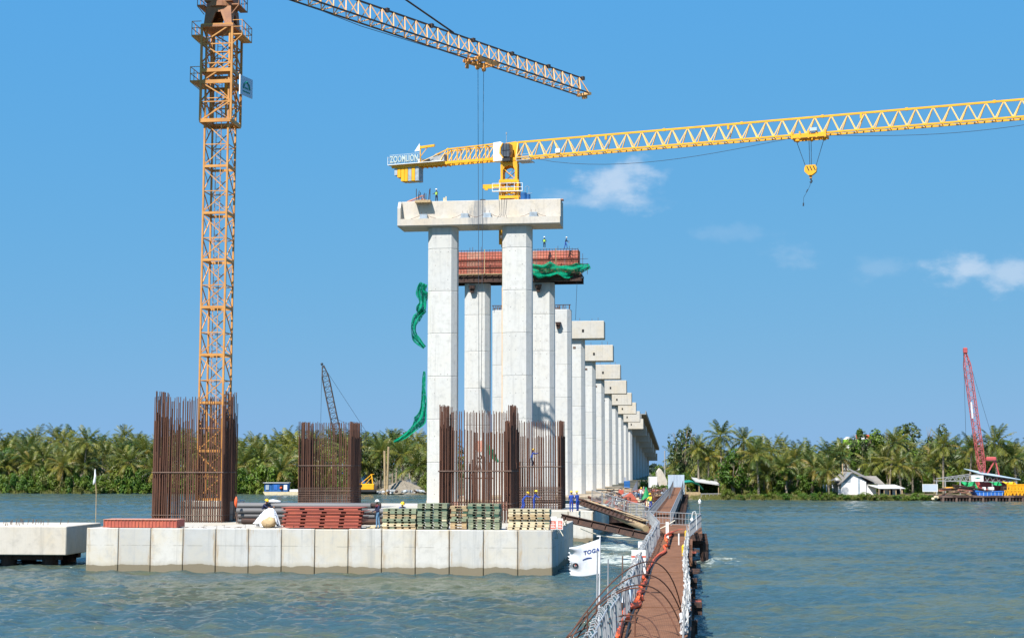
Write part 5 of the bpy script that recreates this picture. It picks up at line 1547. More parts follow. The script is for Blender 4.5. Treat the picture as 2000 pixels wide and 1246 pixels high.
# stacked planks and ledger frames hung on the right side
for l0_, n in ((43.5, 9), (62, 5), (80, 5), (98, 6)):
    for k in range(n):
        MB().box(TX + 1.12, l0_ + k * .42, ZW - .5, TX + 1.62 + R.uniform(-.1, .15), l0_ + .28 + k * .42, ZW - .38 + .05 * (k % 2)).build('side_timber', M['red_form'] if R.random() < .25 else M['rust_dark'], wk)
for l_, ln in ((56, 9), (85, 8), (99, 8)):
    b = MB(); b.box(TX + 1.13, l_, ZW - .42, TX + 1.3, l_ + ln, ZW + .02); b.build('edge_beam', M['red_form_pale'] if False else M['deck_rust'], wk)

# left barriers with hooped bars
b = MB(); b.tube([(0, 0, .08), (0, 0, 1.12), (0, 1.9, 1.12), (0, 1.9, .08)], .026, 6); b.tube([(0, 0, .2), (0, 1.9, .2)], .017, 5)
bf_me = b.mesh('frame', M['galv'])
b = MB(); b.tube([(0, 0, .2), (0, 0, 1.12), (-.06, .02, 1.22), (-.16, .04, 1.20), (-.2, .05, 1.05)], .021, 5); bb_me = b.mesh('baluster', M['galv'])
b = MB(); b.tube([(0, 0, .08), (0, 0, 1.12), (0, 3.9, 1.12), (0, 3.9, .08)], .035, 5); b.tube([(0, 0, .2), (0, 3.9, .2)], .025, 5); b.tube([(0, 0, .66), (0, 3.9, .66)], .025, 5)
for k in range(9): b.tube([(0, .2 + k * .43, .2), (0, .2 + k * .43, 1.12)], .018, 4)
far_me = b.mesh('railing', M['galv'])
k = 0; l_ = 34.0
while l_ < 107.5:
    p = BP(l_, TX - 1.02 + wob(l_), ZW - .02)
    rt = thing('barrier', 'grey hooped barrier on the left walkway edge, %s from the camera' % count('bar'), 'barrier', p, -TH + math.atan2(wob(l_) - wob(l_ + 2), 2) + R.uniform(-.03, .03), 'hooped barriers along the walkway')
    rt.rotation_euler[1] = R.uniform(-.10, -.01)
    put('frame', bf_me, rt)
    for j in range(3): put('baluster', bb_me, rt, (R.uniform(-.01, .01), .32 + j * .62, 0), (R.uniform(-.03, .03), R.uniform(-.05, .03), 0))
    l_ += 1.98; k += 1
# right hand posts with tangled netting
ps = 0
for k in range(17):
    l_ = 44 + k * 3.7
    o = put('rail_post', MB().tube([(0, 0, 0), (R.uniform(-.05, .08), 0, 1.08)], .032, 6).mesh('rail_post', M['galv']), None, BP(l_, TX + 1.0 + wob(l_), ZW))
    tag(o, 'slim grey post in the tangled netting right of the walkway, %s from the camera' % count('post'), 'post', 'posts along the right edge of the walkway')
b = MB(); r2 = random.Random(8)
for s_ in range(13):
    h0 = r2.uniform(.05, 1.02); ph = r2.uniform(0, 6); pts = []
    la = r2.uniform(44, 70); lb = la + r2.uniform(18, 40); n_ = int((lb - la) / .45)
    for k in range(n_):
        l_ = min(la + (lb - la) * k / n_, 108); u = (l_ - 44) / 62
        pts.append(BP(l_, TX + 1.0 + wob(l_) + .10 * math.sin(l_ * 2.1 + ph) + r2.uniform(-.05, .05), ZW + h0 * (.6 + .4 * u) + .10 * math.sin(l_ * 1.3 + ph * 2) + r2.uniform(-.06, .06)))
    b.tube(pts, r2.choice((.014, .02, .03)), 4)
for k in range(190):
    l_ = r2.uniform(45, 107); h0 = r2.uniform(.1, .5); x = TX + 1.0 + wob(l_)
    b.tube([BP(l_, x + r2.uniform(-.1, .1), ZW + r2.uniform(0, .4)), BP(l_ + r2.uniform(-.3, .3), x + r2.uniform(-.14, .14), ZW + r2.uniform(.4, .7)), BP(l_ + r2.uniform(-.5, .5), x + r2.uniform(-.1, .1), ZW + r2.uniform(.7, 1.1))], .014, 3)
tag(b.build('rope_netting', M['rope_grey']), 'pale tangled netting hung along the right edge of the walkway', 'netting')
for px, py, lab in ((1335, 1078, 'yellow float standing on the walkway under the netting'), (1340, 1046, 'yellow float further along, at the walkway corner')):
    q_ = gz(px, py + 10, ZW); b = MB(); b.tube([(0, 0, .02), (0, 0, .1), (0, 0, .62), (0, 0, .72)], [.05, .1, .1, .03], 10); tag(b.build('float', M['hat_yellow'], None, q_), lab, 'float')
q_ = gz(1326, 1064, ZW); tag(MB().tube([(0, 0, 0), (0, 0, .75)], .05, 8).build('marker_post', M['white'], None, q_), 'short white marker post at the far end of the plated walkway', 'post')
q_ = gz(1333, 1240, ZW); tag(MB().tube([(0, 0, .02), (.03, .1, .4), (0, .3, .62)], .07, 10).build('pipe_stub', M['pvc'], None, q_), 'pale plastic pipe leaning at the bottom right rail of the walkway', 'pipe')
# orange rolled netting along the left side
pix = [(1206, 1246), (1216, 1212), (1228, 1206), (1218, 1196), (1232, 1186), (1250, 1178), (1238, 1170), (1254, 1168), (1247, 1160), (1257, 1152), (1250, 1146), (1262, 1136), (1256, 1128), (1262, 1120), (1268, 1108), (1276, 1096), (1284, 1086), (1300, 1075), (1296, 1066), (1306, 1064), (1302, 1052), (1310, 1046), (1325, 1036)]
net('orange_netting', 'rolled orange safety netting crumpled along the left side of the walkway', [gz(x, y, ZW + .10) for x, y in pix], [.24, .22, .17, .2, .23, .2, .15, .22, .22, .2, .18, .17, .2, .18, .16, .2, .18, .2, .14, .18, .16, .16, .12], M['orange_net'], seed=31, amp=.16)
net('orange_netting', 'short orange netting roll draped over the far barrier at the bend', [gz(1302, 1056, ZW + .5), gz(1300, 1046, ZW + .7), gz(1312, 1040, ZW + .3), gz(1335, 1034, ZW + .2), gz(1352, 1033, ZW + .25)], [.14, .18, .18, .14, .1], M['orange_net'], seed=32, amp=.2)
q_ = gz(1257, 1158, ZW)
tag(MB().tube([q_ + Vector((-.6, 0, .02)), q_ + Vector((.75, .1, .03))], .03, 5).build('steel_rod', M['rust_dark']), 'dark rod lying across the walkway beside the orange netting', 'rod')
b = MB(); b.tube([gz(x, y, ZW + .02) for x, y in ((1222, 1246), (1230, 1210), (1240, 1184), (1258, 1160), (1266, 1136), (1272, 1112), (1282, 1092), (1297, 1078))], .035, 5)
tag(b.build('deck_cable', M['black']), 'black cable lying along the walkway plates right of the orange netting', 'cable')
# white panels on the barriers
q_ = gz(1253, 1130, ZW); rt = thing('hazard_screen', 'white panel with red tape crossed by rods on the left barriers', 'panel', q_, -TH)
MB().box(-.45, -.04, .25, .05 + .15, .04, 1.32).build('sheet', M['white'], rt); MB().box(-.46, -.05, .98, .21, .05 - .001 - .002, 1.06).build('tape', M['red_sign'], rt)
b = MB(); b.tube([(-.35, -.1, .2), (.0, -.08, 1.25)], .022, 5); b.tube([(.12, -.1, .2), (-.12, -.08, 1.0)], .018, 5); b.build('rod', M['rust_dark'], rt)
q_ = gz(1224, 1190, ZW)
b = MB(); b.tube([(-.12, 0, .25), (.05, .02, 1.0)], .1, 10); tag(b.build('pvc_pipe', M['pvc'], None, q_), 'fat white plastic pipe strapped upright to the left barriers', 'pipe')
b = MB(); b.tube([(.08, 0, .3), (.2, .02, .92)], .09, 10); tag(b.build('pvc_pipe', M['blue_pale'], None, q_), 'pale bluish plastic pipe strapped beside the fat white pipe', 'pipe')
for px, py, lab in ((1245, 1096, 'short white post in the left barriers beside the bend'), (1298, 1046, 'pale white post where the barriers reach the bend')):
    q_ = gz(px + 5, py + 8, ZW); tag(MB().box(-.09, -.03, .1, .12, .03, 1.25).build('white_post', M['white'], None, q_, (0, 0, -TH)), lab, 'post')
# bent rebar hoops sprung over the walkway
for k, (s_, m_, e_) in enumerate((((1112, 1240), (1258, 1097), (1329, 1180)), ((1118, 1242), (1250, 1122), (1332, 1200)), ((1105, 1246), (1244, 1142), (1330, 1222)), ((1126, 1246), (1238, 1148), (1326, 1240)), ((1098, 1250), (1232, 1200), (1290, 1250)), ((1110, 1252), (1220, 1212), (1275, 1250)))):
    ye = gz(e_[0], e_[1], ZW).y if e_[1] < 1245 else 45.5
    ys = 47.5 + .3 * k
    A = at(s_[0], s_[1], ys); E_ = gz(e_[0], e_[1], ZW + .02); Mm = at(m_[0], m_[1], (ys + E_.y) / 2)
    c_ = Mm * 2 - (A + E_) * .5
    pts = [A * (1 - u) ** 2 + c_ * 2 * u * (1 - u) + E_ * u * u for u in [i / 20 for i in range(21)]]
    low = A.copy(); low.z = -1; low.x -= .35
    o = MB().tube([low, A * .5 + low * .5 + Vector((-.04, 0, 0))] + pts, .024, 5).build('bent_rebar', M['rust'])
    tag(o, 'bent rusty rebar arching over the walkway, %s' % ['highest of the six', 'second highest', 'third from the top', 'fourth, ending near the bottom rail', 'fifth, low arch', 'lowest arch at the bottom edge'][k], 'rebar', 'rebar hoops over the walkway')
for k, x in enumerate((1145, 1162, 1238)):
    a = at(x, 1246, 46.5); c2 = at(x + 3, (1190, 1180, 1195)[k], 46.5); tag(MB().tube([Vector((a.x, a.y, .4)), c2], .025, 5).build('rebar_stub', M['rust']), 'upright rusty rebar stub %s' % ['left of the flagpoles', 'just left of the lower flagpole', 'among the barriers at the bottom'][k], 'rebar')
# flag on two poles
yf = 53.5
rt = thing('flagpole', 'white flagpole with a torn white company flag blowing left beside the walkway', 'flagpole', (0, 0, 0))
a = at(1172, 1047, yf); b = MB(); b.tube([Vector((at(1168, 1250, yf).x, yf, -.5)), a], .026, 8); b.tube([a + Vector((-.12, 0, .0)), a + Vector((.02, 0, 0))], .03, 6); b.build('pole', M['pvc'], rt)
a2 = at(1167, 1075, yf - .3); b = MB(); b.tube([Vector((at(1163, 1250, yf).x, yf - .3, -.5)), a2], .030, 8); b.build('support_pole', M['galv'], rt)
tl = at(1171, 1052, yf); FW, FHh = 1.12, 1.22


def flag_pt(u, v_):                      # u along the fly (0 pole to 1 torn end), v down the hoist
    x = tl.x - FW * u * (1.0 - .05 * v_); sag = .30 * u * (1 - v_ * .75) + .10 * math.sin(2.2 * u + 1) * u
    z = tl.z - FHh * v_ * (1 - .02 * u) - sag + .07 * u * math.sin(6 * v_)
    y = yf + .16 * math.sin(5.5 * u + 2.2 * v_) * (max(0, u) ** .7) + .13 * max(0, u - .55) * math.sin(14 * v_ + 4 * u) - .22 * max(0, u - .6)
    return Vector((x, y, z))


nu, nv = 34, 26; rfl = random.Random(3); ragged = [1 + rfl.uniform(-.11, .05) for _ in range(nv + 1)]
b = MB(); fr_ = [[flag_pt(i / nu * (ragged[j] if i == nu else 1), j / nv) for j in range(nv + 1)] for i in range(nu + 1)]
bk = [[p + Vector((0, .006, 0)) for p in c_] for c_ in fr_]
pts = [p for c_ in fr_ for p in c_] + [p for c_ in bk for p in c_]; n_ = nv + 1; o2 = (nu + 1) * n_; fs = []
for i in range(nu):
    for j in range(nv):
        q = (i * n_ + j, (i + 1) * n_ + j, (i + 1) * n_ + j + 1, i * n_ + j + 1); fs.append(q); fs.append(tuple(o2 + z for z in reversed(q)))
b.poly(pts, fs); b.build('flag', M['tarp_white'], rt, smooth=True)


def on_flag(me, u0, v0, su, name, mat):
    for v in me.vertices:
        u = u0 - v.co.x * su / FW; vv = v0 - v.co.y * su / FHh
        p = flag_pt(u, vv); v.co = p + Vector((0, -.012, 0))
    me.update(); return put(name, me, rt)


M['print_blue'] = paint('flag_print', (0.015, 0.05, 0.22), None, .8, 5, .2, (.2, .25, .4), .3)
M['print_dark'] = paint('flag_emblem_print', (0.02, 0.02, 0.03), None, .8, 5, .2)
on_flag(text_mesh('TOGA', .20, 0, M['print_blue'], bold=.006), .52, .36, 1.0, 'lettering', None)
bm = MB(); bm.poly([(x / 10 * .34, .02 + .035 * math.sin(x / 10 * 3.1), 0) for x in range(11)] + [(x / 10 * .34, -.01 + .02 * math.sin(x / 10 * 3.1), 0) for x in range(10, -1, -1)], [tuple(range(22))])
on_flag(bm.mesh('underline', M['print_blue']), .56, .50, 1.0, 'underline', None)
bm = MB(); pts_ = []
for k in range(24):
    a_ = 2 * math.pi * k / 24; pts_.append((.105 * math.cos(a_), .09 * math.sin(a_), 0))
bm.poly(pts_, [tuple(range(24))]); on_flag(bm.mesh('emblem', M['print_dark']), .80, .62, 1.0, 'emblem', None)
bm = MB(); bm.poly([(.03 * math.cos(2 * math.pi * k / 12), .03 * math.sin(2 * math.pi * k / 12) + .01, 0) for k in range(12)], [tuple(range(12))])
me = bm.mesh('emblem_dot', M['red_sign']); o = on_flag(me, .80, .62, 1.0, 'emblem_dot', None); o.location = (0, -.004, 0)
for k, (x, y0) in enumerate(((1188, 1092), (1216, 1085))):
    a, c2 = at(x, y0, 55 + 6 * k), at(x - 3, 1246, 55 + 6 * k); tag(MB().tube([Vector((c2.x, c2.y, -1)), a], .028, 6).build('bare_pole', M['galv' if k == 0 else 'rust_tie']), ['bare grey pole standing right of the flag', 'thin brown pole rising from the water left of the white panel'][k], 'pole')

# bend platform, second walkway and its rails
bp_ = thing('bend_platform', 'rusty platform where the walkway bends, ringed by pale railings', 'platform', (0, 0, 0), -TH)
MB().box(-3.5, 110.2, ZW + .22, .55, 126, ZW + .27).build('deck_plate', M['deck_rust'], bp_)
b = MB(); b.box(-3.5, 110.15, ZW - .30, .55, 110.35, ZW + .219); b.box(.36, 110.4, ZW - .3, .55, 126, ZW + .219); b.build('edge_beam', M['rust_dark'], bp_)
for l_ in (111, 115, 119, 123): put('cross_head', head_me, bp_, (-1.3, l_, 0), (0, 0, 0), (1.3, 1.2, 1)); [put('pile', pile_me, bp_, (x, l_, 0), (0, 0, 0), (1.4, 1.4, 1)) for x in (-3, -.9, .7)]


def rail_run(p, q, lab, group, hoop=False):
    p, q = Vector(p), Vector(q); d = q - p; n = max(1, round(d.length / 3.95)); a = math.atan2(d.y, d.x) - math.pi / 2
    for k in range(n):
        pp = p + d * (k / n); o = put('railing', far_me, None, pp, (0, 0, a), (1, d.length / n / 3.95, 1)); o.rotation_euler[0] = math.atan2(d.z, d.xy.length)
        tag(o, lab + ', %s length from its near end' % ordw(k + 1) if n > 1 else lab, 'railing', group)


za = ZW + .27
rail_run(BP(124.2, -4.2, za), BP(117.5, .5, za), 'pale railing along the far side of the walkway bend', 'railings round the bend')
rail_run(BP(106, -.35, ZW), BP(117.3, .5, za), 'pale railing on the right side of the walkway bend', 'railings right of the bend')
rail_run(BP(108, -2.5, ZW), BP(122, -3.6, za), 'pale railing on the left side of the walkway bend', 'railings left of the bend')
b = MB(); qs = gz(1352, 1042, za); b.tube([qs, qs + Vector((0, 0, 1.3)), qs + Vector((.06, 0, 1.55)), qs + Vector((.22, 0, 1.6)), qs + Vector((.3, 0, 1.4)), qs + Vector((.32, 0, .3))], .028, 5); b.ball(qs + Vector((-.02, -.05, 1.0)), .11, 10, 6, (1, .5, 1.4))
tag(b.build('hooked_pipe', M['white']), 'white hooked pipe with an oval plate by the bend railing', 'pipe')
w2 = thing('walkway', 'farther narrow walkway with pale railings running beside the trestle to the bank', 'walkway', (0, 0, 0), -TH)
for k in range(27): put('deck_plate', plate, w2, (-3.0, 124.4 + k * 6, ZW + (.1 if k < 4 else .3)), (0, 0, 0), (.95, 1, 1))
b = MB()
for x in (-3.95, -2.05): b.box(x - .1, 124, ZW - .3, x + .1, 286, ZW + .05)
b.build('stringer', M['rust_dark'], w2)
for k in range(24):
    l_ = 128 + k * 6.6; put('cross_head', head_me, w2, (-2.8, l_, .0)); [put('pile', pile_me, w2, (x, l_, 0), (R.uniform(-.03, .03), R.uniform(-.04, .04), 0), (1.3, 1.3, 1)) for x in (-3.8, -1.9, -1.5)]
rail_run(BP(126, -2.0, ZW + .12), BP(285, -2.0, ZW + .32), 'pale railing on the river side of the farther walkway', 'river side railings of the farther walkway')
rail_run(BP(126, -4.0, ZW + .12), BP(285, -4.0, ZW + .32), 'pale railing between the farther walkway and the trestle', 'trestle side railings of the farther walkway')
# raised ramp section near the bank
rp = thing('ramp', 'raised grey ramp with truss sides near the bank end of the walkway', 'ramp', (0, 0, 0), -TH)
za_, zb_ = 2.0, 2.9
for x in (-3.6, -1.9):
    b = MB(); b.beam((x, 215, za_), (x, 262, zb_), .2, .35); b.beam((x, 215, za_ + 1.2), (x, 262, zb_ + 1.2), .08)
    for k in range(17): b.beam((x, 215 + k * 2.93, za_ + (zb_ - za_) * k / 16), (x, 215 + k * 2.93, za_ + 1.2 + (zb_ - za_) * k / 16), .07)
    b.build('side_truss', M['grey_pipe'], rp)
b = MB(); b.rings([[(-3.5, 215, za_), (-2.0, 215, za_), (-2.0, 215, za_ + .1), (-3.5, 215, za_ + .1)], [(-3.5, 262, zb_), (-2.0, 262, zb_), (-2.0, 262, zb_ + .1), (-3.5, 262, zb_ + .1)]]); b.build('ramp_deck', M['deck_rust'], rp)

# gangway girders from the caps to the walkway
A, E_ = at(1098, 1019, 113.5), at(1274, 1049, 109)
A = Vector((A.x, A.y, ZT + .45)); E_ = BP(109.3, -2.75, ZW + .15)


def ibeam(name, label, p, q, w, h, mat, cat='girder'):
    p, q = Vector(p), Vector(q); d = q - p; L = d.length
    b = MB(); b.box(-w / 2, 0, -h, w / 2, L, -h + .06); b.box(-w / 2, 0, -.06, w / 2, L, 0); b.box(-.03, 0, -h + .061, .03, L, -.061)
    for k in range(int(L / 1.2)): b.box(-w / 2 + .02, .4 + k * 1.2, -h + .062, w / 2 - .02, .43 + k * 1.2, -.062)
    o = b.build(name, mat); o.location = p; o.rotation_euler = Vector((0, 1, 0)).rotation_difference(d.normalized()).to_euler(); tag(o, label, cat); return o


ibeam('steel_girder', 'dark steel girder sloping from the near cap corner down to the walkway', A, E_, .35, .55, M['rust_dark'])
ibeam('steel_girder', 'long rusty girder of the upper gangway from the second cap to the walkway bend', BP(141, -10.5, 4.3 - .6), BP(122.8, -4.1, ZW + .7), .4, .55, M['rust_dark'])
b = MB(); b.tube([BP(131.5, -6.9, 2.55), BP(121, -3.9, ZW + .1)], .27, 14); tag(b.build('gangway_pipe', M['red_form_pale']), 'thick rusty pipe under the upper gangway girder', 'pipe')
C.objects[-1].data.materials[0] = M['timber']
b = MB(); b.box(-9.8, 0, 0, 0, .6, .08); o = b.build('gangway', M['timber'], None, BP(122.5, -4.3, ZW + .65)); dd_ = BP(122.5, -4.3, ZW + .65) - BP(141, -10.3, 3.55)
o.rotation_euler = Vector((1, 0, 0)).rotation_difference(dd_.normalized()).to_euler(); o.scale = (dd_.length / 9.8, 1, 1); tag(o, 'plank gangway from the second cap to the walkway bend', 'gangway')
rail_run(BP(141, -9.6, 3.5), BP(123.4, -3.7, ZW + .6), 'pale railing of the plank gangway above the rusty girder', 'gangway railings')
# ropes and hoses drooping from the near cap to the walkway
for k, (sag, end, rad) in enumerate(((1.0, (1318, 1010), .05), (.9, (1312, 1014), .035), (.3, (1262, 1048), .02))):
    A = at(1133, 1031, 111); E_ = at(end[0], end[1] + 6, 116)
    pts = [A * (1 - u) + E_ * u - Vector((0, 0, 4 * sag * u * (1 - u))) for u in [i / 16 for i in range(17)]]
    tag(MB().tube(pts, rad, 5).build('hose', M['rope']), ['thickest pale hose sagging between near cap corner and walkway bend', 'thinner pale hose sagging just beside the thickest one', 'taut thin rope from the near cap corner to the walkway'][k], 'hose')
b = MB(); r2 = random.Random(4)
for k in range(34):
    p = BP(96 + r2.uniform(0, 9), -9.3 + r2.uniform(-.3, .25), ZT + .02); b.tube([p, p + Vector((r2.uniform(-.4, .4), r2.uniform(-.6, .6), r2.uniform(.05, .35))), p + Vector((r2.uniform(.1, .5), r2.uniform(-.6, .6), r2.uniform(-.7, .05)))], .03, 4)
tag(b.build('rope_tangle', M['rope']), 'pale rope ends tangled over the right rim of the near cap', 'rope')

# ================================================================ trestle platform with its clutter
tr = thing('trestle', 'low rusty trestle platform crowded with formwork, right of the bridge piers', 'trestle', (0, 0, 0), -TH)
for k in range(15): MB().box(-14.5, 162.2 + k * 8, 1.35, -4.3, 170.15 + k * 8, 1.5).build('deck_panel', M['timber'] if k % 3 else M['red_form_pale'], tr)
b = MB(); b.box(-14.5, 162, .75, -4.3, 162.19, 1.5); b.box(-4.52, 162.2, .75, -4.3, 284, 1.349); b.build('edge_girder', M['rust_dark'], tr)
for k in range(14):
    for x in (-13.5, -9, -4.6): put('pile', pile_me, tr, (x, 163 + k * 8.5, -.3), (0, 0, 0), (1.5, 1.5, 1))


def heap(name, lab, cat, n, l0_, l1_, t0_, t1_, zb, mats, maker, group):
    for k in range(n):
        l_, t_ = R.uniform(l0_, l1_), R.uniform(t0_, t1_)
        b = MB(); maker(b); mt_ = R.choice(mats); o = b.build(name, M[mt_], None, BP(l_, t_, zb + R.uniform(.05, .5)), (R.uniform(-.30, .30), R.uniform(-.35, .35), R.uniform(-1.2, 1.2)))
        u_ = (l_ - l0_) / (l1_ - l0_); v_ = (t_ - t0_) / (t1_ - t0_)
        tag(o, '%s %s, %s %s part' % (_tone.get(mt_, 'plain'), lab, ['near', 'middle', 'far'][min(2, int(u_ * 3))], ['pier side', 'central', 'walkway side'][min(2, int(v_ * 3))]), cat, group)


_tone = {'red_form': 'dark red', 'red_form_pale': 'faded red', 'rust': 'rust brown', 'rust_dark': 'dark brown', 'rust_tie': 'greyish brown', 'timber': 'tan', 'timber_pale': 'pale', 'galv': 'grey', 'plastic_grey': 'grey'}


def mk_panel(b):
    w_, h_ = R.uniform(1.0, 2.6), R.uniform(.6, 1.2); b.box(-w_ / 2, -h_ / 2, 0, w_ / 2, h_ / 2, .05)
    for q in range(5): b.box(-w_ / 2 + q * (w_ - .08) / 4, -h_ / 2, .051, -w_ / 2 + q * (w_ - .08) / 4 + .08, h_ / 2, .16)


def mk_beam(b):
    L_ = R.uniform(2, 6); b.box(-L_ / 2, -.12, 0, L_ / 2, .12, .05); b.box(-L_ / 2, -.03, .051, L_ / 2, .03, .22); b.box(-L_ / 2, -.12, .221, L_ / 2, .12, .27)


def mk_plank(b): L_ = R.uniform(1.5, 4); b.box(-L_ / 2, -.12, 0, L_ / 2, .12, .05)


def mk_frame(b):
    w_, h_ = R.uniform(1.0, 1.8), R.uniform(.9, 1.6)
    b.tube([(-w_ / 2, 0, 0), (-w_ / 2, 0, h_), (w_ / 2, 0, h_), (w_ / 2, 0, 0)], .05, 5); b.tube([(-w_ / 2, 0, h_ * .5), (w_ / 2, 0, h_ * .5)], .04, 5); b.tube([(-w_ / 2, 0, 0), (w_ / 2, 0, h_)], .04, 5)


def mk_crate(b): w_ = R.uniform(.5, 1.1); b.bbox(-w_ / 2, -.4, 0, w_ / 2, .4, R.uniform(.4, .9), .02)


heap('steel_formwork', 'formwork panel heaped on the trestle', 'formwork panel', 44, 164, 200, -13.5, -6, 1.6, ['red_form', 'red_form_pale', 'rust'], mk_panel, 'red panels heaped on the trestle')
heap('steel_joist', 'steel beam lying on the trestle', 'steel beam', 34, 163, 250, -13.5, -5, 1.55, ['rust_dark', 'rust', 'rust_tie'], mk_beam, 'loose beams on the trestle')
heap('plank', 'plank lying on the trestle', 'plank', 70, 163, 275, -13.5, -4.8, 1.55, ['timber', 'timber', 'rust', 'red_form_pale'], mk_plank, 'planks on the trestle')
heap('scaffold_frame', 'scaffold frame leaning on the trestle', 'scaffold', 44, 166, 260, -12.5, -4.8, 1.5, ['galv', 'galv', 'rust', 'rust_tie', 'rust_dark'], mk_frame, 'scaffold frames on the trestle')
heap('crate', 'crate left on the trestle', 'crate', 40, 168, 272, -12, -4.8, 1.5, ['timber_pale', 'red_form_pale', 'rust_tie', 'timber', 'red_form', 'plastic_grey'], mk_crate, 'crates on the trestle')


def tin_panel(label, pxs, y0, y1, Y_, rz, mat):
    pl, pr = at(pxs[0], y1, Y_), at(pxs[1], y1, Y_); w_ = pr.x - pl.x; h_ = at(pxs[0], y0, Y_).z - pl.z
    rt = thing('tin_screen', label, 'fence panel', pl, rz); n = max(3, int(w_ / .55))
    for k in range(n):
        b = MB(); b.extr_x([(0, 0), (.02, 0), (.02, h_), (0, h_)], k * w_ / n + .01, (k + 1) * w_ / n - .01); b.box((k + .4) * w_ / n, -.05, 0, (k + .6) * w_ / n, -.001, h_); b.build('sheet', mat, rt)
    b = MB(); b.box(0, .03, h_ * .3, w_, .1, h_ * .3 + .12); b.box(0, .03, h_ * .85, w_, .1, h_ * .85 + .12); b.build('rail', M['timber'], rt); return rt


# red hutch of form panels, white mesh crate, green cone, blue tank
q_ = gz(1215, 993, 1.55)
rt = thing('form_shelter', 'red formwork sheets leaned together like a tent on the trestle', 'formwork', (q_.x, q_.y, 1.55), -TH)
for p0_, p1_, mt in (((-1.7, 0, .1), (-.9, 0, .9), 'red_form'), ((1.5, 0, .3), (.6, 0, 1.5), 'red_form'), ((1.2, .3, .5), (.4, .3, 1.6), 'red_form_bright')): b = MB(); b.beam(p0_, p1_, .10, 1.5); b.build('leaning_sheet', M[mt], rt)
for k in range(4): b = MB(); b.beam((-.9 + k * .1, -.6 + k * .4, .95), (.6, -.6 + k * .4, 1.35), .14); b.build('cross_bar', M['rust_tie'], rt)
q_ = gz(1243, 1004, 1.9); rt = thing('mesh_crate', 'pale mesh crate with a white liner beside the bend railing', 'crate', (q_.x, q_.y, 1.5), -TH)
MB().bbox(-.8, 0, .1, .8, 1.2, 1.5, .06).build('liner', M['timber_pale'], rt)
b = MB()
for k in range(8): b.box(-.88 + k * .245, -.05, 0, -.84 + k * .245, -.01, 1.6)
for k in range(6): b.box(-.88, -.1, .1 + k * .28, .9, -.051, .14 + k * .28)
b.build('mesh_frame', M['galv'], rt)
q_ = gz(1262, 987, 1.6); b = MB(); rs = []
for z, r_ in ((0, .75), (.6, .7), (1.2, .45), (1.9, .22), (2.4, .08)): rs.append([(r_ * (1 + .2 * math.sin(3 * a_ + z)) * math.cos(a_), r_ * (1 + .2 * math.sin(5 * a_ + z * 2)) * math.sin(a_), z) for a_ in [2 * math.pi * k / 16 for k in range(16)]])
b.rings(rs); tag(b.build('green_netting', M['green_tarp'], None, (q_.x, q_.y, 1.6)), 'dark green netting draped into a cone on the trestle', 'netting')
pb = at(1224, 953, BP(300, -13).y)
b = MB(); b.bbox(-.5, 0, 0, .5, .8, 1.25, .05); b.box(-.51, -.04, .6, .51, -.003, .68); b.tube([(-.35, .4, 1.25), (-.35, .4, 1.9)], .07, 6); o = b.build('blue_tank', M['blue_tank'], None, (pb.x, BP(262, -13).y, 1.5)); tag(o, 'blue steel tank standing on the trestle before the far columns', 'tank')
o.location = (at(1225, 953, BP(262, -13).y).x, BP(262, -13).y, at(1225, 953, BP(262, -13).y).z)
b = MB(); b.bbox(-.9, .1, -3, .9, 1, 0, .1); o2 = b.build('tank_plinth', M['timber'], None, o.location); tag(o2, 'timber plinth under the blue steel tank', 'plinth')
for px, py, lab in ((1245, 953, 'small white pennant on a pole behind the red formwork'), ):
    q_ = at(px, py, 246); rt = thing('pennant', lab, 'flag', (q_.x, q_.y, 1.5)); MB().tube([(0, 0, 0), (0, 0, q_.z - .2)], .05, 5).build('pole', M['galv'], rt); b = MB(); h_ = q_.z - .2; b.rings([[(0, 0, h_), (-1.0, .05, h_ - 1.8), (.1, 0, h_ - 1.6)], [(0, .05, h_), (-1.0, .1, h_ - 1.8), (.1, .05, h_ - 1.6)]]); b.build('cloth', M['tarp_white'], rt)
# lamp posts standing in the water right of the walkway
q_ = gz(1367, 1012, 0); rt = thing('marker_post', 'white marker post with a lamp head standing in the water right of the bend', 'post', (q_.x, q_.y, 0)); MB().tube([(0, 0, -1), (0, 0, 2.2)], .06, 8).build('pole', M['galv'], rt); b = MB(); b.tube([(0, 0, 1.9), (0, 0, 2.2), (0, 0, 2.5)], [.16, .2, .05], 10); b.build('lamp_head', M['white'], rt)

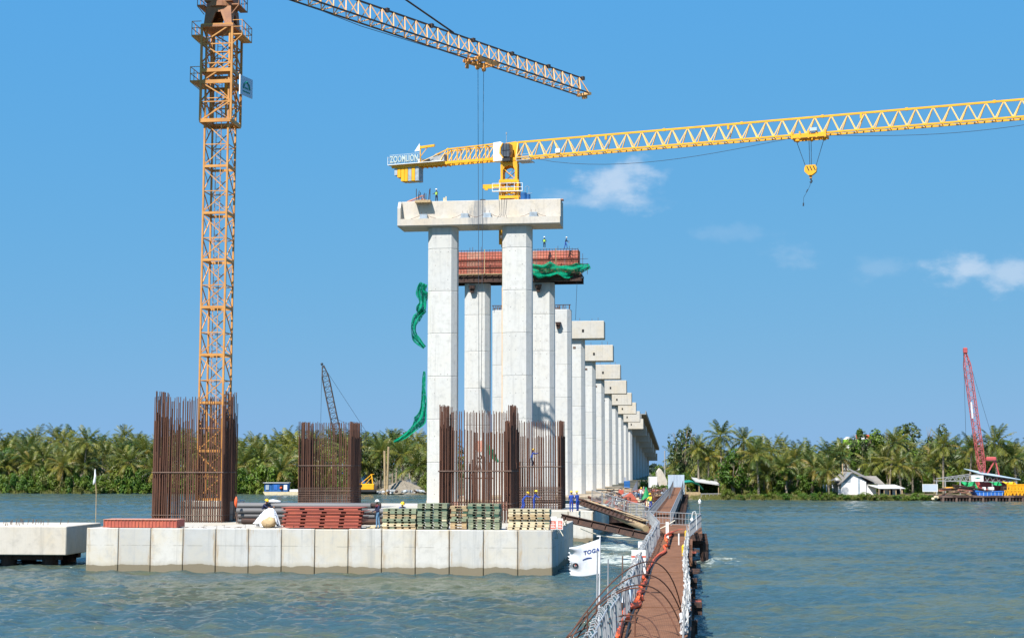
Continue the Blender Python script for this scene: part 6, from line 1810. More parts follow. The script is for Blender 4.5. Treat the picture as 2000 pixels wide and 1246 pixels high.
# ================================================================ palms and bushes
def frond_geo(b, M4, L, droop, r, leafw=.10, nl=11, hang=.9):
    """one feather leaf: a bent midrib with drooping leaflets on both sides"""
    pts, dirs = [], []
    p = Vector((0, 0, 0)); e = 0.0; n = 7
    for k in range(n + 1):
        pts.append(p.copy()); d = Vector((math.cos(e), 0, math.sin(e))); dirs.append(d); p = p + d * (L / n); e -= droop / n * (0.5 + 1.1 * k / n)
    for k in range(n):
        w0, w1 = .05 * (1 - k / n) + .012, .05 * (1 - (k + 1) / n) + .012
        b.poly([M4 @ (pts[k] + Vector((0, -w0, 0))), M4 @ (pts[k] + Vector((0, w0, 0))), M4 @ (pts[k + 1] + Vector((0, w1, 0))), M4 @ (pts[k + 1] + Vector((0, -w1, 0)))], [(0, 1, 2, 3)])
    for k in range(nl):
        u = .16 + .84 * (k + r.uniform(-.2, .2)) / nl; u = min(max(u, .1), .99); i = min(int(u * n), n - 1); f = u * n - i
        q = pts[i] * (1 - f) + pts[i + 1] * f; d = dirs[i]
        ll = L * .27 * (max(.02, math.sin(math.pi * min(.98, u * .86 + .12))) ** .6) * r.uniform(.8, 1.15)
        for s_ in (-1, 1):
            dn = r.uniform(.5, 1.0) * hang
            o = Vector((.55 * d.x, s_ * 1.0, .55 * d.z)).normalized() * ll * .6; tip = o * 1.35 + Vector((0, 0, -ll * dn)); mid = o * .8 + Vector((0, 0, -ll * dn * .25))
            wv = d * leafw
            b.poly([M4 @ (q - wv * .5), M4 @ (q + wv * .9), M4 @ (q + mid + wv), M4 @ (q + mid - wv * .6), M4 @ (q + tip + wv * .2)], [(0, 1, 2, 3), (3, 2, 4)])


rp_ = random.Random(21)
I4 = Matrix.Identity(4)
frond_me = {}
for kind, droop, hang in (('up', .75, .55), ('mid', 1.35, .9), ('low', 1.0, 1.0)):
    frond_me[kind] = []
    for v_ in range(3):
        b = MB(); frond_geo(b, I4, 4.4, droop * rp_.uniform(.85, 1.15), rp_, .11, 14, hang); frond_me[kind].append(b.mesh('frond', M['frond']))
yf_me = []
for v_ in range(2):
    b = MB(); frond_geo(b, I4, 4.2, 1.1, rp_, .11, 13, 1.0); yf_me.append(b.mesh('frond', M['frond_yellow']))
df_me = []
for v_ in range(2):
    b = MB(); frond_geo(b, I4, 3.6, .9, rp_, .07, 10, 1.1); df_me.append(b.mesh('frond', M['frond_dead']))


def frond_set(r, n, wind=.25):
    out = []
    for k in range(n):
        a = k * 2.39996 + r.uniform(-.25, .25); f = k / (n - 1)
        e = 1.35 - 2.05 * f ** 1.1 + r.uniform(-.12, .12); kind = 'up' if e > .75 else ('mid' if e > -.15 else 'low')
        out.append((a, e, kind, r.uniform(.8, 1.1)))
    return out


crown_me = []
for v_ in range(7):
    b = MB(); rr_ = random.Random(100 + v_)
    for a, e, kind, s_ in frond_set(rr_, 24):
        M4 = Matrix.Rotation(a, 4, 'Z') @ Matrix.Rotation(-e, 4, 'Y'); dr = {'up': .75, 'mid': 1.35, 'low': 1.0}[kind]
        b.m = 1 if e < -.45 and rr_.random() < .35 else (2 if e < -.55 and rr_.random() < .4 else 0)
        frond_geo(b, M4, 4.3 * s_, dr, rr_, .12, 10, {'up': .55, 'mid': .9, 'low': 1.0}[kind])
    crown_me.append(b.mesh('crown', [M['frond'], M['frond_yellow'], M['frond_dead']]))
trunk_me = []
for v_ in range(4):
    rr_ = random.Random(50 + v_); lx, ly = rr_.uniform(-.10, .10), rr_.uniform(-.06, .06)
    b = MB(); b.tube([(lx * (u ** 2), ly * u ** 2, u) for u in [i / 8 for i in range(9)]], [.0] * 0 + [.30 - .16 * min(1, i / 5) if i else .36 for i in range(9)], 7)
    trunk_me.append((b, lx, ly))
trunk_meshes = {}


def palm(x, y, zg, h, label, group, detail, seed, sc=1.0, yellow=0.0, lean=0.0, cat='palm tree'):
    r = random.Random(seed)
    rt = thing('coconut_palm', label, cat, (x, y, zg), r.uniform(0, 6.28), group)
    hh = round(max(1.5, h - 1.8 * sc) * 2) / 2; v_ = r.randrange(4); key = (hh, v_)
    if key not in trunk_meshes:
        rr_ = random.Random(50 + v_); lx, ly = rr_.uniform(-.12, .12) * hh, rr_.uniform(-.08, .08) * hh
        b = MB(); b.tube([(lx * (i / 8) ** 2, ly * (i / 8) ** 2, -.4 + (hh + .4) * i / 8) for i in range(9)], [.30] + [.24 - .10 * i / 8 for i in range(8)], 7)
        trunk_meshes[key] = (b.mesh('trunk', M['trunk'], True), lx, ly)
    me, lx, ly = trunk_meshes[key]
    put('trunk', me, rt)
    if not detail:
        put('crown', r.choice(crown_me), rt, (lx, ly, hh), (0, 0, r.uniform(0, 6.28)), (sc, sc, sc * r.uniform(.9, 1.1)))
    else:
        cr = bpy.data.objects.new('crown', None); C.objects.link(cr); cr.parent = rt; cr.location = (lx, ly, hh); cr.scale = (sc, sc, sc)
        for a, e, kind, s_ in frond_set(r, 25):
            if e < -.25 and r.random() < yellow + .12: me = r.choice(yf_me)
            elif e < -.5 and r.random() < .35: me = r.choice(df_me)
            else: me = r.choice(frond_me[kind]) if not (yellow and r.random() < yellow * .5) else r.choice(yf_me)
            put('frond', me, cr, (0, 0, r.uniform(-.1, .1)), Euler_zy(a, e), (s_, s_, s_))
        b = MB()
        if r.random() < .7 and 'nuts' not in _nut: 
            for k in range(7): b.ball((.32 * math.cos(k * .9), .32 * math.sin(k * .9), -.25 - .1 * (k % 3)), .15, 6, 4)
            _nut['nuts'] = b.mesh('coconut_bunch', M['frond_yellow'])
        if 'nuts' in _nut and r.random() < .6: put('coconut_bunch', _nut['nuts'], cr)
    return rt


_nut = {}


def Euler_zy(a, e): return (Matrix.Rotation(a, 3, 'Z') @ Matrix.Rotation(-e, 3, 'Y')).to_euler()


def leaf_cloud(seed, n, rx, ry, rz, size, clumps, mats, flat=True, hollow=.35):
    """leaf faces gathered in clumps through a crown's volume"""
    r = random.Random(seed); b = MB(); cl = []
    for k in range(clumps):
        while True:
            p = Vector((r.uniform(-1, 1), r.uniform(-1, 1), r.uniform(-.9 if not flat else -.05, 1)))
            if hollow < p.length < 1: break
        cl.append((p, r.uniform(.20, .42), r.randrange(len(mats))))
    for k in range(n):
        c, rad, mi = r.choice(cl); d = Vector((r.gauss(0, 1), r.gauss(0, 1), r.gauss(0, 1))); d = d.normalized() * rad * r.uniform(.5, 1) ** .5
        p = c + d; p = Vector((p.x * rx, p.y * ry, p.z * rz)); s_ = size * r.uniform(.6, 1.3)
        nrm = (d.normalized() + Vector((r.uniform(-.7, .7), r.uniform(-.7, .7), r.uniform(-.2, .9)))).normalized()
        a = nrm.orthogonal().normalized(); a = (a * math.cos(r.uniform(0, 6)) + nrm.cross(a) * math.sin(r.uniform(0, 6))).normalized(); c2 = nrm.cross(a)
        b.m = mi
        b.poly([p - a * s_, p - c2 * s_ * .45 + nrm * s_ * .12, p + a * s_, p + c2 * s_ * .45 + nrm * s_ * .12], [(0, 1, 2, 3)])
    return b.mesh('foliage', mats)


bush_me = [leaf_cloud(300 + k, 1100, 1, 1, 1, .105, 16, [M['bush'], M['bush'], M['bush_light'] if k % 2 else M['bush']]) for k in range(6)]
bushl_me = [leaf_cloud(330 + k, 900, 1, 1, 1, .11, 14, [M['bush_light'], M['bush_light'], M['grass']]) for k in range(3)]
stem_b = MB()
for k in range(5): stem_b.tube([(0, 0, -.1), (.3 * math.cos(k * 1.3), .3 * math.sin(k * 1.3), .4), (.5 * math.cos(k * 1.3), .5 * math.sin(k * 1.3), .8)], [.05, .035, .01], 5)
stem_me = stem_b.mesh('stem', M['bark'])


def bush(x, y, z, w, h, label, group, light=False, seed=0):
    r = random.Random(seed); rt = thing('shrub', label, 'shrub', (x, y, z), r.uniform(0, 6.28), group)
    put('foliage', r.choice(bushl_me if light else bush_me), rt, (0, 0, h * .12), (0, 0, 0), (w * .55, w * .5, h * .85)); put('stem', stem_me, rt, (0, 0, 0), (0, 0, 0), (w * .5, w * .5, h * .8))
    return rt


def broad_tree(x, y, z, h, w, label, seed, mat='tree_leaf', n=2600, clumps=26, trunk_h=.38, size=.042, group=None, hollow=.3):
    r = random.Random(seed); rt = thing('tree', label, 'tree', (x, y, z), 0, group)
    b = MB(); th_ = h * trunk_h; b.tube([(0, 0, -.3), (r.uniform(-.2, .2), 0, th_ * .5), (r.uniform(-.3, .3), 0, th_)], [.32, .24, .19], 8); tips = []
    for k in range(7):
        a = k * 2.4 + r.uniform(-.3, .3); u = r.uniform(.25, .46); tip = Vector((w * u * math.cos(a), w * u * .8 * math.sin(a), h * r.uniform(.66, .95)))
        b.tube([(0, 0, th_ * r.uniform(.6, 1)), tip * .45 + Vector((0, 0, h * .18)), tip], [.14, .09, .03], 5)
        for q in range(3): b.tube([tip * .7 + Vector((0, 0, h * .12)), tip * .8 + Vector((r.uniform(-1, 1) * w * .15, r.uniform(-1, 1) * w * .15, h * .2))], [.05, .015], 4)
    b.build('trunk', M['bark'], rt, smooth=True)
    me = leaf_cloud(seed + 7, n, w * .5, w * .42, h * .36, size * h, clumps, [M[mat], M[mat], M['bush']], False, hollow)
    put('crown', me, rt, (0, 0, h * .64)); return rt


def zone(px):
    if px < 290: return 'left of the tallest cage'
    if px < 470: return 'behind the tallest cage'
    if px < 585: return 'between tallest and grey cages'
    if px < 705: return 'behind the grey tied cage'
    return 'between grey cage and column'


rz_ = random.Random(77); sd_ = 1000
# left bank grove: rows going back from the water
for row, (dy, top0, top1, step, det) in enumerate(((4, 922, 886, 44, True), (11, 902, 868, 40, True), (22, 886, 856, 36, False), (36, 882, 846, 36, False), (54, 880, 840, 36, False), (76, 872, 842, 34, False))):
    px = -90 + rz_.uniform(0, 20)
    while px < 880:
        x = at(px, 900, 370).x; y = shore_y(x) + dy + rz_.uniform(-3, 3); xx = at(px, 900, y).x
        tp_ = rz_.uniform(top1, top0) + 2 * math.sin(px / 60)
        if px > 690 and row < 1: px += step; continue
        hh = at(px, tp_, y).z - 1.0
        rn_ = ['front', 'second', 'third', 'fourth', 'fifth', 'last'][row]; lab = '%s palm in left bank\'s %s row, %s from left %s' % ('short' if row == 0 else 'leafy' if row == 1 else 'tall', rn_, count('pl' + rn_ + zone(px)), zone(px))
        palm(xx, y, .9, hh, lab, 'coconut palms on the left bank', det and px < 840, sd_, rz_.uniform(.9, 1.3) * (1.08 if row else .9), .30 if row == 0 else .12); sd_ += 1
        px += step * rz_.uniform(.6, 1.4)
# the tall palm with a bare trunk
y = shore_y(-100) + 5; xx = at(165, 900, y).x; palm(xx, y, .8, at(165, 846, y).z - .8, 'tall palm with bare pale trunk standing out before the left bank grove', None, True, 4, 1.12)
for px in range(-90, 850, 15):
    for q in range(2):
        pxx = px + rz_.uniform(-8, 8); x = at(pxx, 960, 362).x; y = shore_y(x) + .8 + q * 3.5 + rz_.uniform(-.8, .8); hgt = rz_.uniform(2.0, 4.4) + q * 1.6
        if 515 < pxx < 600 or 700 < pxx < 830:
            if q == 0 or pxx > 700: continue
            y += 9
        bush(at(pxx, 960, y).x, y, .2 + .3 * q, rz_.uniform(3.4, 5.6), hgt, 'shrub, %s in left bank %s row, %s' % (count('sl%d' % q + zone(pxx)), 'lower' if q == 0 else 'upper', zone(pxx)), 'shrubs along the left bank', rz_.random() < .22, sd_); sd_ += 1
for px, w_, h_, lt_ in ((488, 7, 6.0, True), (520, 8, 7.5, False), (478, 6, 5, False), (550, 7, 5.5, False), (265, 7, 6, False), (225, 6, 5, True)):
    y = shore_y(at(px, 960, 360).x) + 2.0; bush(at(px, 960, y).x, y, .2, w_, h_, '%s rounded water edge bush, %s from left %s' % ('bright lime' if lt_ else 'big dark', count('bb' + zone(px)), zone(px)), 'big bushes on the left bank', lt_, sd_); sd_ += 1
for px, top, w_, sd2, lab in ((20, 872, 9, 81, 'rounded leafy tree among the palms at the far left edge'), (250, 868, 8, 82, 'leafy tree among the palms just left of the tallest cage'), (492, 880, 8, 83, 'leafy tree right of the tallest cage, above lime bushes'), (725, 880, 7, 84, 'leafy tree just right of the grey tied cage'), (112, 880, 8, 85, 'leafy tree left of the tall bare trunked palm')):
    y = shore_y(at(px, 900, 365).x) + 17; broad_tree(at(px, 900, y).x, y, .8, at(px, top, y).z - .8, w_, lab, sd2, 'tree_leaf', 1500, 22, .3, .034, None, .3)
# dark wood behind everything (a mass nobody could count)
def wood(name, pxs, Y_, top, lab, mat, n=26000, seed=5, size=.9, depth=60):
    r = random.Random(seed); b = MB()
    for k in range(n // 2):
        px = r.uniform(*pxs); y = Y_ + r.uniform(0, depth); zt_ = at(px, top + 8 * math.sin(px * .05) + 5 * math.sin(px * .17 + 1), y).z; z = .5 + (zt_ - .5) * r.random() ** .7; p = Vector((at(px, 900, y).x, y, z))
        a = Vector((r.gauss(0, 1), r.gauss(0, 1), r.gauss(0, 1))).normalized(); c2 = a.cross(Vector((r.gauss(0, 1), r.gauss(0, 1), r.gauss(0, 1)))).normalized(); s_ = size * r.uniform(.5, 1.3)
        b.poly([p - a * s_, p - c2 * s_ * .4, p + a * s_, p + c2 * s_ * .4], [(0, 1, 2, 3)])
    return tag(b.build(name, M[mat]), lab, 'wood', None, 'stuff')


wood('far_woods', (-250, 1000), 455, 872, 'dark wood behind the left palm grove', 'tree_leaf', 22000, 5)
wood('far_woods', (1330, 2300), 375, 890, 'dark wood behind the right palm grove', 'tree_leaf', 20000, 6)
wood('far_woods', (1180, 1420), 900, 905, 'hazy distant trees beyond the end of the bridge', 'far_leaf', 9000, 7, 1.6, 80)


def rzone(px):
    if px < 1360: return 'by the big leafy tree'
    if px < 1460: return 'behind the teal canopy'
    if px < 1630: return 'between canopy and white house'
    if px < 1790: return 'behind the white house'
    if px < 1890: return 'behind the blank notice board'
    return 'behind the yard'


for row, (dy, top0, top1, step, det) in enumerate(((6, 920, 890, 46, True), (14, 910, 874, 44, True), (26, 902, 862, 42, False), (42, 894, 862, 42, False), (62, 886, 860, 40, False))):
    px = 1318 + rz_.uniform(0, 15)
    while px < 2080:
        x = at(px, 900, 290).x; y = shore_y(x) + dy + (12 if px > 1630 else 0) + rz_.uniform(-2.5, 2.5); xx = at(px, 900, y).x
        tp_ = rz_.uniform(top1, top0)
        if row == 0 and (1625 < px < 1770 or px > 1830 or px < 1418): px += 20; continue
        hh = at(px, tp_, y).z - 1.0
        rn_ = ['front', 'second', 'third', 'fourth', 'last'][row]; lab = '%s palm in right bank\'s %s row, %s from left %s' % ('short' if row == 0 else 'leafy' if row == 1 else 'tall', rn_, count('pr' + rn_ + rzone(px)), rzone(px))
        palm(xx, y, .9, hh, lab, 'coconut palms on the right bank', det, sd_, rz_.uniform(.75, 1.25) * (.85 if row == 0 else 1.0), .30 if row == 0 else .14); sd_ += 1
        px += step * rz_.uniform(.6, 1.4)
for px, top, dy, scl, yl, lab in ((1481, 868, 5, 1.12, .25, 'big palm with a pale trunk at the water edge between canopy and white house'),
                                  (1408, 834, 14, .95, .05, 'tall palm whose crown tops the others behind the teal canopy'),
                                  (1452, 846, 18, .9, .05, 'tall feathery palm right of the highest crown behind the canopy'),
                                  (1618, 905, 3, .80, .55, 'small yellowing palm leaning beside the white house'),
                                  (1364, 862, 10, .8, .05, 'slim dark palm just right of the big leafy tree'),
                                  (1736, 848, 20, .95, .2, 'palm with bare trunk rising just right of the white house roof'),
                                  (1758, 892, 12, .9, .5, 'low palm with yellow drooping fronds right of the white house'),
                                  (1841, 856, 16, .9, .2, 'slender palm with a white trunk left of the red crane'),
                                  (1893, 862, 17, .85, .1, 'slender palm partly behind the red crane boom'),
                                  (1946, 846, 16, 1.05, .12, 'palm with spreading crown right of the red crane boom'),
                                  (1985, 876, 15, 1.0, .3, 'yellowish palm at the right edge behind the yard')):
    x = at(px, 900, 290).x; y = shore_y(x) + dy; palm(at(px, 900, y).x, y, .7, at(px, top, y).z - .7, lab, None, True, int(px), scl, yl)
for px in range(1335, 2040, 16):
    for q in range(3):
        pxx = px + rz_.uniform(-8, 8); x = at(pxx, 960, 295).x; y = shore_y(x) + 1.0 + q * 6 + rz_.uniform(-.6, .6)
        if q == 0 and pxx > 1835: continue
        if 1300 < pxx < 1414 and q < 2: continue
        if q == 2 and rz_.random() < .35: continue
        if 1625 < pxx < 1765 and q == 1: continue
        if q >= 1 and pxx > 1625: y += 14
        hgt = rz_.uniform(.9, 1.5) if q == 0 and pxx > 1430 else rz_.uniform(1.6, 3.6) if q < 2 else rz_.uniform(3.2, 6.5)
        bush(at(pxx, 960, y).x, y, .15 + .3 * q, rz_.uniform(2.2, 3.6) * (1 if q < 2 else 1.5), hgt, 'low shrub, %s in right bank %s row, %s' % (count('sr%d' % q + rzone(pxx)), ['front', 'middle', 'rear'][q], rzone(pxx)), 'shrubs along the right bank', rz_.random() < (.6 if q == 0 else .25), sd_); sd_ += 1
broad_tree(at(1335, 900, 312).x, 312, .8, at(1335, 832, 312).z - .8, 6.0, 'big airy leafy tree at the left end of the right bank', 71, 'tree_leaf', 950, 22, .3, .026, None, .5)
for px, top, w_, sd2, lab in ((1683, 838, 5.5, 72, 'thin leafy tree growing in front of the lime green silo'), (1728, 838, 8, 73, 'bluish leafy tree right of the lime green silo'), (1795, 826, 11, 74, 'tallest leafy tree between white house and red crane'), (1828, 836, 6, 75, 'leafy tree crown on the right flank of the tallest tree')):
    y = 322; broad_tree(at(px, 900, y).x, y, .8, at(px, top, y).z - .8, w_, lab, sd2, 'tree_leaf', 1700, 24, .35, .030, None, .35)
for px, top, w_, sd2, lab in ((1535, 908, 6, 76, 'small bushy tree with pale stems right of the big waterside palm'), (1430, 885, 6, 77, 'rounded light green tree behind the big waterside palm'), (1585, 925, 4.5, 78, 'thin bare looking bush tree left of the white house')):
    y = shore_y(at(px, 900, 290).x) + 6; broad_tree(at(px, 900, y).x, y, .6, at(px, top, y).z - .6, w_, lab, sd2, 'bush', 1500, 20, .25, .045)
# grass strip along the right bank, reeds
b = MB(); r2 = random.Random(9)
for k in range(5200):
    px = r2.uniform(1345, 1850); x = at(px, 970, 291).x; y = shore_y(x) + r2.uniform(-.3, 6); h_ = r2.uniform(.3, .95); q_ = Vector((x, y, .05 + .06 * (y - shore_y(x)))); d = Vector((r2.uniform(-.5, .5), r2.uniform(-.3, .3), 0))
    w_ = Vector((r2.uniform(.05, .13), 0, 0)); b.poly([q_ - w_, q_ + w_, q_ + d * h_ + Vector((0, 0, h_))], [(0, 1, 2)])
tag(b.build('grass', M['grass']), kind='stuff')
b = MB()
for k in range(6000):
    px = r2.uniform(-60, 700); x = at(px, 965, 358).x; y = shore_y(x) + r2.uniform(-.4, 2.5); h_ = r2.uniform(.4, 1.3); q_ = Vector((x, y, .0)); d = Vector((r2.uniform(-.5, .5), r2.uniform(-.3, .3), 0)); w_ = Vector((r2.uniform(.06, .16), 0, 0)); b.poly([q_ - w_, q_ + w_, q_ + d * h_ + Vector((0, 0, h_))], [(0, 1, 2)])
tag(b.build('grass', M['grass']), kind='stuff')

# ================================================================ left bank works
Y_ = 338.0
p0, p1 = at(513, 965, Y_), at(612, 965, Y_)
hb_ = thing('houseboat', 'tan work barge with a blue cabin moored at the left bank', 'barge', (p0.x, Y_, 0)); wl = p1.x - p0.x
b = MB(); b.extr_y([(.8, -.4), (wl - .8, -.4), (wl, .75), (0, .75)], 0, 4); b.build('hull', M['timber_pale'], hb_)
b = MB(); b.bbox(.3, .5, .751, 2.0, 3.5, 2.6, .05); b.bbox(2.05, .4, .751, 5.6, 3.6, 2.7, .05); b.build('cabin', M['blue_tank'], hb_)
b = MB(); b.box(.0, .2, 2.70, 5.8, 3.8, 2.82); b.build('roof', M['roof_light'], hb_)
for x, m_ in ((.6, 'plastic_grey'), (2.5, 'barge_blue'), (3.8, 'dark_open'), (4.7, 'white')): b = MB(); b.box(x, .33, 1.2, x + .75, .395, 2.3); b.build('door' if m_ != 'white' else 'window', M[m_], hb_)
b = MB(); b.ball((4.1, .1, 1.6), .3, 8, 5); b.build('buoy', M['orange_net'], hb_)
b = MB(); b.bbox(6.0, .5, .751, wl - .5, 3, 1.25, .05); b.build('hatch', M['tarp_white'], hb_)


def lattice_boom(rt, foot, tip, w, n, chord, lace, mats, taper=.25):
    d = tip - foot; L = d.length; d.normalize(); a = Vector((1, 0, 0)); a = (a - d * a.dot(d)).normalized(); c2 = d.cross(a); b = MB(); ww = lambda u: w * min(1, u / .14 + taper, (1 - u) / .14 + taper)
    c = lambda u, i: foot + d * (L * u) + (a * ((-1, 1, 1, -1)[i]) + c2 * ((-1, -1, 1, 1)[i])) * (ww(u) / 2)
    for k in range(n):
        u0, u1 = k / n, (k + 1) / n
        b.m = 0
        for i in range(4): b.beam(c(u0, i), c(u1, i), chord)
        b.m = 1
        for i in range(4): j = (i + 1) % 4; (b.beam(c(u0, i), c(u1, j), lace) if k % 2 else b.beam(c(u0, j), c(u1, i), lace)); b.beam(c(u1, i), c(u1, j), lace)
    return b.build('boom', mats, rt)


Yc = 372.0; foot, tip = at(667, 870, Yc), at(631, 714, Yc)
dc = thing('crawler_crane', 'dark lattice boom crane standing behind the grey tied rebar cage', 'crane', (foot.x, Yc, .9)); o_ = Vector((foot.x, Yc, .9))
f2 = Vector((1.5, 0, 1.6)); lattice_boom(dc, f2, tip - o_, 1.7, 22, .15, .085, [M['dark_chord'], M['dark_chord']])
b = MB(); b.bbox(-.5, -1.8, 1.2, 6.5, 1.8, 4.0, .1); b.build('house', M['blue_tank'], dc); [MB().bbox(-1.5, y - .5, 0, 5.5, y + .5, 1.1, .3).build('crawler_track', M['black'], dc) for y in (-2.2, 2.2)]
b = MB(); tl_ = tip - o_
b.tube([tl_ + Vector((-.3, 0, .3)), Vector((tl_.x - .5, 0, 4))], .04, 4); b.tube([tl_, (6.2, 0, 14)], .04, 4); b.tube([(6.2, 0, 14), (6, 0, 4)], .05, 4); b.beam((3, 0, 4), (6.2, 0, 14), .18); b.tube([tl_ * .55 + f2 * .45, (6.2, 0, 14)], .035, 4)
b.ball(tl_ + Vector((-.3, 0, .4)), .35, 8, 5); b.build('rigging', M['cable'], dc)
Yc = 346.0; q0, q1 = at(703, 962, Yc), at(736, 928, Yc)
yc_ = thing('crawler_crane', 'yellow crawler crane body with raised A frame right of the grey tied cage', 'crane', (q0.x, Yc, q0.z)); w_ = q1.x - q0.x
b = MB(); b.bbox(-1.5, 0, 1.0, w_ - .6, 2.6, 3.0, .15); b.build('house', M['yellow'], yc_); b = MB(); b.bbox(-1.6, -.2, 0, w_, .8, .95, .3); b.build('crawler_track', M['black'], yc_); b = MB(); b.bbox(w_ - .7, .1, 1.0, w_ + .1, 2.4, 2.4, .1); b.build('counterweight', M['dark_chord'], yc_)
b = MB(); b.beam((0, .5, 3), (2.6, .5, 6.2), .2); b.beam((2.9, .5, 3.0), (2.6, .5, 6.2), .25); b.beam((1.2, .5, 3), (2.6, .5, 5.2), .15); b.beam((2.3, .5, 6.2), (3.2, .5, 6.3), .18); b.build('a_frame', M['yellow'], yc_); yc_.scale = (1, 1, .68)
b = MB(); b.box(-.9, -.02, 1.9, .5, -.002 + .003, 2.7); b.build('window', M['dark_open'], yc_)
Yg = 350.0
def mound(name, px0, px1, top, lab, mat, Y__, seed, base=965):
    a, c2 = at(px0, base, Y__), at(px1, base, Y__); cx_ = (a.x + c2.x) / 2; rx = (c2.x - a.x) / 2; hz_ = at((px0 + px1) / 2, top, Y__).z; r = random.Random(seed); rs = []
    n = 44; ph = [r.uniform(0, 6) for _ in range(6)]
    for i in range(11):
        u = i / 10; rad = 1 - u * .97; ring = []
        for k in range(n):
            an = 2 * math.pi * k / n; g = 1 + .10 * math.sin(3 * an + ph[0]) + .06 * math.sin(7 * an + ph[1] + u * 3) + r.uniform(-.03, .03)
            ring.append((cx_ + rx * rad * g * math.cos(an), Y__ + rx * .45 * rad * g * math.sin(an), .2 + (hz_ - .2) * (u * (1.22 - .22 * u)) + (r.uniform(-.15, .15) if i < 10 else 0)))
        rs.append(ring)
    b = MB(); b.rings(rs); return tag(b.build(name, M[mat], None, smooth=False), lab, 'mound', None, 'stuff')


mound('gravel', 728, 842, 938, 'brown gravel heap on the left bank beside the nearest column', 'gravel', 348.5, 3)
mound('gravel', 768, 832, 934, 'grey stone heap behind the brown gravel heap', 'gravel_grey', 356, 4)
for px0, px1, y0, y1, lab in ((757, 751, 872, 968, 'taller of two leaning brown drill pipes on the left bank'), (751, 747, 880, 968, 'shorter of two leaning brown drill pipes on the left bank')):
    a, c2 = at(px0 + (2 if px0 > 755 else 0), y0, 344), at(px1 + 5, y1, 344); tag(MB().tube([c2, a], .26, 8).build('drill_pipe', M['timber']), lab, 'pipe')
for k in range(26):
    px = rz_.uniform(738, 826); p = at(px, 965, 345); b = MB(); w_ = rz_.uniform(.4, 1.1); b.box(-w_ / 2, -.3, 0, w_ / 2, .3, rz_.uniform(.2, .5))
    tag(b.build('concrete_chunk', M[rz_.choice(['tarp_white', 'gravel_grey', 'roof_light', 'dark_chord'])], None, (p.x, 342 + rz_.uniform(-1, 2), .25 + rz_.uniform(0, .6)), (rz_.uniform(-.4, .4), rz_.uniform(-.4, .4), rz_.uniform(0, 3))), 'pale broken slab, %s on the shore below the gravel heap' % count('slab'), 'rubble', 'broken slabs on the left shore')

# ================================================================ right bank: canopy, house, silo, yard
tin_panel('pale corrugated tin screen at the bank end of the walkway', (1305, 1337), 927, 972, 292, 0, M['tin_sheet'])
Yk = 300.0; g_ = lambda px, py, Y__=Yk: at(px, py, Y__)
cn = thing('canopy', 'teal cloth canopy with a flat tin roof beside the tin screen', 'canopy', (0, 0, 0))
a, m_, c2 = g_(1337, 956), g_(1352, 940), g_(1372, 952); b = MB(); rs = []
for yy in (0, 1.5, 3, 4.5): rs.append([(p.x, Yk + yy, p.z - .25 * math.sin(yy * 1.05)) for p in (g_(1308, 950), g_(1318, 943), m_, g_(1364, 944), g_(1374, 955))])
b.rings([[*r_, *[(x, y, z - .06) for x, y, z in reversed(r_)]] for r_ in rs]); b.build('cloth', M['teal_tarp'], cn)
a, c2 = g_(1358, 939), g_(1407, 946); b = MB(); b.rings([[(a.x, Yk, a.z), (c2.x, Yk, c2.z), (c2.x, Yk, c2.z - .2), (a.x, Yk, a.z - .2)], [(a.x, Yk + 7, a.z + .7), (c2.x, Yk + 7, c2.z + .7), (c2.x, Yk + 7, c2.z + .5), (a.x, Yk + 7, a.z + .5)]]); b.build('roof', M['roof_light'], cn)
for px in (1366, 1404, 1340): p = g_(px, 962); MB().box(p.x - .08, Yk + .3, .3, p.x + .08, Yk + .46, g_(px, 944).z).build('post', M['timber'], cn)
b = MB(); b.box(g_(1366, 950).x, Yk + 6, .5, g_(1404, 950).x, Yk + 6.2, g_(1380, 946).z); b.build('back_wall', M['dark_open'], cn)
b = MB(); b.box(g_(1338, 960).x, Yk - 2, .0, g_(1366, 960).x, Yk + 3, g_(1350, 958).z - .3); b.build('earth_base', M['timber'], cn)
for k in range(5):
    px = 1374 + k * 8; p = g_(px, 968, 296); b = MB(); b.box(-.5, 0, .6, .5, 1, .68); b.box(-.45, .1, 0, -.38, .2, .6); b.box(.38, .1, 0, .45, .2, .6); tag(b.build('table', M['roof_light'], None, (p.x, 296 + .3 * k, .5)), 'pale outdoor table under the tin roof, %s from the screen' % ORD[k], 'table', 'tables under the tin roof')
# white house with gable towards the left front
Yh = 296.0
hs_ = thing('white_house', 'whitewashed wooden house with grey tin roofs on the right bank', 'house', (0, 0, 0))
P = lambda px, py, dy=0: at(px, py, Yh) + Vector((0, dy, 0))
w0, w1, wr = P(1645, 968), P(1683, 968), P(1705, 968)
rl = P(1662, 921)
b = MB(); xl, xr = P(1643, 960).x, P(1692, 960).x; zb = .4; ze = P(1650, 944).z; zr = rl.z; xm_ = P(1664, 930).x
b.extr_y([(xl, zb), (xr, zb), (xr, P(1690, 940).z), (xm_, zr - .15), (xl, ze)], Yh, Yh + 9); b.build('wall', M['house_white'], hs_)
n_ = 13
for k in range(n_):
    x = xl + (xr - xl) * (k + .5) / n_; MB().box(x - .03, Yh - .03, zb, x + .03, Yh - .002, min(ze + (zr - ze) * min(1, (x - xl) / (xm_ - xl)), zr - (zr - P(1690, 940).z) * max(0, (x - xm_) / (xr - xm_))) - .1).build('wall_board', M['house_white'], hs_)
b = MB(); b.rings([[(xl - .4, Yh - .5, ze - .15), (xm_, Yh - .5, zr), (xm_, Yh - .5, zr - .12), (xl - .4, Yh - .5, ze - .27)], [(xl - .4, Yh + 9.3, ze - .15), (xm_, Yh + 9.3, zr), (xm_, Yh + 9.3, zr - .12), (xl - .4, Yh + 9.3, ze - .27)]])
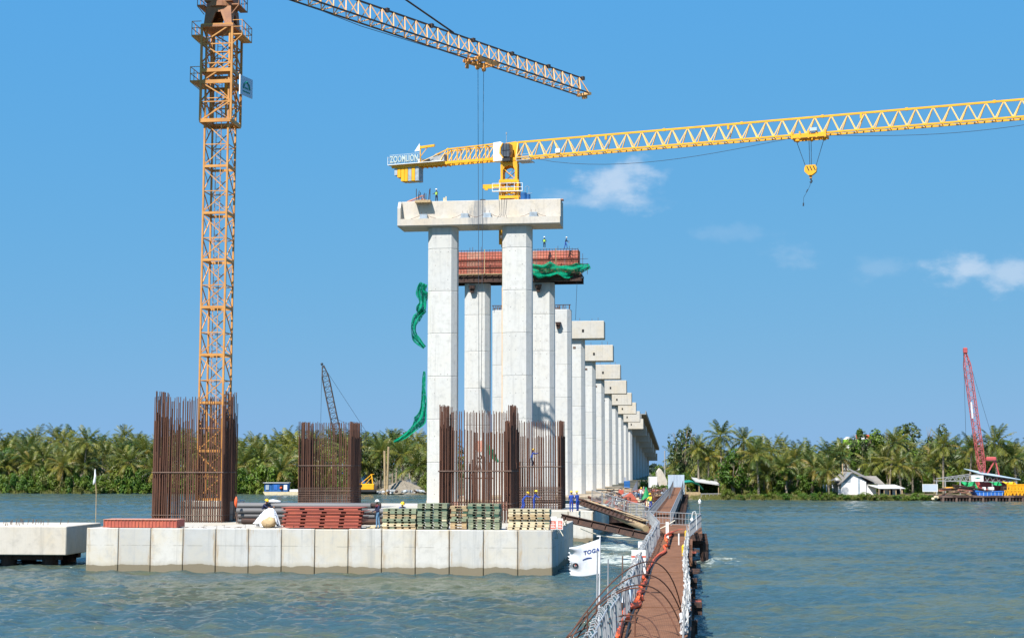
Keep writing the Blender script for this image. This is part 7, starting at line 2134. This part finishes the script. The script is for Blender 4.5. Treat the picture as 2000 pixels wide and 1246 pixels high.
b.build('roof', M['roof_grey'], hs_)
# right roof slope is long and reaches over a lower wing
xe = P(1713, 942).x; zee = P(1713, 944).z
b = MB(); b.rings([[(xm_, Yh - .5, zr + .001), (xe, Yh - .5, zee), (xe, Yh - .5, zee - .12), (xm_, Yh - .5, zr - .119)], [(xm_ + 1.2, Yh + 9.3, zr + .8), (xe + 1.2, Yh + 9.3, zee + .8), (xe + 1.2, Yh + 9.3, zee + .68), (xm_ + 1.2, Yh + 9.3, zr + .68)]]); b.build('roof', M['roof_grey'], hs_)
b = MB(); b.box(xr + .003, Yh + .4, zb, P(1712, 960).x, Yh + 8, zee - .3); b.build('wing_wall', M['house_white'], hs_)
b = MB(); b.poly([P(1646, 942, -.06), P(1655, 922, -.06), P(1662, 924, -.06), P(1661, 941, -.06)], [(0, 1, 2, 3)]); b.build('gable_sheet', M['tin_sheet'], hs_); C.objects[-1].data.materials[0] = M['plastic_grey']
for x0, x1, y0, y1 in ((1637, 1642, 955, 963), (1676, 1679, 930, 966)): b = MB(); a, c2 = P(x0, y1, -.05), P(x1, y0, -.05); b.box(a.x, Yh - .06, a.z, c2.x, Yh - .035, c2.z); b.build('door', M['plastic_grey'], hs_)
# lean-to with pale roof to the right
b = MB(); a, c2, d_ = P(1695, 946, -1.5), P(1752, 946), P(1763, 954, -2.5); b.rings([[(P(1694, 946).x, Yh + .2, P(1694, 946).z), (P(1748, 946).x, Yh + .2, P(1748, 946).z), (P(1748, 946).x, Yh + .2, P(1748, 946).z - .08), (P(1694, 946).x, Yh + .2, P(1694, 946).z - .08)], [(P(1712, 953).x, Yh - 2.2, P(1712, 953).z), (P(1763, 953).x, Yh - 2.2, P(1763, 953).z), (P(1763, 953).x, Yh - 2.2, P(1763, 953).z - .08), (P(1712, 953).x, Yh - 2.2, P(1712, 953).z - .08)]]); b.build('lean_to_roof', M['roof_light'], hs_)
MB().box(P(1716, 960).x, Yh - .3, zb, P(1758, 960).x, Yh + .15, P(1740, 949).z).build('lean_to_wall', M['house_white'], hs_)
for px in (1712, 1722, 1733, 1745, 1757): MB().box(P(px, 960).x - .08, Yh - 2.0, .3, P(px, 960).x + .08, Yh - 1.86, P(px, 954).z).build('post', M['timber'], hs_)
for px in (1719, 1735, 1750): MB().box(P(px, 960).x, Yh - .34, .9, P(px + 7, 960).x, Yh - .303, P(px, 952).z).build('opening', M['dark_open'], hs_)
b = MB(); gz0 = P(1730, 930).z; b.rings([[(P(1702, 940).x, Yh + 6, P(1702, 944).z), (P(1743, 940).x, Yh + 6, P(1743, 946).z), (P(1735, 930).x, Yh + 10, gz0), (P(1696, 930).x, Yh + 10, gz0)], [(P(1702, 940).x, Yh + 6, P(1702, 944).z - .1), (P(1743, 940).x, Yh + 6, P(1743, 946).z - .1), (P(1735, 930).x, Yh + 10, gz0 - .1), (P(1696, 930).x, Yh + 10, gz0 - .1)]]); b.build('rear_roof', M['roof_grey'], hs_)
b = MB(); b.box(P(1651, 900).x, Yh + 3, zr - .5, P(1653, 900).x, Yh + 3.2, P(1652, 905).z); b.build('chimney_pole', M['timber'], hs_)
# porch left of the house
sh_ = thing('shed', 'pale open shed with posts left of the white house', 'shed', (0, 0, 0))
b = MB(); b.rings([[(P(1628, 940).x, Yh + 1, P(1628, 938).z), (P(1643, 940).x, Yh + 1, P(1643, 934).z), (P(1643, 940).x, Yh + 1, P(1643, 936).z), (P(1628, 940).x, Yh + 1, P(1628, 940).z)], [(P(1628, 940).x, Yh + 6, P(1628, 938).z), (P(1643, 940).x, Yh + 6, P(1643, 934).z), (P(1643, 940).x, Yh + 6, P(1643, 936).z), (P(1628, 940).x, Yh + 6, P(1628, 940).z)]]); b.build('roof', M['roof_light'], sh_)
for px in (1611, 1617, 1629, 1641): MB().box(P(px, 960).x - .1, Yh + 1.2, .3, P(px, 960).x + .1, Yh + 1.4, P(px, 946).z).build('post', M['house_white'], sh_)
b = MB(); b.box(P(1629, 960).x, Yh + 5, .3, P(1643, 960).x, Yh + 5.2, P(1640, 940).z); b.build('back_wall', M['house_white'], sh_)
# silo plant
Ys = 345.0; si = thing('batching_plant', 'white and lime green silo plant rising behind the trees', 'silo', (0, 0, 0)); Q = lambda px, py: at(px, py, Ys)
for px0, px1, lb in ((1646, 1666, 0), (1668, 1700, 1)):
    xc, r_ = (Q(px0, 880).x + Q(px1, 880).x) / 2, (Q(px1, 880).x - Q(px0, 880).x) / 2
    for y0, y1, mt in ((858, 869, 'lime'), (869, 878, 'house_white'), (878, 893, 'lime'), (893, 918, 'house_white')): b = MB(); b.tube([(xc, Ys, Q(px0, y1).z + .01), (xc, Ys, Q(px0, y0).z)], r_, 16); b.build('silo_ring', M[mt], si)
    b = MB(); b.tube([(xc, Ys, Q(px0, 858).z), (xc, Ys, Q(px0, 853).z)], [r_ * .9, r_ * .3], 12); b.build('silo_top', M['roof_light'], si)
    for k in (-1, 1): b = MB(); b.box(xc + k * r_ * .7 - .15, Ys, .5, xc + k * r_ * .7 + .15, Ys + .3, Q(px0, 918).z); b.build('leg', M['house_white'], si)
for px, y0, y1, mt in ((1675, 849, 856, 'orange_net'), (1694, 849, 856, 'orange_net')): b = MB(); b.box(Q(px - 3, y0).x, Ys - .4, Q(px, y1).z, Q(px + 3, y0).x, Ys + .4, Q(px, y0).z); b.build('vent_box', M[mt], si)
b = MB(); b.beam(Q(1640, 894), Q(1695, 917), .5, .5); b.build('conveyor', M['green_net'], si)
b = MB(); b.box(Q(1640, 970).x, Ys + 1, .5, Q(1700, 970).x, Ys + 4, Q(1640, 930).z); b.build('plant_base', M['house_white'], si)
# notice board
nb = thing('notice_board', 'blank pale blue board on posts right of the white house', 'sign', at(1802, 972, 291)); w_ = at(1832, 960, 291).x - at(1802, 960, 291).x; z0_ = at(1810, 960, 291).z - nb.location.z; z1_ = at(1810, 945, 291).z - nb.location.z
MB().box(.05, -.03, z0_ + .05, w_ - .05, .03, z1_ - .05).build('board', M['tin_sheet'], nb)
b = MB(); b.box(0, -.05, z0_, w_, -.031, z0_ + .09); b.box(0, -.05, z1_ - .09, w_, -.031, z1_); b.box(0, -.05, z0_ + .091, .09, -.031, z1_ - .091); b.box(w_ - .09, -.05, z0_ + .091, w_, -.031, z1_ - .091); b.build('frame', M['white'], nb)
for x in (.3, w_ - .4): MB().box(x, .031, -.5, x + .1, .13, z1_).build('post', M['timber'], nb)
# red lattice boom crane
Yr = 294.0; foot, tip = at(1921, 936, Yr), at(1885, 686, Yr); rc = thing('crawler_crane', 'red lattice boom crane standing in the yard on the right bank', 'crane', (foot.x, Yr, .8)); o_ = Vector((foot.x, Yr, .8))
lattice_boom(rc, foot - o_, tip - o_, 1.2, 30, .13, .07, [M['red_crane'], M['pink_lacing']], .2)
tl_ = tip - o_; fl_ = foot - o_
b = MB(); b.tube([tl_ + Vector((-.35, 0, 0)), Vector((tl_.x - .35, 0, 9.5))], .035, 4); b.tube([tl_ + Vector((.3, 0, -.2)), (3.2, 1.5, 8.6)], .03, 4); b.build('hoist_rope', M['cable'], rc)
b = MB(); b.bbox(tl_.x - .35, -.4, tl_.z - .4, tl_.x + .4, .4, tl_.z + .7, .1); b.build('boom_tip', M['red_crane'], rc)
u_ = .60; q_ = fl_ * (1 - u_) + tl_ * u_; q2 = fl_ * .47 + tl_ * .53 - Vector((0, 0, 0)); b = MB(); b.rings([[q_ + Vector((-.62, -.7, 0)), q_ + Vector((-.32, -.7, 0)), q2 + Vector((-.32, -.7, -1.4)), q2 + Vector((-.62, -.7, -1.4))], [q_ + Vector((-.62, -.66, 0)), q_ + Vector((-.32, -.66, 0)), q2 + Vector((-.32, -.66, -1.4)), q2 + Vector((-.62, -.66, -1.4))]]); b.build('boom_banner', M['white'], rc)
b = MB(); b.bbox(-1.5, -1.6, 1.0, 4.2, 1.6, 3.4, .15); b.build('house', M['red_crane'], rc); [MB().bbox(-3, y - .5, 0, 4, y + .5, 1.0, .3).build('crawler_track', M['black'], rc) for y in (-2.1, 2.1)]
b = MB(); b.beam((.2, 0, 3.4), (2.4, 0, 7.0), .22); b.beam((3.2, 0, 3.4), (2.4, 0, 7.0), .22); b.bbox(.6, -.5, 6.8, 2.6, .5, 7.6, .2); b.build('a_frame', M['red_crane'], rc)
# open truss roof
Yt = 291.0; T = lambda px, py: at(px, py, Yt); tr_ = thing('truss_shed', 'open steel truss shed with a pale blue roof at the right edge', 'shed', (0, 0, 0))
for dy in (0, 6):
    b = MB(); V = lambda px, py: T(px, py) + Vector((0, dy, 0)); b.beam(V(1840, 939), V(1985, 941), .14); b.beam(V(1845, 935), V(1912, 926), .13); b.beam(V(1912, 926), V(1990, 938), .13)
    for k in range(11):
        px = 1862 + k * 11; yt = 935 - (px - 1845) / 67 * 9 if px < 1912 else 926 + (px - 1912) / 78 * 12; yt2 = 935 - (px + 5.5 - 1845) / 67 * 9 if px + 5.5 < 1912 else 926 + (px + 5.5 - 1912) / 78 * 12
        b.beam(V(px, 939.5), V(px + 5.5, yt2), .08); b.beam(V(px + 5.5, yt2), V(px + 11, 940), .08)
    b.build('truss', M['galv'], tr_)
    for px in (1846, 1893, 1938, 1985): p = V(px, 940); b = MB(); b.box(p.x - .1, p.y - .1, .4, p.x + .1, p.y + .1, p.z); b.build('post', M['galv'], tr_)
p0, p1 = T(1910, 925), T(1992, 937); b = MB(); b.rings([[p0 + Vector((0, -.4, .02)), p1 + Vector((0, -.4, .02)), p1 + Vector((0, -.4, .14)), p0 + Vector((0, -.4, .14))], [p0 + Vector((0, 9, .9)), p1 + Vector((0, 9, .02)), p1 + Vector((0, 9, .14)), p0 + Vector((0, 9, 1.02))]]); b.build('roof', M['blue_pale'], tr_)
b = MB(); a, c2 = T(1896, 940), T(1919, 928); b.box(a.x, Yt - .5, a.z, c2.x, Yt - .42, c2.z); b.build('sign_board', M['white'], tr_); b = MB(); a, c2 = T(1902, 934), T(1914, 932.5); b.extr_y([(a.x, (a.z + c2.z) / 2), ((a.x + c2.x) / 2, a.z - .05), (c2.x, (a.z + c2.z) / 2), ((a.x + c2.x) / 2, c2.z + .05)], Yt - .53, Yt - .503); b.build('emblem', M['teal_tarp'], tr_)


def ybox(name, lab, cat, px0, px1, y0, y1, Y__, mat, depth=2.5, extra=None, group=None):
    a, c2 = at(px0, y1, Y__), at(px1, y0, Y__); rt = thing(name, lab, cat, (a.x, Y__, a.z), 0, group); w_, h_ = c2.x - a.x, c2.z - a.z
    b = MB(); b.bbox(0, 0, 0, w_, depth, h_, min(.06, h_ * .2)); b.build('body', M[mat], rt)
    if extra: extra(rt, w_, h_)
    return rt


def tarp_sag(lab, px0, px1, y0, y1, Y__, mat):
    a, c2 = at(px0, y0, Y__), at(px1, y0 + 2, Y__); zb_ = at(px0, y1, Y__).z; rs = []; n = 12
    for j in range(6):
        v_ = j / 5; rs.append([(a.x + (c2.x - a.x) * (i / n) * (1 - .0 * v_) + .3 * v_, Y__ + .4 * math.sin(i * 1.1 + j) - v_ * .6, a.z + (zb_ - a.z) * v_ * (.45 + .55 * (i / n) ** .7) - .25 * math.sin(math.pi * i / n)) for i in range(n + 1)])
    b = MB(); b.rings([[*r_, *[(x, y + .05, z) for x, y, z in reversed(r_)]] for r_ in rs]); return tag(b.build('tarpaulin', M[mat], None), lab, 'tarpaulin')


tarp_sag('green tarpaulin sagging under the truss shed left of the red crane', 1877, 1905, 939, 957, 288.5, 'green_tarp')
tarp_sag('small green tarpaulin right of the red crane under the truss shed', 1931, 1951, 939, 947, 288.5, 'green_tarp')
tarp_sag('yellow tarpaulin roof over the yard at the right edge', 1957, 1982, 939, 950, 287.5, 'hat_yellow')
def win(rt, w_, h_):
    for k in range(3): MB().box(w_ * (.1 + .3 * k), -.03, h_ * .3, w_ * (.28 + .3 * k), -.002, h_ * .8).build('window', M['dark_open'], rt)
ybox('machine', 'small yellow machine at the left end of the yard', 'machine', 1849, 1862, 951, 957, 290, 'yellow', 2, win)
ybox('container', 'dark container under the truss shed behind the blue barges', 'container', 1918, 1958, 944, 957, 293, 'dark_chord', 2.5, win)
ybox('machine', 'orange box machine beside the green tarpaulin', 'machine', 1905, 1912, 949, 958, 289.5, 'orange_net', 1.5, win)
ybox('cabin', 'small dark cabin under the yellow tarpaulin', 'cabin', 1960, 1978, 950, 960, 290, 'dark_chord', 2, win)
for px in (1922, 1933): ybox('tank', '%s white tank standing behind the blue hull in the yard' % ('left' if px < 1930 else 'right, wider'), 'tank', px, px + (4 if px < 1930 else 9), 951, 957, 287.5, 'white', 1.2)
# blue hulls and orange lattice sections
a, c2 = at(1904, 969, 283.5), at(1962, 957, 283.5); bh = thing('barge', 'worn blue barge hull lying on the yard quay', 'barge', (a.x, 283.5, a.z)); w_, h_ = c2.x - a.x, c2.z - a.z
b = MB(); b.extr_y([(.6, 0), (w_ - .5, 0), (w_, h_ * .85), (w_ * .5, h_ * .7), (0, h_)], 0, 3); b.build('hull', M['barge_blue'], bh); b = MB(); b.box(.1, -.06, h_ * .66, w_ - .1, -.003, h_ * .76); b.build('rub_rail', M['blue_tank'], bh)
for k in range(7): b = MB(); b.box(.9 + k * .72, -.05, .05, .98 + k * .72, -.004, h_ * .65); b.build('rib', M['blue_pale'], bh)
for k, (px0, px1, y0, y1) in enumerate(((1972, 2010, 945, 957), (1968, 2010, 957, 969))):
    a, c2 = at(px0, y1, 284.5 + k * -.3), at(px1, y0, 284.5); rt = thing('lattice_section', '%s orange lattice section stored at the right edge of the quay' % ('upper' if k == 0 else 'lower'), 'crane section', (a.x, 284.5, a.z)); w_, h_ = c2.x - a.x, c2.z - a.z; b = MB()
    for y in (0, 1.3):
        for z in (0.05, h_ - .1): b.beam((0, y, z), (w_, y, z), .16)
        for j in range(6): x = j * w_ / 6; b.beam((x, y, 0), (x + w_ / 12, y, h_ - .1), .13); b.beam((x + w_ / 12, y, h_ - .1), (x + w_ / 6, y, 0), .13); b.beam((x, y, 0), (x, y, h_), .12)
    b.build('frame', M['yellow'], rt); C.objects[-1].data.materials[0] = M['orange_tower'] if 'orange_tower' in M else M['yellow']
# rusty quay on piles
a, c2 = at(1840, 978, 282), at(2060, 978, 282); qy = thing('quay', 'rusty brown quay on short piles along the yard', 'quay', (a.x, 281.6, 0)); w_ = c2.x - a.x
for k in range(11): MB().box(k * w_ / 11 + .02, 0, .72, (k + 1) * w_ / 11 - .02, 6, 1.02 + .06 * (k % 2)).build('deck_beam', M['rust_dark'] if k % 3 else M['rust_tie'], qy)
for k in range(34): MB().tube([(.2 + k * w_ / 34, .25, -1), (.2 + k * w_ / 34, .25, .71)], .16 if k % 4 else .26, 7).build('pile', M['rust_tie'] if k % 4 == 0 else M['rust_dark'], qy)
MB().box(0, 1.2, -.5, w_, 1.4, .7).build('back_sheet', M['rust_dark'], qy)
for k in range(26):
    px = rz_.uniform(1845, 1902); p = at(px, 965, 285); b = MB(); mk_beam(b) if k % 2 else mk_plank(b); tag(b.build('scrap_steel', M[rz_.choice(['rust_dark', 'rust_tie', 'red_form_pale', 'timber'])], None, (p.x, 284 + rz_.uniform(-1, 2), 1.2 + rz_.uniform(0, 1.3)), (rz_.uniform(-.2, .2), rz_.uniform(-.3, .3), rz_.uniform(-.5, .5))), 'rusty scrap beam, %s in the heap left of the blue barge' % count('scrap'), 'scrap', 'scrap beams on the quay')
for k in range(14):
    px = rz_.uniform(1818, 1845); p = at(px, 970, 284); b = MB(); b.rings(lump((0, 0, 0), rz_.uniform(.25, .5), .3, .25, k + 60, 7, 5, .25)); tag(b.build('rock', M['timber_pale'], None, (p.x, 284 + rz_.uniform(-.5, 1.5), .35 + rz_.uniform(0, .4))), 'pale rock tumbled at the left end of the quay', 'rock', 'rocks by the quay')

# pale things on the bank between the far piers and the tin screen
def pbox(name, lab, cat, px0, px1, y0, y1, Y__, mat, depth=3): return ybox(name, lab, cat, px0, px1, y0, y1, Y__, mat, depth)


pbox('hut', 'small whitish hut wall at the foot of the bridge deck, left of the tin screen', 'hut', 1270, 1284, 931, 956, 318, 'house_white', 4)
a, c2 = at(1284, 952, 322), at(1303, 914, 322); b = MB(); w_ = c2.x - a.x; h_ = c2.z - a.z
b.extr_y([(0, -1), (w_, -1), (w_, h_ * .35), (w_ * .75, h_ * .62), (w_ * .45, h_ * .9), (w_ * .25, h_), (0, h_ * .8)], 0, 3); tag(b.build('concrete_stub', M['conc_cap'], None, a), 'pale stepped concrete stub wall by the bridge end, right of the small hut', 'wall stub')
a = at(1299, 950, 325); tag(MB().tube([(a.x, 325, .5), (a.x, 325, at(1299, 880, 325).z)], .14, 8).build('utility_pole', M['galv']), 'grey utility pole at the bank end of the bridge', 'pole')
for px, y_, w_, h_, l_ in ((1282, 306, 3.0, 2.0, True), (1292, 310, 3.2, 2.2, False), (1273, 312, 2.6, 1.6, False), (1300, 316, 3, 1.8, False), (1262, 340, 5, 3, False), (1310, 345, 6, 5, False), (1296, 380, 8, 6, False)):
    bush(at(px, 950, y_).x, y_, .6, w_, h_, 'shrub on the bank before the bridge end, %s from the camera' % count('be'), 'shrubs at the bridge end', l_, 4000 + px)
for k, (px, w_) in enumerate(((1248, 1.6), (1262, 2.2), (1274, 1.8))):
    p = at(px, 952, 283); b = MB(); b.rings(lump((0, 0, 0), w_, .9, .55, 90 + k, 16, 8, .3, -.1)); tag(b.build('tarpaulin_heap', M['red_form_bright'], None, (p.x, 281, 1.7)), 'salmon tarpaulin heap at the far end of the trestle, %s from left' % ordw(k + 1), 'tarpaulin')
